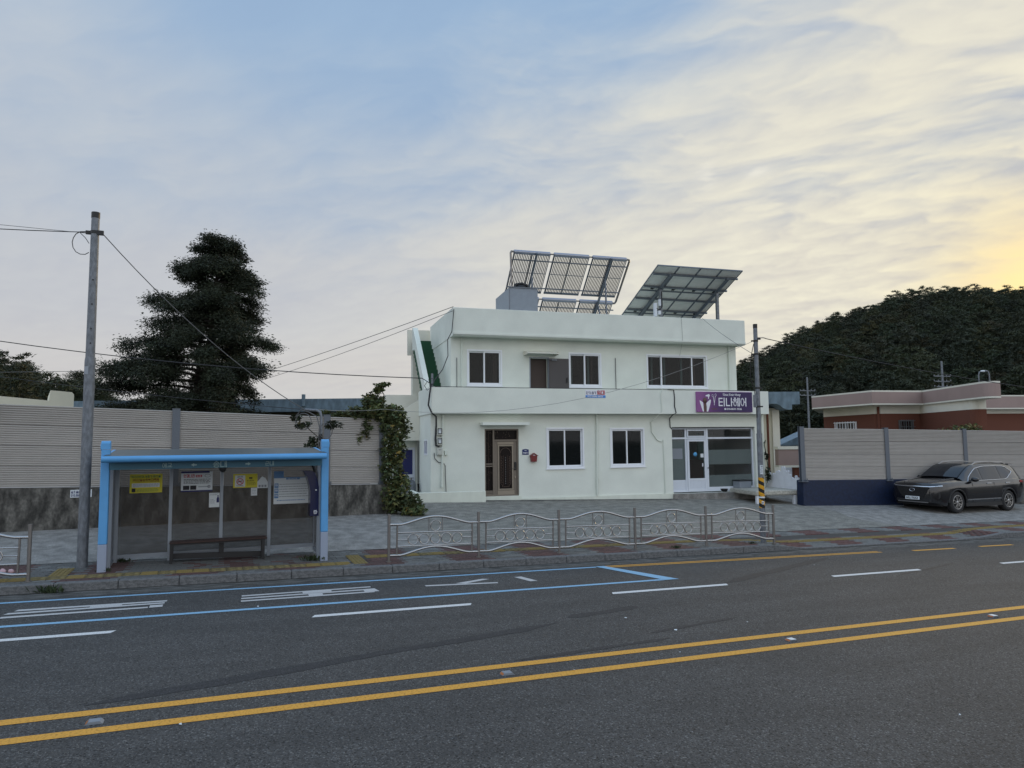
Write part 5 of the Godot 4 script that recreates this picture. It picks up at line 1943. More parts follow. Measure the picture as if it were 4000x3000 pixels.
		mb.between(Vector3(x - 0.035, 0.1, z + 0.6), Vector3(x + 0.035, 2.35, z + 0.67))
		build("side_post", mb, mats.alu_grey, o)
	mb = MB.new()
	mb.ball(at(Vector3(2.1, 2.1, 0.05)), 0.07, 0.07, 0.07, 8)
	mb.bx(Vector3(2.1, 2.14, 0.05), Vector3(0.17, 0.04, 0.12))
	build("camera_dome", mb, mats.black, o)
	mb = MB.new()
	mb.tube([Vector3(3.1, 2.2, -1.05), Vector3(3.4, 2.13, -1.0), Vector3(3.7, 2.16, -0.95), Vector3(3.98, 2.2, -0.7)], 0.02, 6)
	mb.tube([Vector3(3.8, 2.2, -0.6), Vector3(3.95, 2.12, -0.55), Vector3(4.0, 1.95, -0.5)], 0.025, 6)
	build("cable", mb, mats.black, o)
	# bench
	var be := root("bench", t, "dark wooden slatted bench inside the bus shelter", "bench")
	for k in 4:
		mb = MB.new()
		mb.cbox(at(Vector3(2.08, 0.585, -0.86 + k * 0.092)), Vector3(1.9, 0.035, 0.08), 0.008)
		build("slat", mb, mats.wood_dark, be)
	for x in [1.17, 2.95]:
		for zz in [-0.85, -0.58]:
			mb = MB.new()
			mb.box(at(Vector3(x, 0.34, zz)), Vector3(0.06, 0.46, 0.05))
			build("leg", mb, mats.black, be)
	mb = MB.new()
	mb.bar(Vector3(1.2, 0.30, -0.72), Vector3(2.95, 0.24, -0.72), 0.05, 0.11)
	mb.box(at(Vector3(2.12, 0.44, -0.72)), Vector3(0.1, 0.26, 0.05))
	mb.box(at(Vector3(2.07, 0.55, -0.72)), Vector3(1.84, 0.03, 0.3))
	build("frame", mb, mats.black, be)
	# passenger information terminal
	var te := root("information_terminal", t, "dark navy curved information terminal on the shelter's right post", "terminal")
	mb = MB.new()
	var prof := PackedVector2Array()
	for k in 9:
		var f := k / 8.0
		prof.append(Vector2(0.0 + 0.21 * pow(f, 0.55), 0.98 - 0.36 * f * f))
	prof.append(Vector2(0.21, 0.0))
	prof.append(Vector2(0.03, 0.0))
	for k in 9:
		var f := 1.0 - k / 8.0
		prof.append(Vector2(-0.21 + 0.24 * pow(f, 0.6), 0.99 - 0.45 * f * f))
	mb.prism(prof, at(Vector3(3.86, 1.02, -0.70)), 0.34)
	build("case", mb, mats.terminal, te)
	mb = MB.new()
	mb.between(Vector3(4.06, 1.3, -0.6), Vector3(4.12, 1.98, -0.4))
	build("backplate", mb, mats.alu_grey, te)
	mb = MB.new()
	mb.lathe(Transform3D(Basis(Vector3.RIGHT, PI / 2), Vector3(4.01, 1.58, -0.357)), [Vector2(0, 0.004), Vector2(0.018, 0.004), Vector2(0.018, 0)], 10)
	build("button", mb, mats.paper, te)
	mb = MB.new()
	mb.ring(Transform3D(Basis(), Vector3(4.0, 1.105, -0.355)), 0.036, 0.006, 12, 4, 0.45)
	mb.bar(Vector3(3.965, 1.13, -0.355), Vector3(4.03, 1.14, -0.355), 0.004, 0.014)
	mb.bar(Vector3(3.965, 1.07, -0.355), Vector3(4.03, 1.07, -0.355), 0.004, 0.012)
	build("emblem", mb, mats.ink_white, te)
	posters(t, z)


func poster(called: String, t: Transform3D, x0: float, y0: float, x1: float, y1: float, m: Material, label: String, cat: String) -> Node3D:
	var o := root(called, t * at(Vector3(x0, y0, 0)), label, cat, "")
	var mb := MB.new()
	mb.between(Vector3(0, 0, 0), Vector3(x1 - x0, y1 - y0, 0.004))
	build("sheet", mb, m, o)
	return o


func lines_of_print(o: Node3D, x0: float, y0: float, x1: float, n: int, dy: float, h: float, m: Material) -> void:
	# rows of print too small to read: broken runs of strokes
	var mb := MB.new()
	for k in n:
		var x := x0
		while x < x1 - 0.02:
			var w := minf(R(0.012, 0.05), x1 - x)
			mb.between(Vector3(x, y0 - k * dy, 0.004), Vector3(x + w, y0 - k * dy + h, 0.006))
			x += w + R(0.006, 0.014)
	build("small_print", mb, m, o)


func posters(t0: Transform3D, zz: float) -> void:
	rng.seed = 31
	var t := t0 * at(Vector3(0, 0, zz + 0.008))
	var o := poster("yellow_poster", t, 0.33, 1.60, 0.94, 1.99, mats.paper_yellow, "yellow printed poster in the leftmost pane of the bus shelter", "poster")
	write(o, "여수신안경·보청기·렌즈몰", at(Vector3(0.03, 0.315, 0.006)), 0.042, mats.ink_green, 0.17, 0.55)
	write(o, "2022 일상회복 대축제", at(Vector3(0.05, 0.245, 0.006)), 0.048, mats.ink_brown, 0.18, 0.50)
	lines_of_print(o, 0.10, 0.222, 0.55, 1, 0.02, 0.01, mats.ink_brown)
	var mb := MB.new()
	mb.between(Vector3(0.04, 0.115, 0.004), Vector3(0.56, 0.20, 0.0055))
	build("pale_panel", mb, mats.paper, o)
	lines_of_print(o, 0.06, 0.175, 0.54, 3, 0.022, 0.009, mats.ink_grey)
	mb = MB.new()
	mb.between(Vector3(0.04, 0.02, 0.004), Vector3(0.11, 0.095, 0.0055))
	build("portrait", mb, mats.ink_black, o)
	lines_of_print(o, 0.13, 0.075, 0.54, 3, 0.024, 0.009, mats.ink_green)
	o = poster("optician_poster", t, 1.30, 1.60, 1.92, 2.02, mats.paper, "white optician's poster with navy edges in the second pane of the shelter", "poster")
	mb = MB.new()
	mb.between(Vector3(0, 0.385, 0.004), Vector3(0.56, 0.425, 0.006))
	mb.between(Vector3(0, -0.01, 0.004), Vector3(0.62, 0.018, 0.006))
	build("navy_edge", mb, mats.ink_navy, o)
	write(o, "안경나라", at(Vector3(0.05, 0.295, 0.006)), 0.065, mats.ink_red, 0.17, 0.22)
	mb = MB.new()
	mb.between(Vector3(0.29, 0.295, 0.004), Vector3(0.41, 0.345, 0.006))
	build("red_label", mb, mats.ink_red, o)
	write(o, "여수점", at(Vector3(0.305, 0.303, 0.008)), 0.034, mats.ink_white, 0.15, 0.09)
	mb = MB.new()
	mb.ring(at(Vector3(0.52, 0.325, 0.007)), 0.055, 0.004, 16, 4, 0.6)
	build("emblem", mb, mats.ink_grey, o)
	lines_of_print(o, 0.05, 0.245, 0.58, 4, 0.028, 0.012, mats.ink_black)
	mb = MB.new()
	mb.between(Vector3(0.04, 0.03, 0.004), Vector3(0.165, 0.12, 0.006))
	mb.between(Vector3(0.18, 0.03, 0.004), Vector3(0.30, 0.12, 0.006))
	build("photo", mb, mats.ink_black, o)
	mb = MB.new()
	mb.bar(Vector3(0.34, 0.09, 0.006), Vector3(0.56, 0.09, 0.006), 0.003, 0.014)
	mb.bar(Vector3(0.40, 0.04, 0.006), Vector3(0.40, 0.13, 0.006), 0.003, 0.014)
	mb.ring(at(Vector3(0.55, 0.09, 0.006)), 0.025, 0.008, 12, 4)
	build("map", mb, mats.ink_grey, o)
	o = poster("wedding_notice", t, 1.86, 1.24, 2.07, 1.55, mats.paper, "small white notice with two figures in the shelter's second pane", "notice")
	lines_of_print(o, 0.02, 0.28, 0.18, 2, 0.02, 0.008, mats.ink_grey)
	mb = MB.new()
	mb.prism(PackedVector2Array([Vector2(0.15, 0.10), Vector2(0.20, 0.10), Vector2(0.20, 0.19), Vector2(0.19, 0.22), Vector2(0.165, 0.22), Vector2(0.15, 0.18)]), at(Vector3(0, 0, 0.004)), 0.002)
	mb.lathe(Transform3D(Basis(Vector3.RIGHT, PI / 2), Vector3(0.178, 0.24, 0.004)), [Vector2(0, 0.002), Vector2(0.016, 0.002), Vector2(0.016, 0)], 10)
	build("dark_figure", mb, mats.ink_navy, o)
	lines_of_print(o, 0.02, 0.16, 0.12, 4, 0.025, 0.008, mats.ink_grey)
	o = poster("no_smoking_sign", t, 2.34, 1.64, 2.84, 1.94, mats.paper_yellow, "yellow no-smoking sign with crossed cigarette in the shelter's third pane", "sign")
	mb = MB.new()
	mb.between(Vector3(0.035, 0.02, 0.004), Vector3(0.245, 0.27, 0.006))
	build("white_field", mb, mats.paper, o)
	mb = MB.new()
	mb.ring(at(Vector3(0.14, 0.135, 0.009)), 0.066, 0.008, 20, 4)
	mb.bar(Vector3(0.095, 0.18, 0.011), Vector3(0.185, 0.09, 0.011), 0.003, 0.014)
	build("prohibition_ring", mb, mats.ink_red, o)
	mb = MB.new()
	mb.bar(Vector3(0.09, 0.125, 0.008), Vector3(0.18, 0.15, 0.008), 0.003, 0.018)
	build("cigarette", mb, mats.ink_black, o)
	write(o, "금연구역", at(Vector3(0.085, 0.225, 0.008)), 0.028, mats.ink_black, 0.13, 0.11)
	write(o, "No Smoking", at(Vector3(0.07, 0.03, 0.008)), 0.02, mats.ink_black, 0.1, 0.14)
	write(o, "버스정류소", at(Vector3(0.285, 0.135, 0.006)), 0.033, mats.ink_black, 0.14, 0.15)
	mb = MB.new()
	mb.between(Vector3(0.325, 0.19, 0.004), Vector3(0.395, 0.225, 0.006))
	build("bus_mark", mb, mats.ink_black, o)
	lines_of_print(o, 0.28, 0.10, 0.47, 3, 0.024, 0.008, mats.ink_black)
	o = root("house_shaped_leaflet", t * at(Vector3(2.84, 1.62, 0)), "white house-shaped leaflet beside the no-smoking sign", "leaflet")
	mb = MB.new()
	mb.prism(PackedVector2Array([Vector2(0, 0), Vector2(0.22, 0), Vector2(0.22, 0.13), Vector2(0.17, 0.22), Vector2(0.1, 0.26), Vector2(0, 0.14)]), at(Vector3.ZERO), 0.004)
	build("sheet", mb, mats.paper, o)
	mb = MB.new()
	for k in 3:
		mb.between(Vector3(0.025 + k * 0.062, 0.02, 0.004), Vector3(0.07 + k * 0.062, 0.07, 0.006))
	build("photos", mb, mats.ink_grey, o)
	o = poster("torn_note", t, 2.71, 1.46, 2.84, 1.63, mats.paper, "small pale note below the no-smoking sign", "note")
	lines_of_print(o, 0.02, 0.14, 0.11, 4, 0.034, 0.007, mats.ink_grey)
	o = poster("route_map_board", t, 3.19, 1.25, 3.96, 1.84, mats.paper, "large white bus route board with blue numbers in the shelter's rightmost pane", "route map")
	mb = MB.new()
	mb.between(Vector3(0, 0.575, 0.004), Vector3(0.77, 0.592, 0.006))
	mb.between(Vector3(0.26, 0.54, 0.004), Vector3(0.56, 0.575, 0.006))
	mb.between(Vector3(0, 0.59, -0.001), Vector3(0.21, 0.73, 0.004))
	for k in 3:
		mb.between(Vector3(0.012, 0.36 - k * 0.115, 0.004), Vector3(0.10, 0.46 - k * 0.115, 0.006))
	build("blue_field", mb, mats.paper_blue, o)
	for k in 3:
		write(o, ["106", "109", "116"][k], at(Vector3(0.02, 0.395 - k * 0.115, 0.008)), 0.045, mats.ink_white, 0.1, 0.07)
	write(o, "버스시간표", at(Vector3(0.31, 0.545, 0.008)), 0.024, mats.ink_white, 0.12, 0.2)
	lines_of_print(o, 0.12, 0.43, 0.74, 6, 0.055, 0.014, mats.ink_grey)
	lines_of_print(o, 0.07, 0.07, 0.70, 1, 0.05, 0.018, mats.paper_blue)


# ------------------------------------------------------------------ railings, poles, small things on the road
func rail_panel(ln: float) -> Node3D:
	var o := Node3D.new()
	o.name = "panel"
	var curve := func(lo: float, rise: float) -> Array:
		var p: Array = [Vector3(0, lo, 0)]
		for k in 21:
			var f := k / 20.0
			p.append(Vector3(lerpf(0.24, ln - 0.24, f), lo + rise * pow(sin(PI * f), 1.35), 0))
		p.append(Vector3(ln, lo, 0))
		return p
	for q: Array in [[0.775, 0.155], [0.13, 0.155]]:
		var mb := MB.new()
		mb.tube(curve.call(q[0], q[1]), 0.026, 8)
		build("rail", mb, mats.steel, o)
	for x in [0.165, ln - 0.165]:
		var mb := MB.new()
		mb.tube([Vector3(x, 0.13, 0), Vector3(x, 0.77, 0)], 0.02, 8)
		build("stile", mb, mats.steel_post, o)
	for y in [0.60, 0.315]:
		var mb := MB.new()
		mb.tube([Vector3(0.175, y, 0), Vector3(ln - 0.175, y, 0)], 0.017, 6)
		build("bar", mb, mats.steel, o)
	for q: Array in [[0.18, ln * 0.5 - 0.62], [ln * 0.5 + 0.62, ln - 0.18]]:
		var mb := MB.new()
		mb.tube([Vector3(q[0], 0.457, 0), Vector3(q[1], 0.457, 0)], 0.013, 6)
		build("bar", mb, mats.steel, o)
	for x in [ln * 0.5 - 0.15, ln * 0.5 + 0.15]:
		var mb := MB.new()
		mb.tube([Vector3(x, 0.60, 0), Vector3(x, 0.90, 0)], 0.009, 6)
		build("bar", mb, mats.steel_post, o)
	var r1 := MB.new()
	r1.ring(Transform3D(), 0.112, 0.0125, 24, 6)
	var big := r1.done()
	for k in 5:
		put("ring", big, mats.steel, o, at(Vector3(ln * 0.5 + (k - 2) * 0.248, 0.457, 0)))
	put("ring", big, mats.steel, o, at(Vector3(ln * 0.5, 0.735, 0)))
	return o


func street_things() -> void:
	rng.seed = 101
	var posts: Array = [Vector2(3.24, 15.07), Vector2(5.26, 15.10), Vector2(7.25, 15.11), Vector2(9.30, 15.10), Vector2(11.36, 15.05), Vector2(13.40, 14.90)]
	var left: Array = [Vector2(-3.19, 14.97), Vector2(-5.22, 14.97), Vector2(-7.25, 14.97)]
	for run in 2:
		var o := root("pedestrian_railing", Transform3D(), "five-panel stainless railing with rings along the kerb beside the striped pole" if run == 0 else "short end of stainless ring railing at the left edge beside the tall pole", "railing", "stainless pavement railings")
		var ps: Array = posts if run == 0 else left
		for i in ps.size():
			var q: Vector2 = ps[i]
			var mb := MB.new()
			mb.tube([Vector3(0, -0.05, 0), Vector3(0, 0.985, 0)], 0.032, 10)
			mb.tube([Vector3(0, 0.985, 0), Vector3(0, 1.0, 0)], 0.034, 10)
			mb.tube([Vector3(0, -0.01, 0), Vector3(0, 0.015, 0)], 0.055, 10)
			build("post", mb, mats.steel_post, o, at(G(q.x, q.y, 0.15), R(-0.3, 0.3)))
			if i == ps.size() - 1:
				break
			var a := q
			var b: Vector2 = ps[i + 1]
			if run == 1:
				a = ps[i + 1]
				b = q
			var p := rail_panel((b - a).length())
			var x := (G(b.x, b.y, 0.15) - G(a.x, a.y, 0.15)).normalized()
			var zz := x.cross(Vector3.UP).normalized()
			p.transform = Transform3D(Basis(x, zz.cross(x), zz), G(a.x, a.y, 0.15))
			o.add_child(p, true)
	# tall galvanised pole on the left
	var gl := G(-2.59, 16.35, 0.15)
	var o := root("utility_pole", at(gl), "tall galvanised steel pole left of the bus shelter", "pole")
	var mb := MB.new()
	mb.tube([Vector3(0, -0.1, 0), Vector3(0, 4.1, 0)], 0.098, 16)
	build("lower_shaft", mb, mats.galv, o)
	mb = MB.new()
	mb.tube([Vector3(0, 4.1, 0), Vector3(0, 4.17, 0)], 0.098, 16, true, 0.088)
	mb.tube([Vector3(0, 4.17, 0), Vector3(0, 7.06, 0)], 0.086, 16, true, 0.076)
	build("upper_shaft", mb, mats.galv, o)
	mb = MB.new()
	mb.tube([Vector3(0, 7.05, 0), Vector3(0, 7.17, 0)], 0.081, 16)
	build("cap", mb, mats.black, o)
	mb = MB.new()
	mb.tube([Vector3(0, 6.72, 0), Vector3(0, 6.78, 0)], 0.087, 14)
	mb.box(Transform3D(Basis(Vector3.UP, 0.4), Vector3(-0.11, 6.75, 0)), Vector3(0.14, 0.07, 0.06))
	mb.box(Transform3D(Basis(Vector3.UP, 0.4), Vector3(0.11, 6.74, 0)), Vector3(0.12, 0.09, 0.06))
	build("cable_clamp", mb, mats.black, o)
	mb = MB.new()
	for y in [5.75, 5.25, 4.75, 4.45, 3.9, 3.35, 2.85, 2.55]:
		var a := 1.1 if int(y * 4) % 2 else 2.1
		mb.tube([Vector3(cos(a) * 0.07, y, sin(a) * 0.07), Vector3(cos(a) * 0.093, y, sin(a) * 0.093)], 0.016, 8)
	build("bolt_holes", mb, mats.black, o)
	mb = MB.new()
	mb.between(Vector3(-0.05, 3.82, 0.09), Vector3(0.03, 3.98, 0.1))
	build("faded_label", mb, mats.alu_grey, o)
	# shorter pole on the right with hazard wrap
	var gr := G(13.24, 15.12, 0.15)
	o = root("utility_pole", at(gr), "steel pole with black and yellow hazard wrap at the railing end", "pole")
	mb = MB.new()
	mb.tube([Vector3(0, -0.1, 0), Vector3(0, 2.84, 0)], 0.074, 16)
	build("lower_shaft", mb, mats.galv, o)
	mb = MB.new()
	mb.tube([Vector3(0, 2.84, 0), Vector3(0, 2.88, 0)], 0.077, 16)
	mb.tube([Vector3(0, 2.86, 0), Vector3(0, 5.74, 0)], 0.060, 16, true, 0.055)
	build("upper_shaft", mb, mats.galv, o)
	mb = MB.new()
	mb.tube([Vector3(0, 5.73, 0), Vector3(0, 5.84, 0)], 0.059, 14)
	build("cap", mb, mats.black, o)
	var im := Image.create(128, 256, false, Image.FORMAT_RGB8)
	for i in 128:
		for j in 256:
			var f := fposmod(i * 0.55 + j * 1.0, 64.0)
			var c := Color(0.9, 0.66, 0.08) if f < 33.0 else Color(0.07, 0.07, 0.07)
			if f < 33.0 and absf(f - 16.0) < 10.0 and (i * 7 + j * 3) % 11 < 3 and (j / 9) % 3 == 0:
				c = Color(0.75, 0.35, 0.08)
			im.set_pixel(i, j, c)
	tex.hazard = ImageTexture.create_from_image(im)
	M("hazard_wrap", Vector3(0.8, 0.8, 0.8), 0.5, {"tex": "hazard", "uv": true})
	mb = MB.new()
	mb.tube([Vector3(0, 0.91, 0), Vector3(0, 1.71, 0)], 0.0765, 18, false)
	build("hazard_wrap", mb, mats.hazard_wrap, o)
	mb = MB.new()
	mb.tube([Vector3(0, 1.17, 0), Vector3(0, 1.21, 0)], 0.0785, 18, false)
	build("white_band", mb, mats.paper, o)
	var tag_xf := Transform3D(Basis(Vector3.UP, -0.45), Vector3.ZERO)
	mb = MB.new()
	mb.box(tag_xf * at(Vector3(0.03, 1.92, 0.071)), Vector3(0.075, 0.24, 0.012))
	mb.box(tag_xf * at(Vector3(0.035, 1.05, 0.076)), Vector3(0.06, 0.08, 0.012))
	build("sticker", mb, mats.paper, o)
	write(o, "kt", tag_xf * at(Vector3(0.013, 1.03, 0.084)), 0.04, mats.ink_black, 0.1, 0.045)
	write(o, "M", tag_xf * at(Vector3(0.02, 1.985, 0.079)), 0.035, mats.ink_black, 0.1)
	rng.seed = 55
	mb = MB.new()
	for k in 5:
		mb.box(tag_xf * at(Vector3(0.03 + R(-0.015, 0.015), 1.96 - k * 0.027, 0.079)), Vector3(R(0.025, 0.055), 0.009, 0.004))
	build("small_print", mb, mats.ink_grey, o)
	mb = MB.new()
	for y in [5.38, 5.02, 4.1, 3.6]:
		mb.tube([Vector3(0, y - 0.025, 0), Vector3(0, y + 0.025, 0)], 0.064, 12)
		mb.bx(Vector3(-0.08 if y > 5.0 else 0.07, y, 0.02), Vector3(0.09, 0.035, 0.04))
	mb.bx(Vector3(0.08, 5.44, 0.02), Vector3(0.08, 0.06, 0.05))
	build("cable_clamp", mb, mats.black, o)
	mb = MB.new()
	mb.cbox(at(Vector3(-0.09, 3.75, 0.03)), Vector3(0.08, 0.34, 0.07), 0.01)
	build("splice_box", mb, mats.galv, o)
	mb = MB.new()
	mb.tube([Vector3(-0.07, 5.3, 0.03), Vector3(-0.17, 4.9, 0.04), Vector3(-0.19, 4.4, 0.04), Vector3(-0.1, 4.05, 0.03), Vector3(-0.07, 3.7, 0.05), Vector3(-0.065, 3.3, 0.05)], 0.011, 5)
	mb.tube([Vector3(-0.07, 5.0, 0.03), Vector3(-0.13, 4.6, 0.05), Vector3(-0.09, 4.2, 0.05)], 0.006, 5)
	build("drop_cable", mb, mats.black, o)
	# conduit mast behind the shelter
	o = root("conduit_mast", at(Vector3(-4.65, 0.3, -17.2)), "thin hooked conduit mast with cable loops behind the shelter's right post", "mast")
	mb = MB.new()
	mb.tube([Vector3(0, -0.2, 0), Vector3(0, 2.95, 0), Vector3(-0.03, 3.06, 0), Vector3(-0.12, 3.1, 0), Vector3(-0.4, 3.12, 0)], 0.035, 8)
	build("mast", mb, mats.galv, o)
	mb = MB.new()
	mb.ring(at(Vector3(-0.42, 2.83, 0.05)), 0.19, 0.012, 18, 5, 1.05)
	mb.ring(Transform3D(Basis(Vector3.UP, 0.7), Vector3(0.12, 2.6, 0.02)), 0.17, 0.010, 18, 5, 1.1)
	mb.tube([Vector3(-0.62, 2.95, 0.0), Vector3(-0.5, 3.12, 0), Vector3(-0.3, 3.06, 0.02), Vector3(-0.1, 2.95, 0.03), Vector3(-0.03, 2.7, 0.05), Vector3(-0.05, 2.3, 0.05), Vector3(0.0, 2.0, 0.05)], 0.014, 6)
	build("cable_loop", mb, mats.wire_grey, o)
	mb = MB.new()
	mb.cbox(at(Vector3(0.0, 2.45, 0.04)), Vector3(0.09, 0.16, 0.08), 0.02)
	build("cable_tie", mb, mats.black, o)
	# raised pavement markers between the yellow lines
	var mm := MB.new()
	mm.prism(PackedVector2Array([Vector2(-0.075, 0), Vector2(0.075, 0), Vector2(0.05, 0.022), Vector2(-0.05, 0.022)]), at(Vector3(0, 0, -0.05)), 0.1)
	var body := mm.done()
	var fm := MB.new()
	fm.quad(Vector3(-0.0535, 0.0205, -0.043), Vector3(-0.0535, 0.0205, 0.043), Vector3(-0.0745, 0.003, 0.043), Vector3(-0.0745, 0.003, -0.043), Vector3(-1, 1, 0))
	var face := fm.done()
	var labels: Array = ["raised road marker between the yellow lines, nearest the picture's left edge", "raised road marker between yellow lines, second from left, with amber face", "raised road marker between yellow lines, third from left, pale top", "raised road marker between yellow lines, nearest the picture's right edge"]
	for i in 4:
		var rm := root("road_marker", road_frame * at(Vector3([-1.08, 3.04, 7.21, 11.29][i], 0.002, -7.76)), labels[i], "road marker", "raised markers between the yellow lines")
		put("body", body, mats.alu_grey if i < 2 else mats.galv, rm)
		put("reflector", face, M("amber", Vector3(0.4, 0.12, 0.02), 0.4), rm)
		var tp := MB.new()
		tp.between(Vector3(-0.046, 0.0225, -0.046), Vector3(0.046, 0.0245, 0.046))
		build("top_plate", tp, mats.alu_grey if i < 2 else mats.paper, rm)
	# crumpled bag by the left railing
	o = root("litter_bag", at(G(-3.75, 16.0, 0.15)), "small crumpled pink and white litter beside the left railing post", "litter")
	mb = MB.new()
	for k in 5:
		mb.ball(Transform3D(Basis(Vector3(R(-1, 1), R(-1, 1), R(-1, 1)).normalized(), R(0, 3)), Vector3(R(-0.1, 0.1), 0.04, R(-0.04, 0.04))), R(0.04, 0.07), R(0.03, 0.05), R(0.03, 0.05), 5)
	build("bag", mb, M("litter_pink", Vector3(0.55, 0.36, 0.38), 0.6), o)
	# gas bottle by the back door
	o = root("gas_bottle", face_frame * at(Vector3(-0.35, -0.3, -2.2)), "grey gas bottle standing by the back door at the house corner", "gas bottle")
	mb = MB.new()
	mb.lathe(at(Vector3.ZERO), [Vector2(0.0, 0.0), Vector2(0.17, 0.0), Vector2(0.18, 0.06), Vector2(0.18, 0.78), Vector2(0.15, 0.9), Vector2(0.07, 0.97), Vector2(0.0, 0.98)], 16)
	build("cylinder", mb, mats.galv, o)
	mb = MB.new()
	mb.tube([Vector3(0, 0.96, 0), Vector3(0, 1.06, 0)], 0.03, 8)
	mb.ring(Transform3D(Basis(Vector3.RIGHT, PI / 2), Vector3(0, 1.04, 0)), 0.1, 0.012, 14, 5)
	build("valve", mb, mats.steel_post, o)


# ------------------------------------------------------------------ white platform bench
func platform_bench_place() -> void:
	rng.seed = 202
	var pf := Vector3(9.27, 0, -27.15)
	var yaw := deg_to_rad(13.0)
	var wd := 1.75
	var dp := 2.1
	var t := at(Vector3(pf.x, 0.0, pf.z), yaw)
	var o := root("platform_bench", t, "low white wooden platform bench with scalloped headboard beside the shop", "platform bench")
	var mb := MB.new()
	mb.cbox(at(Vector3(wd * 0.5, 0.545, -dp * 0.5)), Vector3(wd + 0.1, 0.19, dp + 0.1), 0.035)
	build("deck", mb, mats.deck, o)
	for q: Array in [[0.06, -0.06, 0.05], [wd - 0.1, -0.06, 0.05], [0.06, -dp + 0.06, 0.2], [wd - 0.1, -dp + 0.06, 0.1]]:
		mb = MB.new()
		mb.cbox(at(Vector3(q[0], (q[2] - 0.1 + 0.45) * 0.5, q[1])), Vector3(0.11, 0.55 - q[2], 0.11), 0.008)
		build("leg", mb, mats.white_paint, o)
	# headboard along the right side
	mb = MB.new()
	var hb: Array = [Vector2(0.0, 0.40)]
	var tops := PackedVector2Array([Vector2(0.0, 0.42), Vector2(dp + 0.05, 0.42)])
	var n := 15
	var hts: Array = [1.20, 1.29, 1.15, 1.22, 1.22, 1.31, 1.34, 1.30, 1.50, 1.50, 1.34, 1.36, 1.22, 1.10, 1.06, 1.18, 1.10]
	n = hts.size()
	var pts: Array = []
	for k in n:
		var x0 := (dp + 0.05) * k / n
		var x1 := (dp + 0.05) * (k + 1) / n
		for j in 6:
			var a := PI - PI * j / 5.0
			pts.append(Vector2((x0 + x1) * 0.5 + (x1 - x0) * 0.5 * cos(a), hts[k] - 0.075 + 0.075 * sin(a)))
	pts.reverse()
	for q: Vector2 in pts:
		tops.append(q)
	# x of the outline runs from the back of the bench to its front
	mb.prism(tops, Transform3D(Basis(Vector3(0, 0, 1), Vector3.UP, Vector3(-1, 0, 0)), Vector3(wd + 0.11, 0.0, -dp)), 0.06)
	build("headboard", mb, mats.white_paint, o)
	# things on and beside it
	var bo := root("lidded_box", t * at(Vector3(0.45, 0.64, -dp + 0.35), 0.25), "pale metal box with dark lid on the white platform bench", "box")
	mb = MB.new()
	mb.cbox(at(Vector3(0, 0.14, 0)), Vector3(0.62, 0.28, 0.4), 0.015)
	build("box", mb, mats.alu_grey, bo)
	mb = MB.new()
	mb.cbox(at(Vector3(0.02, 0.30, 0)), Vector3(0.70, 0.045, 0.46), 0.015)
	build("lid", mb, mats.black, bo)
	var pot := root("dark_bowl", face_frame * at(Vector3(11.72, 0.02, 0.35)), "small dark bowl on the shop step by the platform bench", "bowl")
	mb = MB.new()
	mb.lathe(at(Vector3.ZERO), [Vector2(0.0, 0.0), Vector2(0.09, 0.0), Vector2(0.15, 0.1), Vector2(0.155, 0.12), Vector2(0.13, 0.115), Vector2(0.08, 0.03), Vector2(0.0, 0.03)], 14)
	build("bowl", mb, mats.black, pot)


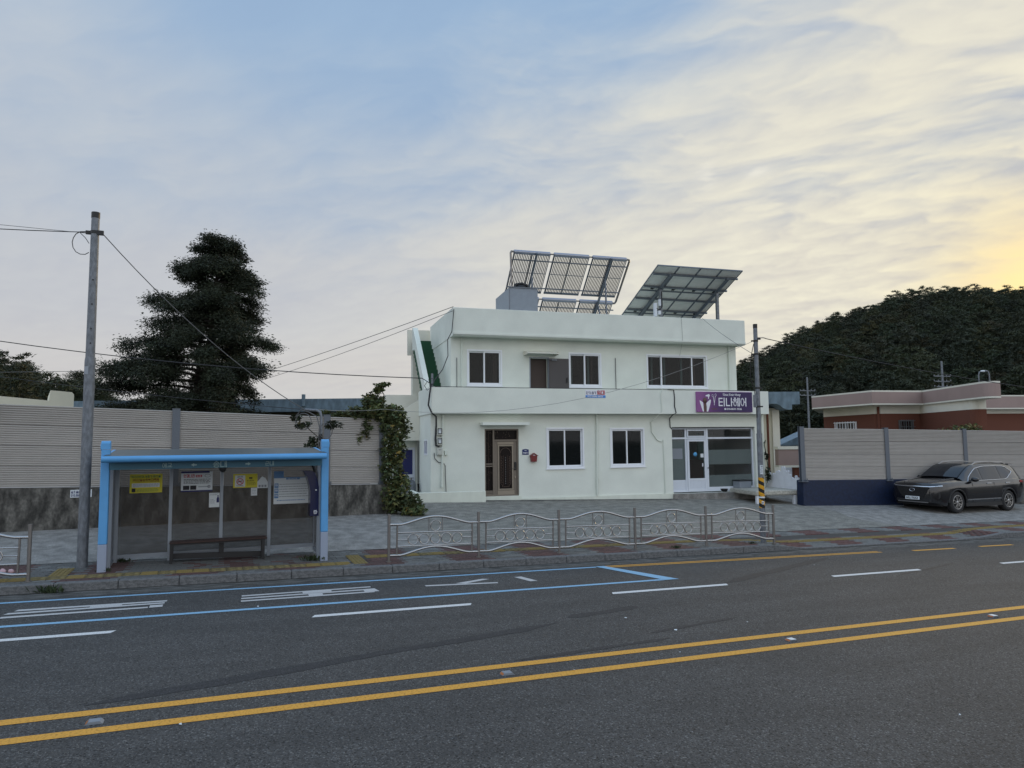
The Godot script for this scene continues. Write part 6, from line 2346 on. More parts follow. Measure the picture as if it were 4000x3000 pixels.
# ------------------------------------------------------------------ parked car
func car_place() -> void:
	# axle contact points of the near side: front (16.41, -26.5), rear (19.27, -27.81)
	var fr := Vector3(16.36, -0.20, -26.46)
	var re := Vector3(19.12, -0.255, -27.72)
	var k := (re - fr).length() / 2.765
	var d := (fr - re).normalized()
	var side := d.cross(Vector3.UP).normalized()   # towards the hidden side
	if side.z > 0.0:
		side = -side
	var mid := (fr + re) * 0.5 + side * 0.80 * k
	# car axes: x forward, y up, z towards the far side
	var t := Transform3D(Basis(d * k, side.cross(d).normalized() * k, side * k), mid)
	var o := root("parked_suv", t, "dark brown-grey SUV parked before the navy wall, facing the picture's left", "car")
	var st_x := [2.36, 2.33, 2.26, 2.1, 1.85, 1.55, 1.2, 0.9, 0.4, -0.2, -0.8, -1.3, -1.7, -2.05, -2.28, -2.40, -2.44]
	var hw := [0.58, 0.68, 0.80, 0.875, 0.915, 0.935, 0.945, 0.945, 0.945, 0.945, 0.945, 0.945, 0.94, 0.925, 0.885, 0.82, 0.74]
	var sh := [0.80, 0.88, 0.945, 0.985, 1.01, 1.03, 1.045, 1.055, 1.07, 1.085, 1.10, 1.115, 1.13, 1.13, 1.10, 1.02, 0.92]
	var cy := [0.84, 0.93, 0.99, 1.035, 1.075, 1.11, 1.14, 1.17, 1.18, 1.18, 1.18, 1.18, 1.18, 1.17, 1.12, 1.03, 0.93]
	var samp := func(arr: Array, x: float) -> float:
		for i in st_x.size() - 1:
			if x <= st_x[i] and x >= st_x[i + 1]:
				var f: float = (st_x[i] - x) / (st_x[i] - st_x[i + 1])
				return lerpf(arr[i], arr[i + 1], f)
		return arr[0] if x > 0.0 else arr[arr.size() - 1]
	var fa := 1.3825
	var ra := -1.3825
	var low := func(x: float) -> float:
		var y := 0.25 + 0.1 * smoothstep(1.9, 2.36, x) + 0.12 * smoothstep(1.9, 2.44, -x)
		for a: float in [fa, ra]:
			var q := 0.43 * 0.43 - (x - a) * (x - a)
			if q > 0.0:
				y = maxf(y, 0.36 + sqrt(q))
		return y
	var xs: Array = []
	var nx := 96
	for i in nx + 1:
		xs.append(lerpf(2.36, -2.44, float(i) / nx))
	var mb := MB.new()
	mb.smooth = true
	var ring := func(x: float) -> Array:
		var w: float = samp.call(hw, x)
		var s: float = samp.call(sh, x)
		var c: float = samp.call(cy, x)
		var l: float = low.call(x)
		var p: Array = []
		var m1 := maxf(l, 0.50)
		var m2 := maxf(l + 0.02, s - 0.20)
		p.append(Vector3(x, l, w - 0.05))
		p.append(Vector3(x, lerpf(l, m1, 0.7), w - 0.012))
		p.append(Vector3(x, maxf(m1, l + 0.01), w - 0.004))
		p.append(Vector3(x, m2, w))
		p.append(Vector3(x, s - 0.05, w - 0.018))
		p.append(Vector3(x, s, w - 0.06))
		p.append(Vector3(x, lerpf(s, c, 0.65), w * 0.66))
		p.append(Vector3(x, c - 0.004, w * 0.34))
		p.append(Vector3(x, c, 0))
		return p
	for i in nx:
		var r0: Array = ring.call(xs[i])
		var r1: Array = ring.call(xs[i + 1])
		for sg: float in [1.0, -1.0]:
			var f := Vector3(1, 1, sg)
			for j in r0.size() - 1:
				var n: Vector3 = Vector3(0, 0.6 if j > 4 else 0.0, sg * (1.0 if j < 6 else 0.0)) + Vector3(0, 0.8 if j > 5 else 0.0, 0)
				mb.quad(r0[j] * f, r1[j] * f, r1[j + 1] * f, r0[j + 1] * f, n)
	for e in 2:
		var r: Array = ring.call(xs[0 if e == 0 else nx])
		for sg: float in [1.0, -1.0]:
			var f := Vector3(1, 1, sg)
			for j in r.size() - 1:
				mb.tri(r[j] * f, r[j + 1] * f, Vector3(xs[0 if e == 0 else nx] + (0.012 if e == 0 else -0.012), 0.62, 0), Vector3(1 if e == 0 else -1, 0, 0))
	build("body", mb, mats.car_paint, o)
	# cabin
	var gx := [1.02, 0.72, 0.42, 0.16, -0.3, -0.9, -1.5, -1.95, -2.16, -2.40]
	var gy := [1.16, 1.36, 1.53, 1.62, 1.665, 1.675, 1.655, 1.61, 1.55, 1.13]
	var gw := [0.72, 0.69, 0.66, 0.645, 0.64, 0.64, 0.635, 0.62, 0.61, 0.72]
	var gsamp := func(arr: Array, x: float) -> float:
		for i in gx.size() - 1:
			if x <= gx[i] and x >= gx[i + 1]:
				return lerpf(arr[i], arr[i + 1], (gx[i] - x) / (gx[i] - gx[i + 1]))
		return arr[0]
	mb = MB.new()
	mb.smooth = true
	var gring := func(x: float) -> Array:
		var y: float = gsamp.call(gy, x)
		var w: float = gsamp.call(gw, x)
		var b: float = samp.call(hw, x) - 0.055
		var s: float = samp.call(sh, x) - 0.01
		return [Vector3(x, s, b), Vector3(x, lerpf(s, y, 0.86), lerpf(b, w, 0.84)), Vector3(x, y - 0.012, w - 0.03), Vector3(x, y + 0.015, w * 0.6), Vector3(x, y + 0.022, 0)]
	var gxs: Array = []
	for i in 61:
		gxs.append(lerpf(1.02, -2.40, i / 60.0))
	for i in 60:
		var r0: Array = gring.call(gxs[i])
		var r1: Array = gring.call(gxs[i + 1])
		for sg: float in [1.0, -1.0]:
			var f := Vector3(1, 1, sg)
			for j in 4:
				mb.quad(r0[j] * f, r1[j] * f, r1[j + 1] * f, r0[j + 1] * f, Vector3(0, 0.3 if j < 2 else 1.0, sg if j < 2 else 0.0))
	build("cabin", mb, mats.car_paint, o)
	# glass: windscreen, side windows, rear window
	mb = MB.new()
	mb.smooth = true
	for i in 8:
		var xa := lerpf(1.0, 0.20, i / 8.0)
		var xb := lerpf(1.0, 0.20, (i + 1) / 8.0)
		for j in 8:
			var za := lerpf(-0.93, 0.93, j / 8.0)
			var zb := lerpf(-0.93, 0.93, (j + 1) / 8.0)
			var p := func(x: float, zf: float) -> Vector3:
				var w: float = gsamp.call(gw, x)
				var y: float = gsamp.call(gy, x) + 0.03
				return Vector3(x + 0.012, y - 0.03 * zf * zf, w * zf)
			mb.quad(p.call(xb, za), p.call(xb, zb), p.call(xa, zb), p.call(xa, za), Vector3(1, 1, 0))
	build("windscreen", mb, mats.car_glass, o)
	var sidept := func(x: float, f: float, off: float) -> Vector3:
		var r: Array = gring.call(x)
		var q: Vector3 = (r[0] as Vector3).lerp(r[1], f)
		return Vector3(q.x, q.y, q.z + off)
	var panes: Array = [[0.66, 0.04], [-0.04, -0.98], [-1.06, -1.72]]
	for sg: float in [1.0, -1.0]:
		for pi in 3:
			mb = MB.new()
			mb.smooth = true
			var xa: float = panes[pi][0]
			var xb: float = panes[pi][1]
			for i in 10:
				var x0 := lerpf(xa, xb, i / 10.0)
				var x1 := lerpf(xa, xb, (i + 1) / 10.0)
				var lo := func(x: float) -> float: return 0.06 + 0.42 * smoothstep(-1.25, -1.78, x)
				var hi := func(x: float) -> float:
					var yy: float = gsamp.call(gy, x)
					return clampf((minf(yy, 1.66) - 1.14) / 0.52, 0.12, 1.0) * 0.93 - 0.3 * smoothstep(-1.5, -1.8, x)
				for j in 3:
					var f0 := j / 3.0
					var f1 := (j + 1) / 3.0
					var m := Vector3(1, 1, sg)
					mb.quad(sidept.call(x0, lerpf(lo.call(x0), hi.call(x0), f1), 0.008) * m, sidept.call(x1, lerpf(lo.call(x1), hi.call(x1), f1), 0.008) * m, sidept.call(x1, lerpf(lo.call(x1), hi.call(x1), f0), 0.008) * m, sidept.call(x0, lerpf(lo.call(x0), hi.call(x0), f0), 0.008) * m, Vector3(0, 0.3, sg))
			build("side_window", mb, mats.car_glass, o)
		# bright strip round the windows
		mb = MB.new()
		var loop: Array = []
		for i in 17:
			var x := lerpf(0.80, -1.72, i / 16.0)
			loop.append(sidept.call(x, 0.02 + 0.42 * smoothstep(-1.25, -1.78, x), 0.014) * Vector3(1, 1, sg))
		loop.append(sidept.call(-1.83, 0.60, 0.014) * Vector3(1, 1, sg))
		for i in 15:
			var x := lerpf(-1.74, 0.66, i / 14.0)
			var yy: float = gsamp.call(gy, x)
			loop.append(sidept.call(x, clampf((minf(yy, 1.66) - 1.14) / 0.52, 0.1, 1.0) * 0.95 - 0.26 * smoothstep(-1.5, -1.8, x), 0.014) * Vector3(1, 1, sg))
		loop.append(loop[0])
		mb.tube(loop, 0.011, 5, false)
		build("window_trim", mb, mats.chrome, o)
		mb = MB.new()
		mb.tube([Vector3(0.1, 1.60, sg * 0.60), Vector3(-0.1, 1.685, sg * 0.59), Vector3(-0.9, 1.715, sg * 0.585), Vector3(-1.6, 1.69, sg * 0.58), Vector3(-1.8, 1.63, sg * 0.57)], 0.02, 6)
		build("roof_rail", mb, mats.alloy, o)
		# mirror
		mb = MB.new()
		mb.ball(at(Vector3(0.60, 1.12, sg * 1.02)), 0.10, 0.085, 0.13, 8)
		mb.bar(Vector3(0.62, 1.07, sg * 0.88), Vector3(0.61, 1.09, sg * 1.0), 0.05, 0.04)
		build("mirror", mb, mats.car_paint, o)
		for x in [-0.28, -1.32]:
			mb = MB.new()
			mb.cbox(at(Vector3(x, 0.975 + 0.01 * (x < -1.0 as int), sg * 0.948)), Vector3(0.24, 0.035, 0.03), 0.01)
			build("door_handle", mb, mats.chrome, o)
		mb = MB.new()
		for x in [0.62, -0.55]:
			mb.bar(Vector3(x, 1.02, sg * 0.944), Vector3(x - 0.02, 0.36, sg * 0.936), 0.006, 0.006, Vector3.RIGHT)
		build("door_gap", mb, mats.car_black, o)
		mb = MB.new()
		mb.bar(Vector3(0.92, 0.44, sg * 0.938), Vector3(-0.92, 0.46, sg * 0.938), 0.02, 0.035)
		build("side_strip", mb, mats.chrome, o)
		mb = MB.new()
		mb.bar(Vector3(0.98, 0.28, sg * 0.90), Vector3(-0.98, 0.28, sg * 0.90), 0.06, 0.12)
		build("sill", mb, mats.car_black, o)
		# arches
		for a: float in [fa, ra]:
			mb = MB.new()
			var arc: Array = []
			for i in 15:
				var g := PI * i / 14.0
				arc.append(Vector3(a + 0.43 * cos(g), 0.36 + 0.43 * sin(g), sg * (samp.call(hw, clampf(a + 0.43 * cos(g), -2.4, 2.3)) - 0.02)))
			mb.tube(arc, 0.03, 6)
			build("arch_trim", mb, mats.car_black, o)
		# lamps
		mb = MB.new()
		mb.prism(PackedVector2Array([Vector2(-0.13, -0.11), Vector2(0.08, -0.13), Vector2(0.15, -0.04), Vector2(0.13, 0.10), Vector2(-0.06, 0.12), Vector2(-0.16, 0.02)]), Transform3D(Basis(Vector3(-0.55, 0, 0.835 * sg), Vector3.UP, Vector3(0.835, 0, 0.55 * sg)), Vector3(2.245, 0.60, sg * 0.73)), 0.025)
		build("lamp_housing", mb, mats.car_black, o)
		mb = MB.new()
		for y in [0.635, 0.565]:
			mb.cbox(Transform3D(Basis(Vector3(-0.55, 0, 0.835 * sg), Vector3.UP, Vector3(0.835, 0, 0.55 * sg)), Vector3(2.262, y, sg * 0.74)), Vector3(0.15, 0.045, 0.03), 0.01)
		build("headlight", mb, mats.lamp_lens, o)
		mb = MB.new()
		mb.tube([Vector3(2.31, 0.875, sg * 0.62), Vector3(2.235, 0.895, sg * 0.76), Vector3(2.08, 0.915, sg * 0.872)], 0.026, 6)
		build("daytime_lamp", mb, mats.lamp_lens, o)
		mb = MB.new()
		mb.tube([Vector3(-2.08, 1.03, sg * 0.905), Vector3(-2.28, 1.01, sg * 0.85), Vector3(-2.40, 0.99, sg * 0.72)], 0.05, 6)
		build("tail_lamp", mb, mats.tail_red, o)
	mb = MB.new()
	mb.smooth = true
	mb.quad(Vector3(-2.20, 1.53, -0.56), Vector3(-2.20, 1.53, 0.56), Vector3(-2.42, 1.16, 0.66), Vector3(-2.42, 1.16, -0.66), Vector3(-1, 0.4, 0))
	build("rear_window", mb, mats.car_glass, o)
	mb = MB.new()
	mb.prism(PackedVector2Array([Vector2(-0.60, 1.60), Vector2(0.60, 1.60), Vector2(0.56, 1.66), Vector2(-0.56, 1.66)]), Transform3D(Basis(Vector3(0, 0, 1), Vector3.UP, Vector3(-1, 0, 0)), Vector3(-2.0, -0.02, 0)), 0.24)
	build("spoiler", mb, mats.car_paint, o)
	# front: grille, bright bar, badge, plate, lower bumper
	mb = MB.new()
	mb.prism(PackedVector2Array([Vector2(-0.58, 0.86), Vector2(0.58, 0.86), Vector2(0.50, 0.66), Vector2(0.36, 0.50), Vector2(-0.36, 0.50), Vector2(-0.50, 0.66)]), Transform3D(Basis(Vector3(0, 0, -1), Vector3.UP, Vector3(1, 0, 0)), Vector3(2.32, 0, 0)), 0.06)
	build("grille", mb, mats.car_black, o)
	mb = MB.new()
	for i in 7:
		mb.bar(Vector3(2.386, 0.53 + i * 0.048, -0.40 - 0.02 * i), Vector3(2.386, 0.53 + i * 0.048, 0.40 + 0.02 * i), 0.01, 0.012)
	build("grille_bars", mb, mats.car_black, o)
	mb = MB.new()
	mb.tube([Vector3(2.22, 0.90, -0.80), Vector3(2.33, 0.875, -0.62), Vector3(2.385, 0.875, -0.4), Vector3(2.40, 0.88, 0), Vector3(2.385, 0.875, 0.4), Vector3(2.33, 0.875, 0.62), Vector3(2.22, 0.90, 0.80)], 0.024, 6)
	build("bright_bar", mb, mats.chrome, o)
	mb = MB.new()
	var bt := Transform3D(Basis(Vector3(0, 0, -1), Vector3.UP, Vector3(1, 0, 0)), Vector3(2.40, 0.76, 0))
	mb.ring(bt, 0.095, 0.011, 20, 5, 0.55)
	mb.bar(bt * Vector3(-0.055, -0.035, 0), bt * Vector3(-0.02, 0.04, 0), 0.01, 0.02, Vector3.RIGHT)
	mb.bar(bt * Vector3(0.02, -0.04, 0), bt * Vector3(0.055, 0.035, 0), 0.01, 0.02, Vector3.RIGHT)
	mb.bar(bt * Vector3(-0.035, -0.008, 0), bt * Vector3(0.035, 0.008, 0), 0.01, 0.016, Vector3.RIGHT)
	build("badge", mb, mats.chrome, o)
	mb = MB.new()
	mb.cbox(at(Vector3(2.395, 0.485, 0)), Vector3(0.02, 0.115, 0.52), 0.006)
	build("number_plate", mb, mats.paper, o)
	write(o, "60너 7642", Transform3D(Basis(Vector3(0, 0, -1), Vector3.UP, Vector3(1, 0, 0)), Vector3(2.408, 0.452, 0.22)), 0.068, mats.ink_black, 0.15, 0.44)
	mb = MB.new()
	mb.cbox(at(Vector3(2.27, 0.40, 0)), Vector3(0.2, 0.13, 1.25), 0.03)
	build("lower_bumper", mb, mats.car_black, o)
	mb = MB.new()
	mb.bar(Vector3(2.376, 0.355, -0.55), Vector3(2.376, 0.355, 0.55), 0.02, 0.025)
	build("skid_strip", mb, mats.alloy, o)
	mb = MB.new()
	mb.between(Vector3(-2.2, 0.24, -0.80), Vector3(2.1, 0.62, 0.80))
	build("underbody", mb, mats.car_black, o)
	# bonnet creases
	mb = MB.new()
	for sg: float in [1.0, -1.0]:
		mb.tube([Vector3(2.2, 1.0, sg * 0.42), Vector3(1.7, 1.085, sg * 0.5), Vector3(1.1, 1.135, sg * 0.6)], 0.02, 6)
	build("bonnet_crease", mb, mats.car_paint, o)
	# wheels
	for a: float in [fa, ra]:
		for sg: float in [1.0, -1.0]:
			var w := Node3D.new()
			w.name = "wheel"
			w.transform = Transform3D(Basis(Vector3.RIGHT, PI / 2 * sg), Vector3(a, 0.365, sg * 0.80))
			o.add_child(w, true)
			var b2 := MB.new()
			b2.lathe(Transform3D(), [Vector2(0.23, 0.10), Vector2(0.25, 0.115), Vector2(0.33, 0.112), Vector2(0.362, 0.08), Vector2(0.367, 0.03), Vector2(0.367, -0.05), Vector2(0.35, -0.11), Vector2(0.2, -0.12)], 32)
			build("tyre", b2, mats.rubber, w)
			b2 = MB.new()
			b2.lathe(Transform3D(), [Vector2(0.0, 0.02), Vector2(0.2, 0.02), Vector2(0.225, 0.06)], 28)
			build("rim_well", b2, mats.car_black, w)
			b2 = MB.new()
			b2.lathe(Transform3D(), [Vector2(0.215, 0.10), Vector2(0.238, 0.116), Vector2(0.242, 0.1)], 32)
			for s in 5:
				for h: float in [-0.16, 0.16]:
					var g0 := TAU * s / 5.0 + h * 0.6
					var g1 := TAU * s / 5.0 + h * 1.7 + 0.1
					b2.bar(Vector3(cos(g0) * 0.045, 0.10, sin(g0) * 0.045), Vector3(cos(g1) * 0.225, 0.105, sin(g1) * 0.225), 0.03, 0.022)
			b2.lathe(Transform3D(), [Vector2(0.0, 0.118), Vector2(0.05, 0.115), Vector2(0.058, 0.09)], 16)
			build("rim", b2, mats.alloy, w)


# ------------------------------------------------------------------ plants
func leaf_spray(n: int, spread: Vector3, ln: float, wd: float, seed_n: int, droop: float) -> ArrayMesh:
	# a clump of small pointed leaves spread through a flattened volume
	var r := RandomNumberGenerator.new()
	r.seed = seed_n
	var mb := MB.new()
	for i in n:
		var p := Vector3(r.randfn(0, 0.5), r.randfn(0, 0.5), r.randfn(0, 0.5)) * spread
		var d := (p * Vector3(1, 0.5, 1) + Vector3(r.randf_range(-1, 1), r.randf_range(-0.6, 0.5) - droop, r.randf_range(-1, 1)) * 0.5 * spread.length()).normalized()
		var s := d.cross(Vector3(r.randf_range(-1, 1), r.randf_range(-1, 1), r.randf_range(-1, 1))).normalized() * wd * 0.5
		var l := ln * r.randf_range(0.6, 1.2)
		mb.tri(p, p + d * l * 0.5 + s, p + d * l, s.cross(d))
		mb.tri(p, p + d * l, p + d * l * 0.5 - s, s.cross(d))
	return mb.done()


func green(dark: float, r: RandomNumberGenerator, yellow := 0.0) -> Color:
	var v := dark * r.randf_range(0.55, 1.5)
	var y := yellow * r.randf()
	return Color(v * (0.62 + 0.9 * y), v * (1.0 + 0.25 * y), v * (0.42 - 0.1 * y))


func tall_conifer() -> void:
	var r := RandomNumberGenerator.new()
	r.seed = 3
	var o := root("tall_conifer", at(Vector3(-16.75, 0.3, -38.0)), "tall dark twin-trunked conifer behind the sound barrier", "tree")
	var mb := MB.new()
	mb.tube([Vector3(0.15, -0.5, 0.1), Vector3(0.2, 4, 0.05), Vector3(0.35, 8, 0), Vector3(0.9, 13.6, 0)], 0.3, 9, true, 0.05)
	mb.tube([Vector3(-0.35, -0.5, -0.1), Vector3(-0.33, 4, -0.1), Vector3(-0.2, 7.5, -0.1), Vector3(0.0, 11.5, -0.1)], 0.24, 9, true, 0.04)
	# crown outline: height, half width, sideways shift of the axis
	var hs := [1.0, 2.7, 4.6, 5.65, 7.0, 8.35, 9.4, 9.75, 11.4, 12.85, 13.45, 13.8]
	var ws := [4.2, 4.7, 4.75, 4.6, 4.45, 3.75, 3.2, 2.8, 2.35, 1.55, 0.75, 0.2]
	var cs := [-0.6, -0.8, -0.86, -0.65, -0.5, -0.1, -0.05, 0.4, 0.74, 0.8, 0.9, 0.9]
	var places: Array = []
	var colors: Array = []
	var h := 1.6
	var az := 0.0
	while h < 13.7:
		var i := 0
		while i < hs.size() - 2 and hs[i + 1] < h:
			i += 1
		var f: float = (h - hs[i]) / (hs[i + 1] - hs[i])
		var w: float = lerpf(ws[i], ws[i + 1], f)
		var cx: float = lerpf(cs[i], cs[i + 1], f)
		az += 2.4 + r.randf_range(-0.5, 0.5)
		var reach := w * r.randf_range(0.6, 1.1)
		var dir := Vector3(cos(az), 0, sin(az) * 0.9)
		var tip := Vector3(cx, h, 0) + dir * reach + Vector3(0, r.randf_range(-0.9, 0.5), 0)
		var base := Vector3(0.1 + 0.055 * h, h + reach * 0.05, 0)
		var mid := base.lerp(tip, 0.55) + Vector3(0, 0.25 + 0.08 * reach, 0)
		var path: Array = []
		for k in 7:
			var q := k / 6.0
			path.append(base.lerp(mid, q).lerp(mid.lerp(tip, q), q))
		mb.tube(path, 0.05 + 0.012 * reach, 5, false, 0.012)
		var clumps := 3 + int(reach * 1.5)
		for c in clumps:
			var q := lerpf(0.34, 1.0, (c + r.randf()) / clumps)
			var p := base.lerp(mid, q).lerp(mid.lerp(tip, q), q)
			var size := r.randf_range(0.6, 1.15) * (1.1 - 0.3 * q) * clampf(w / 3.2, 0.42, 1.0)
			var lump := 10 + r.randi() % 7
			for s in lump:
				var off := Vector3(r.randfn(0, 0.30), r.randfn(-0.1, 0.24), r.randfn(0, 0.30)) * size
				places.append(Transform3D(Basis(Vector3.UP, r.randf() * TAU).rotated(Vector3.RIGHT, r.randf_range(-0.5, 0.5)).scaled(Vector3.ONE * r.randf_range(0.7, 1.3)), p + off))
				colors.append(green(0.024, r, 0.25))
		h += 0.085 + 0.03 * r.randf() + 0.035 * (h / 13.0)
	build("trunk", mb, mats.trunk, o)
	tag(many("crown", leaf_spray(40, Vector3(0.32, 0.18, 0.32), 0.13, 0.045, 8, 0.35), mats.leaf_dark, places, colors, o), "", "", "", "stuff")


func pine_mesh(seed_n: int, hgt: float) -> ArrayMesh:
	# red pine with flat tiers of needles; needle colour is left to the copy
	var r := RandomNumberGenerator.new()
	r.seed = seed_n
	var mb := MB.new()
	mb.tube([Vector3(0, 0, 0), Vector3(r.randf_range(-0.3, 0.3), hgt * 0.5, r.randf_range(-0.3, 0.3)), Vector3(r.randf_range(-0.3, 0.3), hgt * 0.97, 0)], 0.14, 5, false, 0.03)
	for k in 26:
		var f := 0.32 + 0.68 * k / 25.0
		var reach := hgt * (0.30 * pow(1.0 - f, 0.7) + 0.05) * r.randf_range(0.6, 1.25)
		var az := k * 2.4 + r.randf_range(-0.4, 0.4)
		var c := Vector3(cos(az) * reach, hgt * f + reach * r.randf_range(-0.05, 0.3), sin(az) * reach)
		for s in 56:
			var p := c + Vector3(r.randfn(0, 0.40), r.randfn(0, 0.13), r.randfn(0, 0.40)) * (0.5 + reach * 0.32)
			if s < 9:
				p = c.lerp(Vector3(0, c.y - 0.2, 0), r.randf() * 0.7)
			var d := Vector3(r.randf_range(-1, 1), r.randf_range(-0.1, 0.9), r.randf_range(-1, 1)).normalized()
			var sd := d.cross(Vector3(r.randf_range(-1, 1), r.randf_range(-1, 1), r.randf_range(-1, 1))).normalized() * 0.07
			var l := r.randf_range(0.28, 0.5)
			mb.tri(p - sd, p + sd, p + d * l, sd.cross(d))
	return mb.done()


func hill_top(az: float) -> float:
	# crest of the wooded hill on the right, and of the lower rise on the left
	var a := [-1.3, -0.95, -0.75, -0.62, -0.55, -0.45, -0.2, 0.2, 0.27, 0.308, 0.35, 0.392, 0.437, 0.466, 0.491, 0.52, 0.55, 0.627, 0.8, 1.0, 1.3]
	var y := [8.0, 12.0, 12.0, 6.0, 2.0, -1.0, -3.0, -3.0, 3.0, 13.2, 17.8, 22.7, 26.0, 28.0, 29.5, 30.3, 30.8, 28.8, 27.0, 20.0, 10.0]
	for i in a.size() - 1:
		if az <= a[i + 1]:
			var f := clampf((az - a[i]) / (a[i + 1] - a[i]), 0.0, 1.0)
			return lerpf(y[i], y[i + 1], f)
	return y[y.size() - 1]


func hill_y(az: float, rad: float) -> float:
	var c := hill_top(az)
	var foot := 95.0 if az > 0.0 else 75.0
	var top := 205.0 if az > 0.0 else 120.0
	var f := clampf((rad - foot) / (top - foot), 0.0, 1.0)
	var back := smoothstep(top + 20.0, top + 120.0, rad)
	return lerpf(-2.5, c, pow(f, 0.8)) * (1.0 - 0.5 * back) - 2.0 * back


func hills() -> void:
	var mb := MB.new()
	mb.smooth = true
	var na := 90
	var nr := 22
	for i in na:
		var a0 := lerpf(-1.3, 1.3, float(i) / na)
		var a1 := lerpf(-1.3, 1.3, float(i + 1) / na)
		for j in nr:
			var r0 := 70.0 + 14.0 * j
			var r1 := r0 + 14.0
			var p := func(a: float, rr: float) -> Vector3: return Vector3(sin(a) * rr, hill_y(a, rr), -cos(a) * rr)
			mb.quad(p.call(a0, r1), p.call(a1, r1), p.call(a1, r0), p.call(a0, r0), Vector3.UP)
	tag(build("hill", mb, mats.hill_soil), "", "", "", "structure")
	var r := RandomNumberGenerator.new()
	r.seed = 44
	var meshes: Array = [pine_mesh(1, 8.5), pine_mesh(2, 7.5), pine_mesh(3, 9.5)]
	for v in 3:
		var places: Array = []
		var colors: Array = []
		for k in 1350:
			var az := r.randf_range(0.24, 1.15)
			var rad := sqrt(r.randf_range(96.0 * 96.0, 235.0 * 235.0))
			if k >= 1150:
				az = r.randf_range(-1.15, -0.555)
				rad = r.randf_range(84.0, 135.0)
			if k < 160:
				rad = r.randf_range(196.0, 212.0)
			if hill_top(az) < 0.5:
				continue
			var s := r.randf_range(0.65, 1.15)
			places.append(Transform3D(Basis(Vector3.UP, r.randf() * TAU).scaled(Vector3(s * 1.1, s, s * 1.1)), Vector3(sin(az) * rad, hill_y(az, rad) - 0.4, -cos(az) * rad)))
			var warm := r.randf()
			var g := green(0.032, r, 0.3)
			if warm > 0.86:
				g = Color(g.r * 1.7, g.g * 1.25, g.b * 1.1)
			colors.append(g)
		tag(many("pine_forest", meshes[v], mats.leaf_dark, places, colors), "", "", "", "stuff")


func left_pines() -> void:
	var r := RandomNumberGenerator.new()
	r.seed = 71
	var spots: Array = [[-59.5, -77.0, 13.0], [-56.0, -80.0, 12.6], [-53.0, -76.0, 12.9], [-50.5, -82.0, 12.5], [-48.5, -77.0, 10.9], [-46.3, -80.0, 10.2], [-44.0, -78.0, 8.6], [-42.6, -82.0, 7.6], [-62.5, -82.0, 13.5], [-57.5, -84.0, 12.5], [-51.5, -86.0, 12.0], [-45.0, -85.0, 9.0]]
	var words: Array = ["first pine from the picture's left edge, tall and dark", "second tall pine from the left edge above the stepped cream wall", "third pine from the left edge, broad dark crown", "fourth pine from the left, behind the stepped wall top", "fifth pine along the left skyline, lower than its neighbours", "sixth pine along left skyline, nearer the tall pole", "seventh pine, small one just left of the tall pole", "lowest small pine at the skyline's end by the tall pole", "pine cut off by the picture's left edge", "rear pine between first and second of the left grove", "rear pine between third and fourth of the left grove", "low rear pine between sixth and seventh of the left grove"]
	var needle := leaf_spray(24, Vector3(0.55, 0.22, 0.55), 0.34, 0.06, 12, -0.15)
	for i in spots.size():
		var q: Array = spots[i]
		var hgt: float = q[2] * 0.93
		var o := root("pine_tree", at(Vector3(q[0], -0.5, q[1])), words[i], "tree", "pines on the left skyline")
		var mb := MB.new()
		mb.tube([Vector3(0, 0, 0), Vector3(r.randf_range(-0.4, 0.4), hgt * 0.55, 0), Vector3(0, hgt, 0)], 0.2, 7, false, 0.04)
		var places: Array = []
		var colors: Array = []
		for k in 60:
			var f := 0.2 + 0.8 * k / 59.0
			var reach := hgt * (0.36 * pow(1.0 - f, 0.65) + 0.035) * r.randf_range(0.6, 1.2)
			var az := k * 2.4 + r.randf_range(-0.4, 0.4)
			var c := Vector3(cos(az) * reach, hgt * f + reach * r.randf_range(0.0, 0.25), sin(az) * reach)
			mb.tube([Vector3(0, hgt * f - 0.1, 0), c], 0.04, 4, false, 0.015)
			for s in 8 + int(reach * 4.0):
				var p := c.lerp(Vector3(0, hgt * f, 0), r.randf() * 0.55) + Vector3(r.randfn(0, 0.3), r.randfn(0, 0.12), r.randfn(0, 0.3)) * (0.6 + reach * 0.25)
				places.append(Transform3D(Basis(Vector3.UP, r.randf() * TAU).scaled(Vector3.ONE * r.randf_range(0.7, 1.25)), p))
				colors.append(green(0.034, r, 0.3))
		build("trunk", mb, mats.trunk, o)
		tag(many("crown", needle, mats.leaf_dark, places, colors, o), "", "", "", "stuff")


func blob_leaves(o: Node3D, blobs: Array, leaf: ArrayMesh, dark: float, yellow: float, seed_n: int, dense := 1.0) -> void:
	var r := RandomNumberGenerator.new()
	r.seed = seed_n
	var places: Array = []
	var colors: Array = []
	for b: Array in blobs:
		var c: Vector3 = b[0]
		var e: Vector3 = b[1]
		var n := int(900.0 * dense * pow(e.x * e.y * e.z, 0.6))
		var tone := r.randf_range(0.75, 1.3)
		for k in n:
			var d := Vector3(r.randfn(), r.randfn(), r.randfn()).normalized()
			var p := c + d * e * pow(r.randf(), 0.3) * r.randf_range(0.82, 1.12)
			var s := r.randf_range(0.7, 1.3)
			places.append(Transform3D(Basis(Vector3.UP, r.randf() * TAU).rotated(Vector3(r.randf_range(-1, 1), 0, r.randf_range(-1, 1)).normalized(), r.randf_range(0, 1.2)).scaled(Vector3.ONE * s), p))
			colors.append(green(dark * tone, r, yellow if r.randf() < 0.9 else 1.6))
	tag(many("foliage", leaf, mats.leaf_dark, places, colors, o), "", "", "", "stuff")


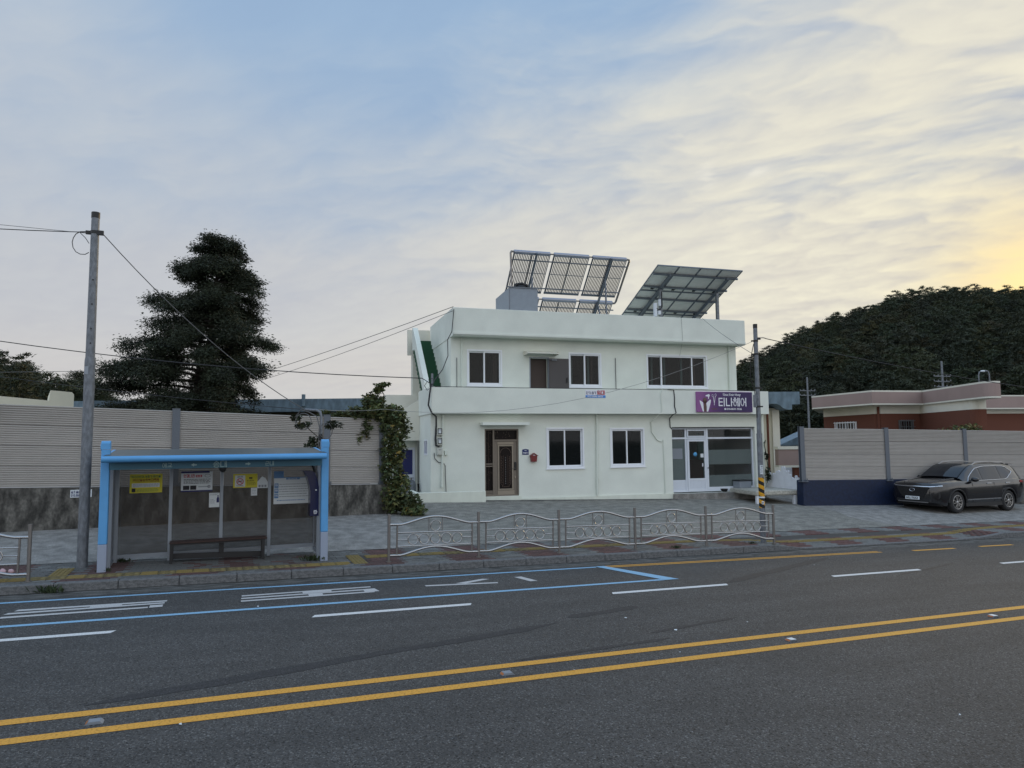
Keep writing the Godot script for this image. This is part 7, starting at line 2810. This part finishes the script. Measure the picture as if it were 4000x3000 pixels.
func tuft(called: String, p: Vector3, n: int, size: float, label: String, seed_n: int) -> void:
	var r := RandomNumberGenerator.new()
	r.seed = seed_n
	var o := root(called, at(p), label, "weeds", "weeds in the pavement")
	var mb := MB.new()
	for i in n:
		var a := r.randf() * TAU
		var b := Vector3(r.randfn(0, size * 0.7), 0, r.randfn(0, size * 0.2))
		var t := b + Vector3(cos(a) * size * r.randf(), size * r.randf_range(0.3, 1.0), sin(a) * size * 0.5 * r.randf())
		var s := Vector3(-sin(a), 0, cos(a)) * size * r.randf_range(0.06, 0.2)
		var m := b.lerp(t, 0.55) + Vector3(0, size * 0.12, 0)
		mb.tri(b, m + s, t, s.cross(t - b))
		mb.tri(b, t, m - s, s.cross(t - b))
	build("leaves", mb, M("weed_green", Vector3(0.028, 0.045, 0.016), 0.8), o)


func plants() -> void:
	tall_conifer()
	left_pines()
	var lm := MB.new()
	for k in 3:
		var a := (k - 1) * 0.9
		var d := Vector3(sin(a), 0.15, cos(a))
		var s := Vector3(cos(a), 0, -sin(a)) * 0.026
		lm.tri(Vector3.ZERO, d * 0.045 + s, d * 0.095 + Vector3(0, -0.02, 0), Vector3.UP)
		lm.tri(Vector3.ZERO, d * 0.095 + Vector3(0, -0.02, 0), d * 0.045 - s, Vector3.UP)
	var leaf := lm.done()
	var vine := root("climbing_vine", at(Vector3(-3.75, 0.4, -22.1)), "green climbing vine smothering the end of the left sound barrier", "vine")
	var mb := MB.new()
	for q: Array in [[Vector3(0, 0, 0.2), Vector3(0.1, 1.5, 0.1), Vector3(-0.1, 3.0, 0.0)], [Vector3(0.2, 0, 0.3), Vector3(0.0, 1.2, 0.2), Vector3(0.15, 2.6, 0.1)], [Vector3(-0.1, 3.0, 0.1), Vector3(-1.0, 3.2, 0.3), Vector3(-2.1, 3.1, 0.6)], [Vector3(-0.3, 3.2, 0), Vector3(-0.25, 3.7, 0.1), Vector3(-0.45, 4.05, 0.2)]]:
		mb.tube(q, 0.025, 5, false, 0.008)
	build("stem", mb, mats.trunk, vine)
	blob_leaves(vine, [
		[Vector3(0.05, 0.5, 0.25), Vector3(0.42, 0.45, 0.4)], [Vector3(0.5, 0.35, 0.3), Vector3(0.5, 0.33, 0.35)], [Vector3(0.3, 0.95, 0.2), Vector3(0.3, 0.35, 0.3)], [Vector3(0.75, 0.15, 0.45), Vector3(0.35, 0.18, 0.3)],
		[Vector3(0.0, 1.3, 0.15), Vector3(0.40, 0.5, 0.35)], [Vector3(0.05, 2.0, 0.15), Vector3(0.42, 0.5, 0.38)], [Vector3(0.12, 2.65, 0.1), Vector3(0.5, 0.45, 0.4)], [Vector3(-0.05, 3.05, 0.1), Vector3(0.55, 0.35, 0.42)],
		[Vector3(-0.55, 3.15, 0.2), Vector3(0.5, 0.32, 0.4)], [Vector3(-1.0, 3.1, 0.35), Vector3(0.4, 0.24, 0.3)], [Vector3(-0.6, 3.5, 0.1), Vector3(0.35, 0.25, 0.3)], [Vector3(-0.75, 2.65, 0.4), Vector3(0.16, 0.35, 0.12)], [Vector3(-0.95, 2.3, 0.45), Vector3(0.1, 0.2, 0.08)],
		[Vector3(-1.5, 3.0, 0.5), Vector3(0.28, 0.16, 0.2)], [Vector3(-1.35, 2.75, 0.5), Vector3(0.14, 0.2, 0.1)], [Vector3(-0.4, 3.85, 0.15), Vector3(0.16, 0.14, 0.12)], [Vector3(-0.3, 4.0, 0.15), Vector3(0.22, 0.06, 0.1)], [Vector3(-1.95, 3.1, 0.6), Vector3(0.22, 0.12, 0.15)],
	], leaf, 0.095, 0.55, 91, 3.6)
	var sp := root("trailing_creeper", at(Vector3(-4.85, 2.75, -17.35)), "small leafy creeper clinging to the conduit mast", "creeper")
	mb = MB.new()
	mb.tube([Vector3(0.1, -0.9, 0), Vector3(0.1, 0.0, 0.05), Vector3(-0.3, 0.35, 0.05)], 0.012, 5, false)
	build("stem", mb, mats.trunk, sp)
	blob_leaves(sp, [[Vector3(0.0, -0.15, 0.1), Vector3(0.18, 0.18, 0.12)], [Vector3(-0.25, 0.30, 0.1), Vector3(0.22, 0.08, 0.12)], [Vector3(-0.45, 0.48, 0.0), Vector3(0.15, 0.08, 0.1)], [Vector3(0.45, 0.3, 0.0), Vector3(0.22, 0.1, 0.12)]], leaf, 0.04, 0.3, 92, 2.2)
	var lb := root("overhanging_shrub", at(Vector3(-12.95, 3.0, -16.75)), "leafy shrub hanging over the barrier at the left edge", "shrub")
	mb = MB.new()
	mb.tube([Vector3(-0.9, 0.4, -0.4), Vector3(-0.2, 0.5, 0), Vector3(0.3, 0.65, 0.1)], 0.02, 5, false)
	build("stem", mb, mats.trunk, lb)
	blob_leaves(lb, [[Vector3(-0.35, 0.45, -0.1), Vector3(0.5, 0.3, 0.4)], [Vector3(0.15, 0.6, 0), Vector3(0.35, 0.22, 0.3)], [Vector3(-0.3, 0.1, 0.2), Vector3(0.42, 0.4, 0.25)], [Vector3(-0.15, -0.25, 0.25), Vector3(0.25, 0.25, 0.15)]], leaf, 0.042, 0.3, 93, 2.6)
	var yb := root("garden_shrub", at(Vector3(21.6, 2.3, -34.2)), "yellow-green shrub before the bungalow above the barrier", "shrub")
	mb = MB.new()
	mb.tube([Vector3(0, -2.5, 0), Vector3(0, 0.2, 0)], 0.05, 6, false)
	build("stem", mb, mats.trunk, yb)
	blob_leaves(yb, [[Vector3(0, 0.3, 0), Vector3(1.3, 0.55, 0.8)], [Vector3(0.5, 0.55, 0), Vector3(0.6, 0.4, 0.5)], [Vector3(-0.7, 0.2, 0), Vector3(0.6, 0.4, 0.5)]], leaf, 0.085, 0.9, 94, 1.6)
	var hv := root("corner_creeper", face_frame * at(Vector3(13.95, 0.3, 0.12)), "thin dark creeper up the shop corner behind the striped pole", "creeper")
	mb = MB.new()
	mb.tube([Vector3(-0.05, 0, 0), Vector3(0.02, 0.6, 0), Vector3(-0.05, 1.2, 0), Vector3(-0.12, 1.55, 0), Vector3(-0.05, 1.75, 0.0), Vector3(-0.15, 1.62, 0)], 0.018, 5)
	build("stem", mb, M("creeper_stem", Vector3(0.03, 0.05, 0.03), 0.8), hv)
	blob_leaves(hv, [[Vector3(-0.02, 0.35, 0.05), Vector3(0.1, 0.3, 0.08)], [Vector3(-0.05, 1.1, 0.05), Vector3(0.07, 0.12, 0.06)]], leaf, 0.03, 0.2, 95, 3.0)
	tuft("weed_tuft", G(-2.78, 14.55, 0.0), 60, 0.16, "weed tuft growing at the kerb foot below the tactile tiles", 61)
	tuft("weed_tuft", G(1.72, 15.75, 0.15), 70, 0.14, "weed tuft by the shelter's right post foot", 62)
	tuft("weed_tuft", G(-2.1, 15.62, 0.15), 40, 0.10, "small weed tuft at the shelter's left post foot", 63)
	tuft("weed_tuft", G(-1.95, 16.75, 0.15), 50, 0.12, "weed tuft at the glass wall's left corner", 64)
	tuft("weed_tuft", G(10.35, 14.92, 0.15), 60, 0.08, "low weeds on the kerb edge below the fourth railing panel", 65)
	tuft("weed_tuft", G(12.75, 14.98, 0.15), 40, 0.08, "weeds around the foot of the striped pole", 66)


# ------------------------------------------------------------------ wires
func wire(label: String, pts: Array, r: float, m: Material, category := "cable") -> void:
	# each span between given points hangs a little: the third number is its sag
	var o := root("overhead_cable" if category == "cable" else "wall_cable", Transform3D(), label, category)
	var line: Array = []
	for i in pts.size() - 1:
		var a: Vector3 = pts[i][0]
		var b: Vector3 = pts[i + 1][0]
		var sag: float = pts[i][1]
		var n := 14 if sag != 0.0 else 1
		for k in n:
			var f := float(k) / n
			line.append(a.lerp(b, f) - Vector3(0, sag * 4.0 * f * (1.0 - f), 0))
	line.append(pts[pts.size() - 1][0])
	var mb := MB.new()
	mb.tube(line, r, 6, false)
	build("strand", mb, m, o)


func wires() -> void:
	var pl := G(-2.59, 16.35, 0.15)
	var pr := G(13.24, 15.12, 0.15)
	var fp := func(s: float, y: float, d: float) -> Vector3: return face_frame * Vector3(s, y, d)
	wire("twisted cable running from the tall pole's clamp out past the left edge", [[pl + Vector3(-0.18, 6.76, 0), 0.12], [G(-9.5, 16.35, 6.72), 0.3], [G(-38, 16.35, 7.4), 0]], 0.009, mats.wire)
	wire("thin stay wire beside the twisted cable left of the tall pole", [[pl + Vector3(-0.18, 6.74, 0), 0.22], [G(-38, 16.45, 7.4), 0]], 0.005, mats.wire_grey)
	wire("long cable slanting from the tall pole down to the conduit mast", [[pl + Vector3(0.16, 6.72, 0), 0.3], [Vector3(-5.02, 3.40, -17.2), 0]], 0.0095, mats.wire_grey)
	var lp := root("overhead_cable", Transform3D(), "small slack loop of cable at the tall pole's clamp", "cable")
	var mb := MB.new()
	mb.tube([pl + Vector3(-0.16, 6.76, 0.05), pl + Vector3(-0.27, 6.76, 0.05), pl + Vector3(-0.36, 6.71, 0.05), pl + Vector3(-0.41, 6.63, 0.05), pl + Vector3(-0.43, 6.54, 0.05), pl + Vector3(-0.41, 6.43, 0.05), pl + Vector3(-0.35, 6.34, 0.05), pl + Vector3(-0.26, 6.29, 0.05), pl + Vector3(-0.15, 6.28, 0.06), pl + Vector3(-0.06, 6.31, 0.09)], 0.009, 5)
	mb.tube([pl + Vector3(-0.3, 6.76, 0.05), pl + Vector3(-0.15, 6.62, 0.07), pl + Vector3(-0.06, 6.5, 0.09)], 0.008, 5)
	build("strand", mb, mats.wire_grey, lp)
	wire("thick black cable from the left edge past the tree to the balcony corner", [[Vector3(-24.0, 7.35, -24.0), 0.42], [fp.call(-0.35, 4.36, 0.25), 0.0], [fp.call(-0.02, 4.12, 0.42), 0]], 0.017, mats.wire)
	wire("upper of two thin wires from the roof corner towards the tree", [[fp.call(0.98, 7.16, -0.66), 0.2], [Vector3(-22.0, 5.7, -46.0), 0]], 0.012, mats.wire_grey)
	wire("lower of two thin wires from the roof corner towards the tree", [[fp.call(0.96, 7.0, -0.66), 0.35], [Vector3(-22.0, 5.4, -46.0), 0]], 0.010, mats.wire_grey)
	wire("low cable crossing before the tree to the conduit mast", [[Vector3(-18.0, 5.15, -19.0), 0.12], [Vector3(-5.02, 3.42, -17.25), 0]], 0.008, mats.wire)
	wire("level thin wire behind the tall pole at tree height", [[Vector3(-40.0, 7.1, -42.0), 0.05], [Vector3(-18.5, 6.9, -40.0), 0]], 0.016, mats.wire_grey)
	wire("thin wire drooping across the house front from the striped pole", [[pr + Vector3(-0.06, 5.38, 0), 0.75], [Vector3(-3.9, 3.62, -21.5), 0.05], [Vector3(-5.02, 3.45, -17.3), 0]], 0.006, mats.wire_pale)
	wire("cable from the striped pole's clamp running out past the right edge", [[pr + Vector3(0.07, 5.43, 0), -0.03], [pr + Vector3(0.35, 5.47, -0.2), 0.25], [Vector3(25.5, 3.95, -28.0), 0]], 0.011, mats.wire)
	wire("thin wire from the solar panels down to the striped pole", [[fp.call(11.6, 7.15, -0.64), 0.06], [pr + Vector3(-0.08, 5.02, 0), 0]], 0.007, mats.wire_grey)
	wire("hairline wire hanging from the roof edge above the wide window", [[fp.call(10.6, 7.14, -0.63), 0], [fp.call(10.62, 6.2, -0.60), 0], [fp.call(10.75, 5.62, -1.1), 0]], 0.005, mats.wire_grey)
	# cables that hang on the house
	wire("black cable hanging from the roof corner to the balcony's left end", [[fp.call(0.99, 7.05, -0.6), 0], [fp.call(0.9, 6.2, -0.55), 0], [fp.call(0.75, 5.9, -0.6), 0], [fp.call(0.78, 5.3, -0.7), 0.0], [fp.call(0.5, 4.75, -0.3), 0.0], [fp.call(0.1, 4.3, 0.2), 0], [fp.call(0.0, 4.12, 0.42), 0]], 0.017, mats.wire, "wall cable")
	wire("thick black cable drop from the balcony corner down past the three meters", [[fp.call(-0.06, 4.15, 0.43), 0], [fp.call(-0.12, 3.75, 0.44), 0], [fp.call(-0.16, 3.4, 0.43), 0], [fp.call(-0.05, 3.15, 0.42), 0], [fp.call(0.16, 3.0, 0.2), 0], [fp.call(0.19, 2.7, 0.06), 0], [fp.call(0.16, 2.2, 0.06), 0], [fp.call(0.18, 1.98, 0.07), 0], [fp.call(0.3, 1.93, 0.1), 0]], 0.032, mats.wire, "wall cable")
	wire("coiled cable ends at the balcony's left corner bracket", [[fp.call(-0.02, 4.12, 0.44), 0], [fp.call(-0.2, 4.22, 0.44), 0], [fp.call(-0.3, 4.08, 0.44), 0], [fp.call(-0.2, 3.92, 0.44), 0], [fp.call(-0.08, 4.0, 0.44), 0], [fp.call(-0.15, 4.3, 0.44), 0], [fp.call(0.0, 4.35, 0.4), 0]], 0.012, mats.wire, "wall cable")
	wire("thin black cable lying along the balcony's top edge", [[fp.call(0.05, 4.065, 0.38), 0.01], [fp.call(5.5, 4.06, 0.395), 0.005], [fp.call(12.8, 4.06, 0.395), 0]], 0.012, mats.wire, "wall cable")
	wire("pale cable looping down the shop's left pillar", [[fp.call(9.05, 4.05, 0.41), 0], [fp.call(8.97, 3.9, 0.415), 0], [fp.call(9.0, 3.2, 0.415), 0], [fp.call(8.9, 3.05, 0.3), 0], [fp.call(8.72, 2.8, 0.03), 0], [fp.call(8.76, 2.4, 0.03), 0], [fp.call(8.98, 2.1, 0.03), 0], [fp.call(9.18, 2.03, 0.03), 0], [fp.call(9.25, 2.1, 0.03), 0], [fp.call(9.27, 1.2, 0.03), 0], [fp.call(9.28, 0.1, 0.03), 0], [fp.call(9.26, -0.08, 0.04), 0]], 0.02, mats.pipe_cream, "wall cable")
	wire("black cable down the balcony front to the shop's upper left corner", [[fp.call(9.3, 4.06, 0.41), 0], [fp.call(9.55, 4.05, 0.415), 0], [fp.call(9.58, 3.75, 0.415), 0], [fp.call(9.57, 3.4, 0.415), 0], [fp.call(9.63, 3.15, 0.415), 0], [fp.call(9.52, 3.08, 0.36), 0], [fp.call(9.55, 2.95, 0.04), 0], [fp.call(9.57, 2.6, 0.03), 0], [fp.call(9.63, 2.55, 0.02), 0], [fp.call(9.7, 2.45, -0.1), 0]], 0.02, mats.wire, "wall cable")
	wire("thin grey cable beside the left down pipe below the meters", [[fp.call(0.12, 1.72, 0.03), 0], [fp.call(0.14, 1.52, 0.03), 0], [fp.call(0.28, 1.38, 0.03), 0], [fp.call(0.46, 1.35, 0.03), 0], [fp.call(0.52, 1.25, 0.03), 0], [fp.call(0.53, 0.8, 0.03), 0], [fp.call(0.55, 0.3, 0.03), 0]], 0.014, mats.wire_grey, "wall cable")
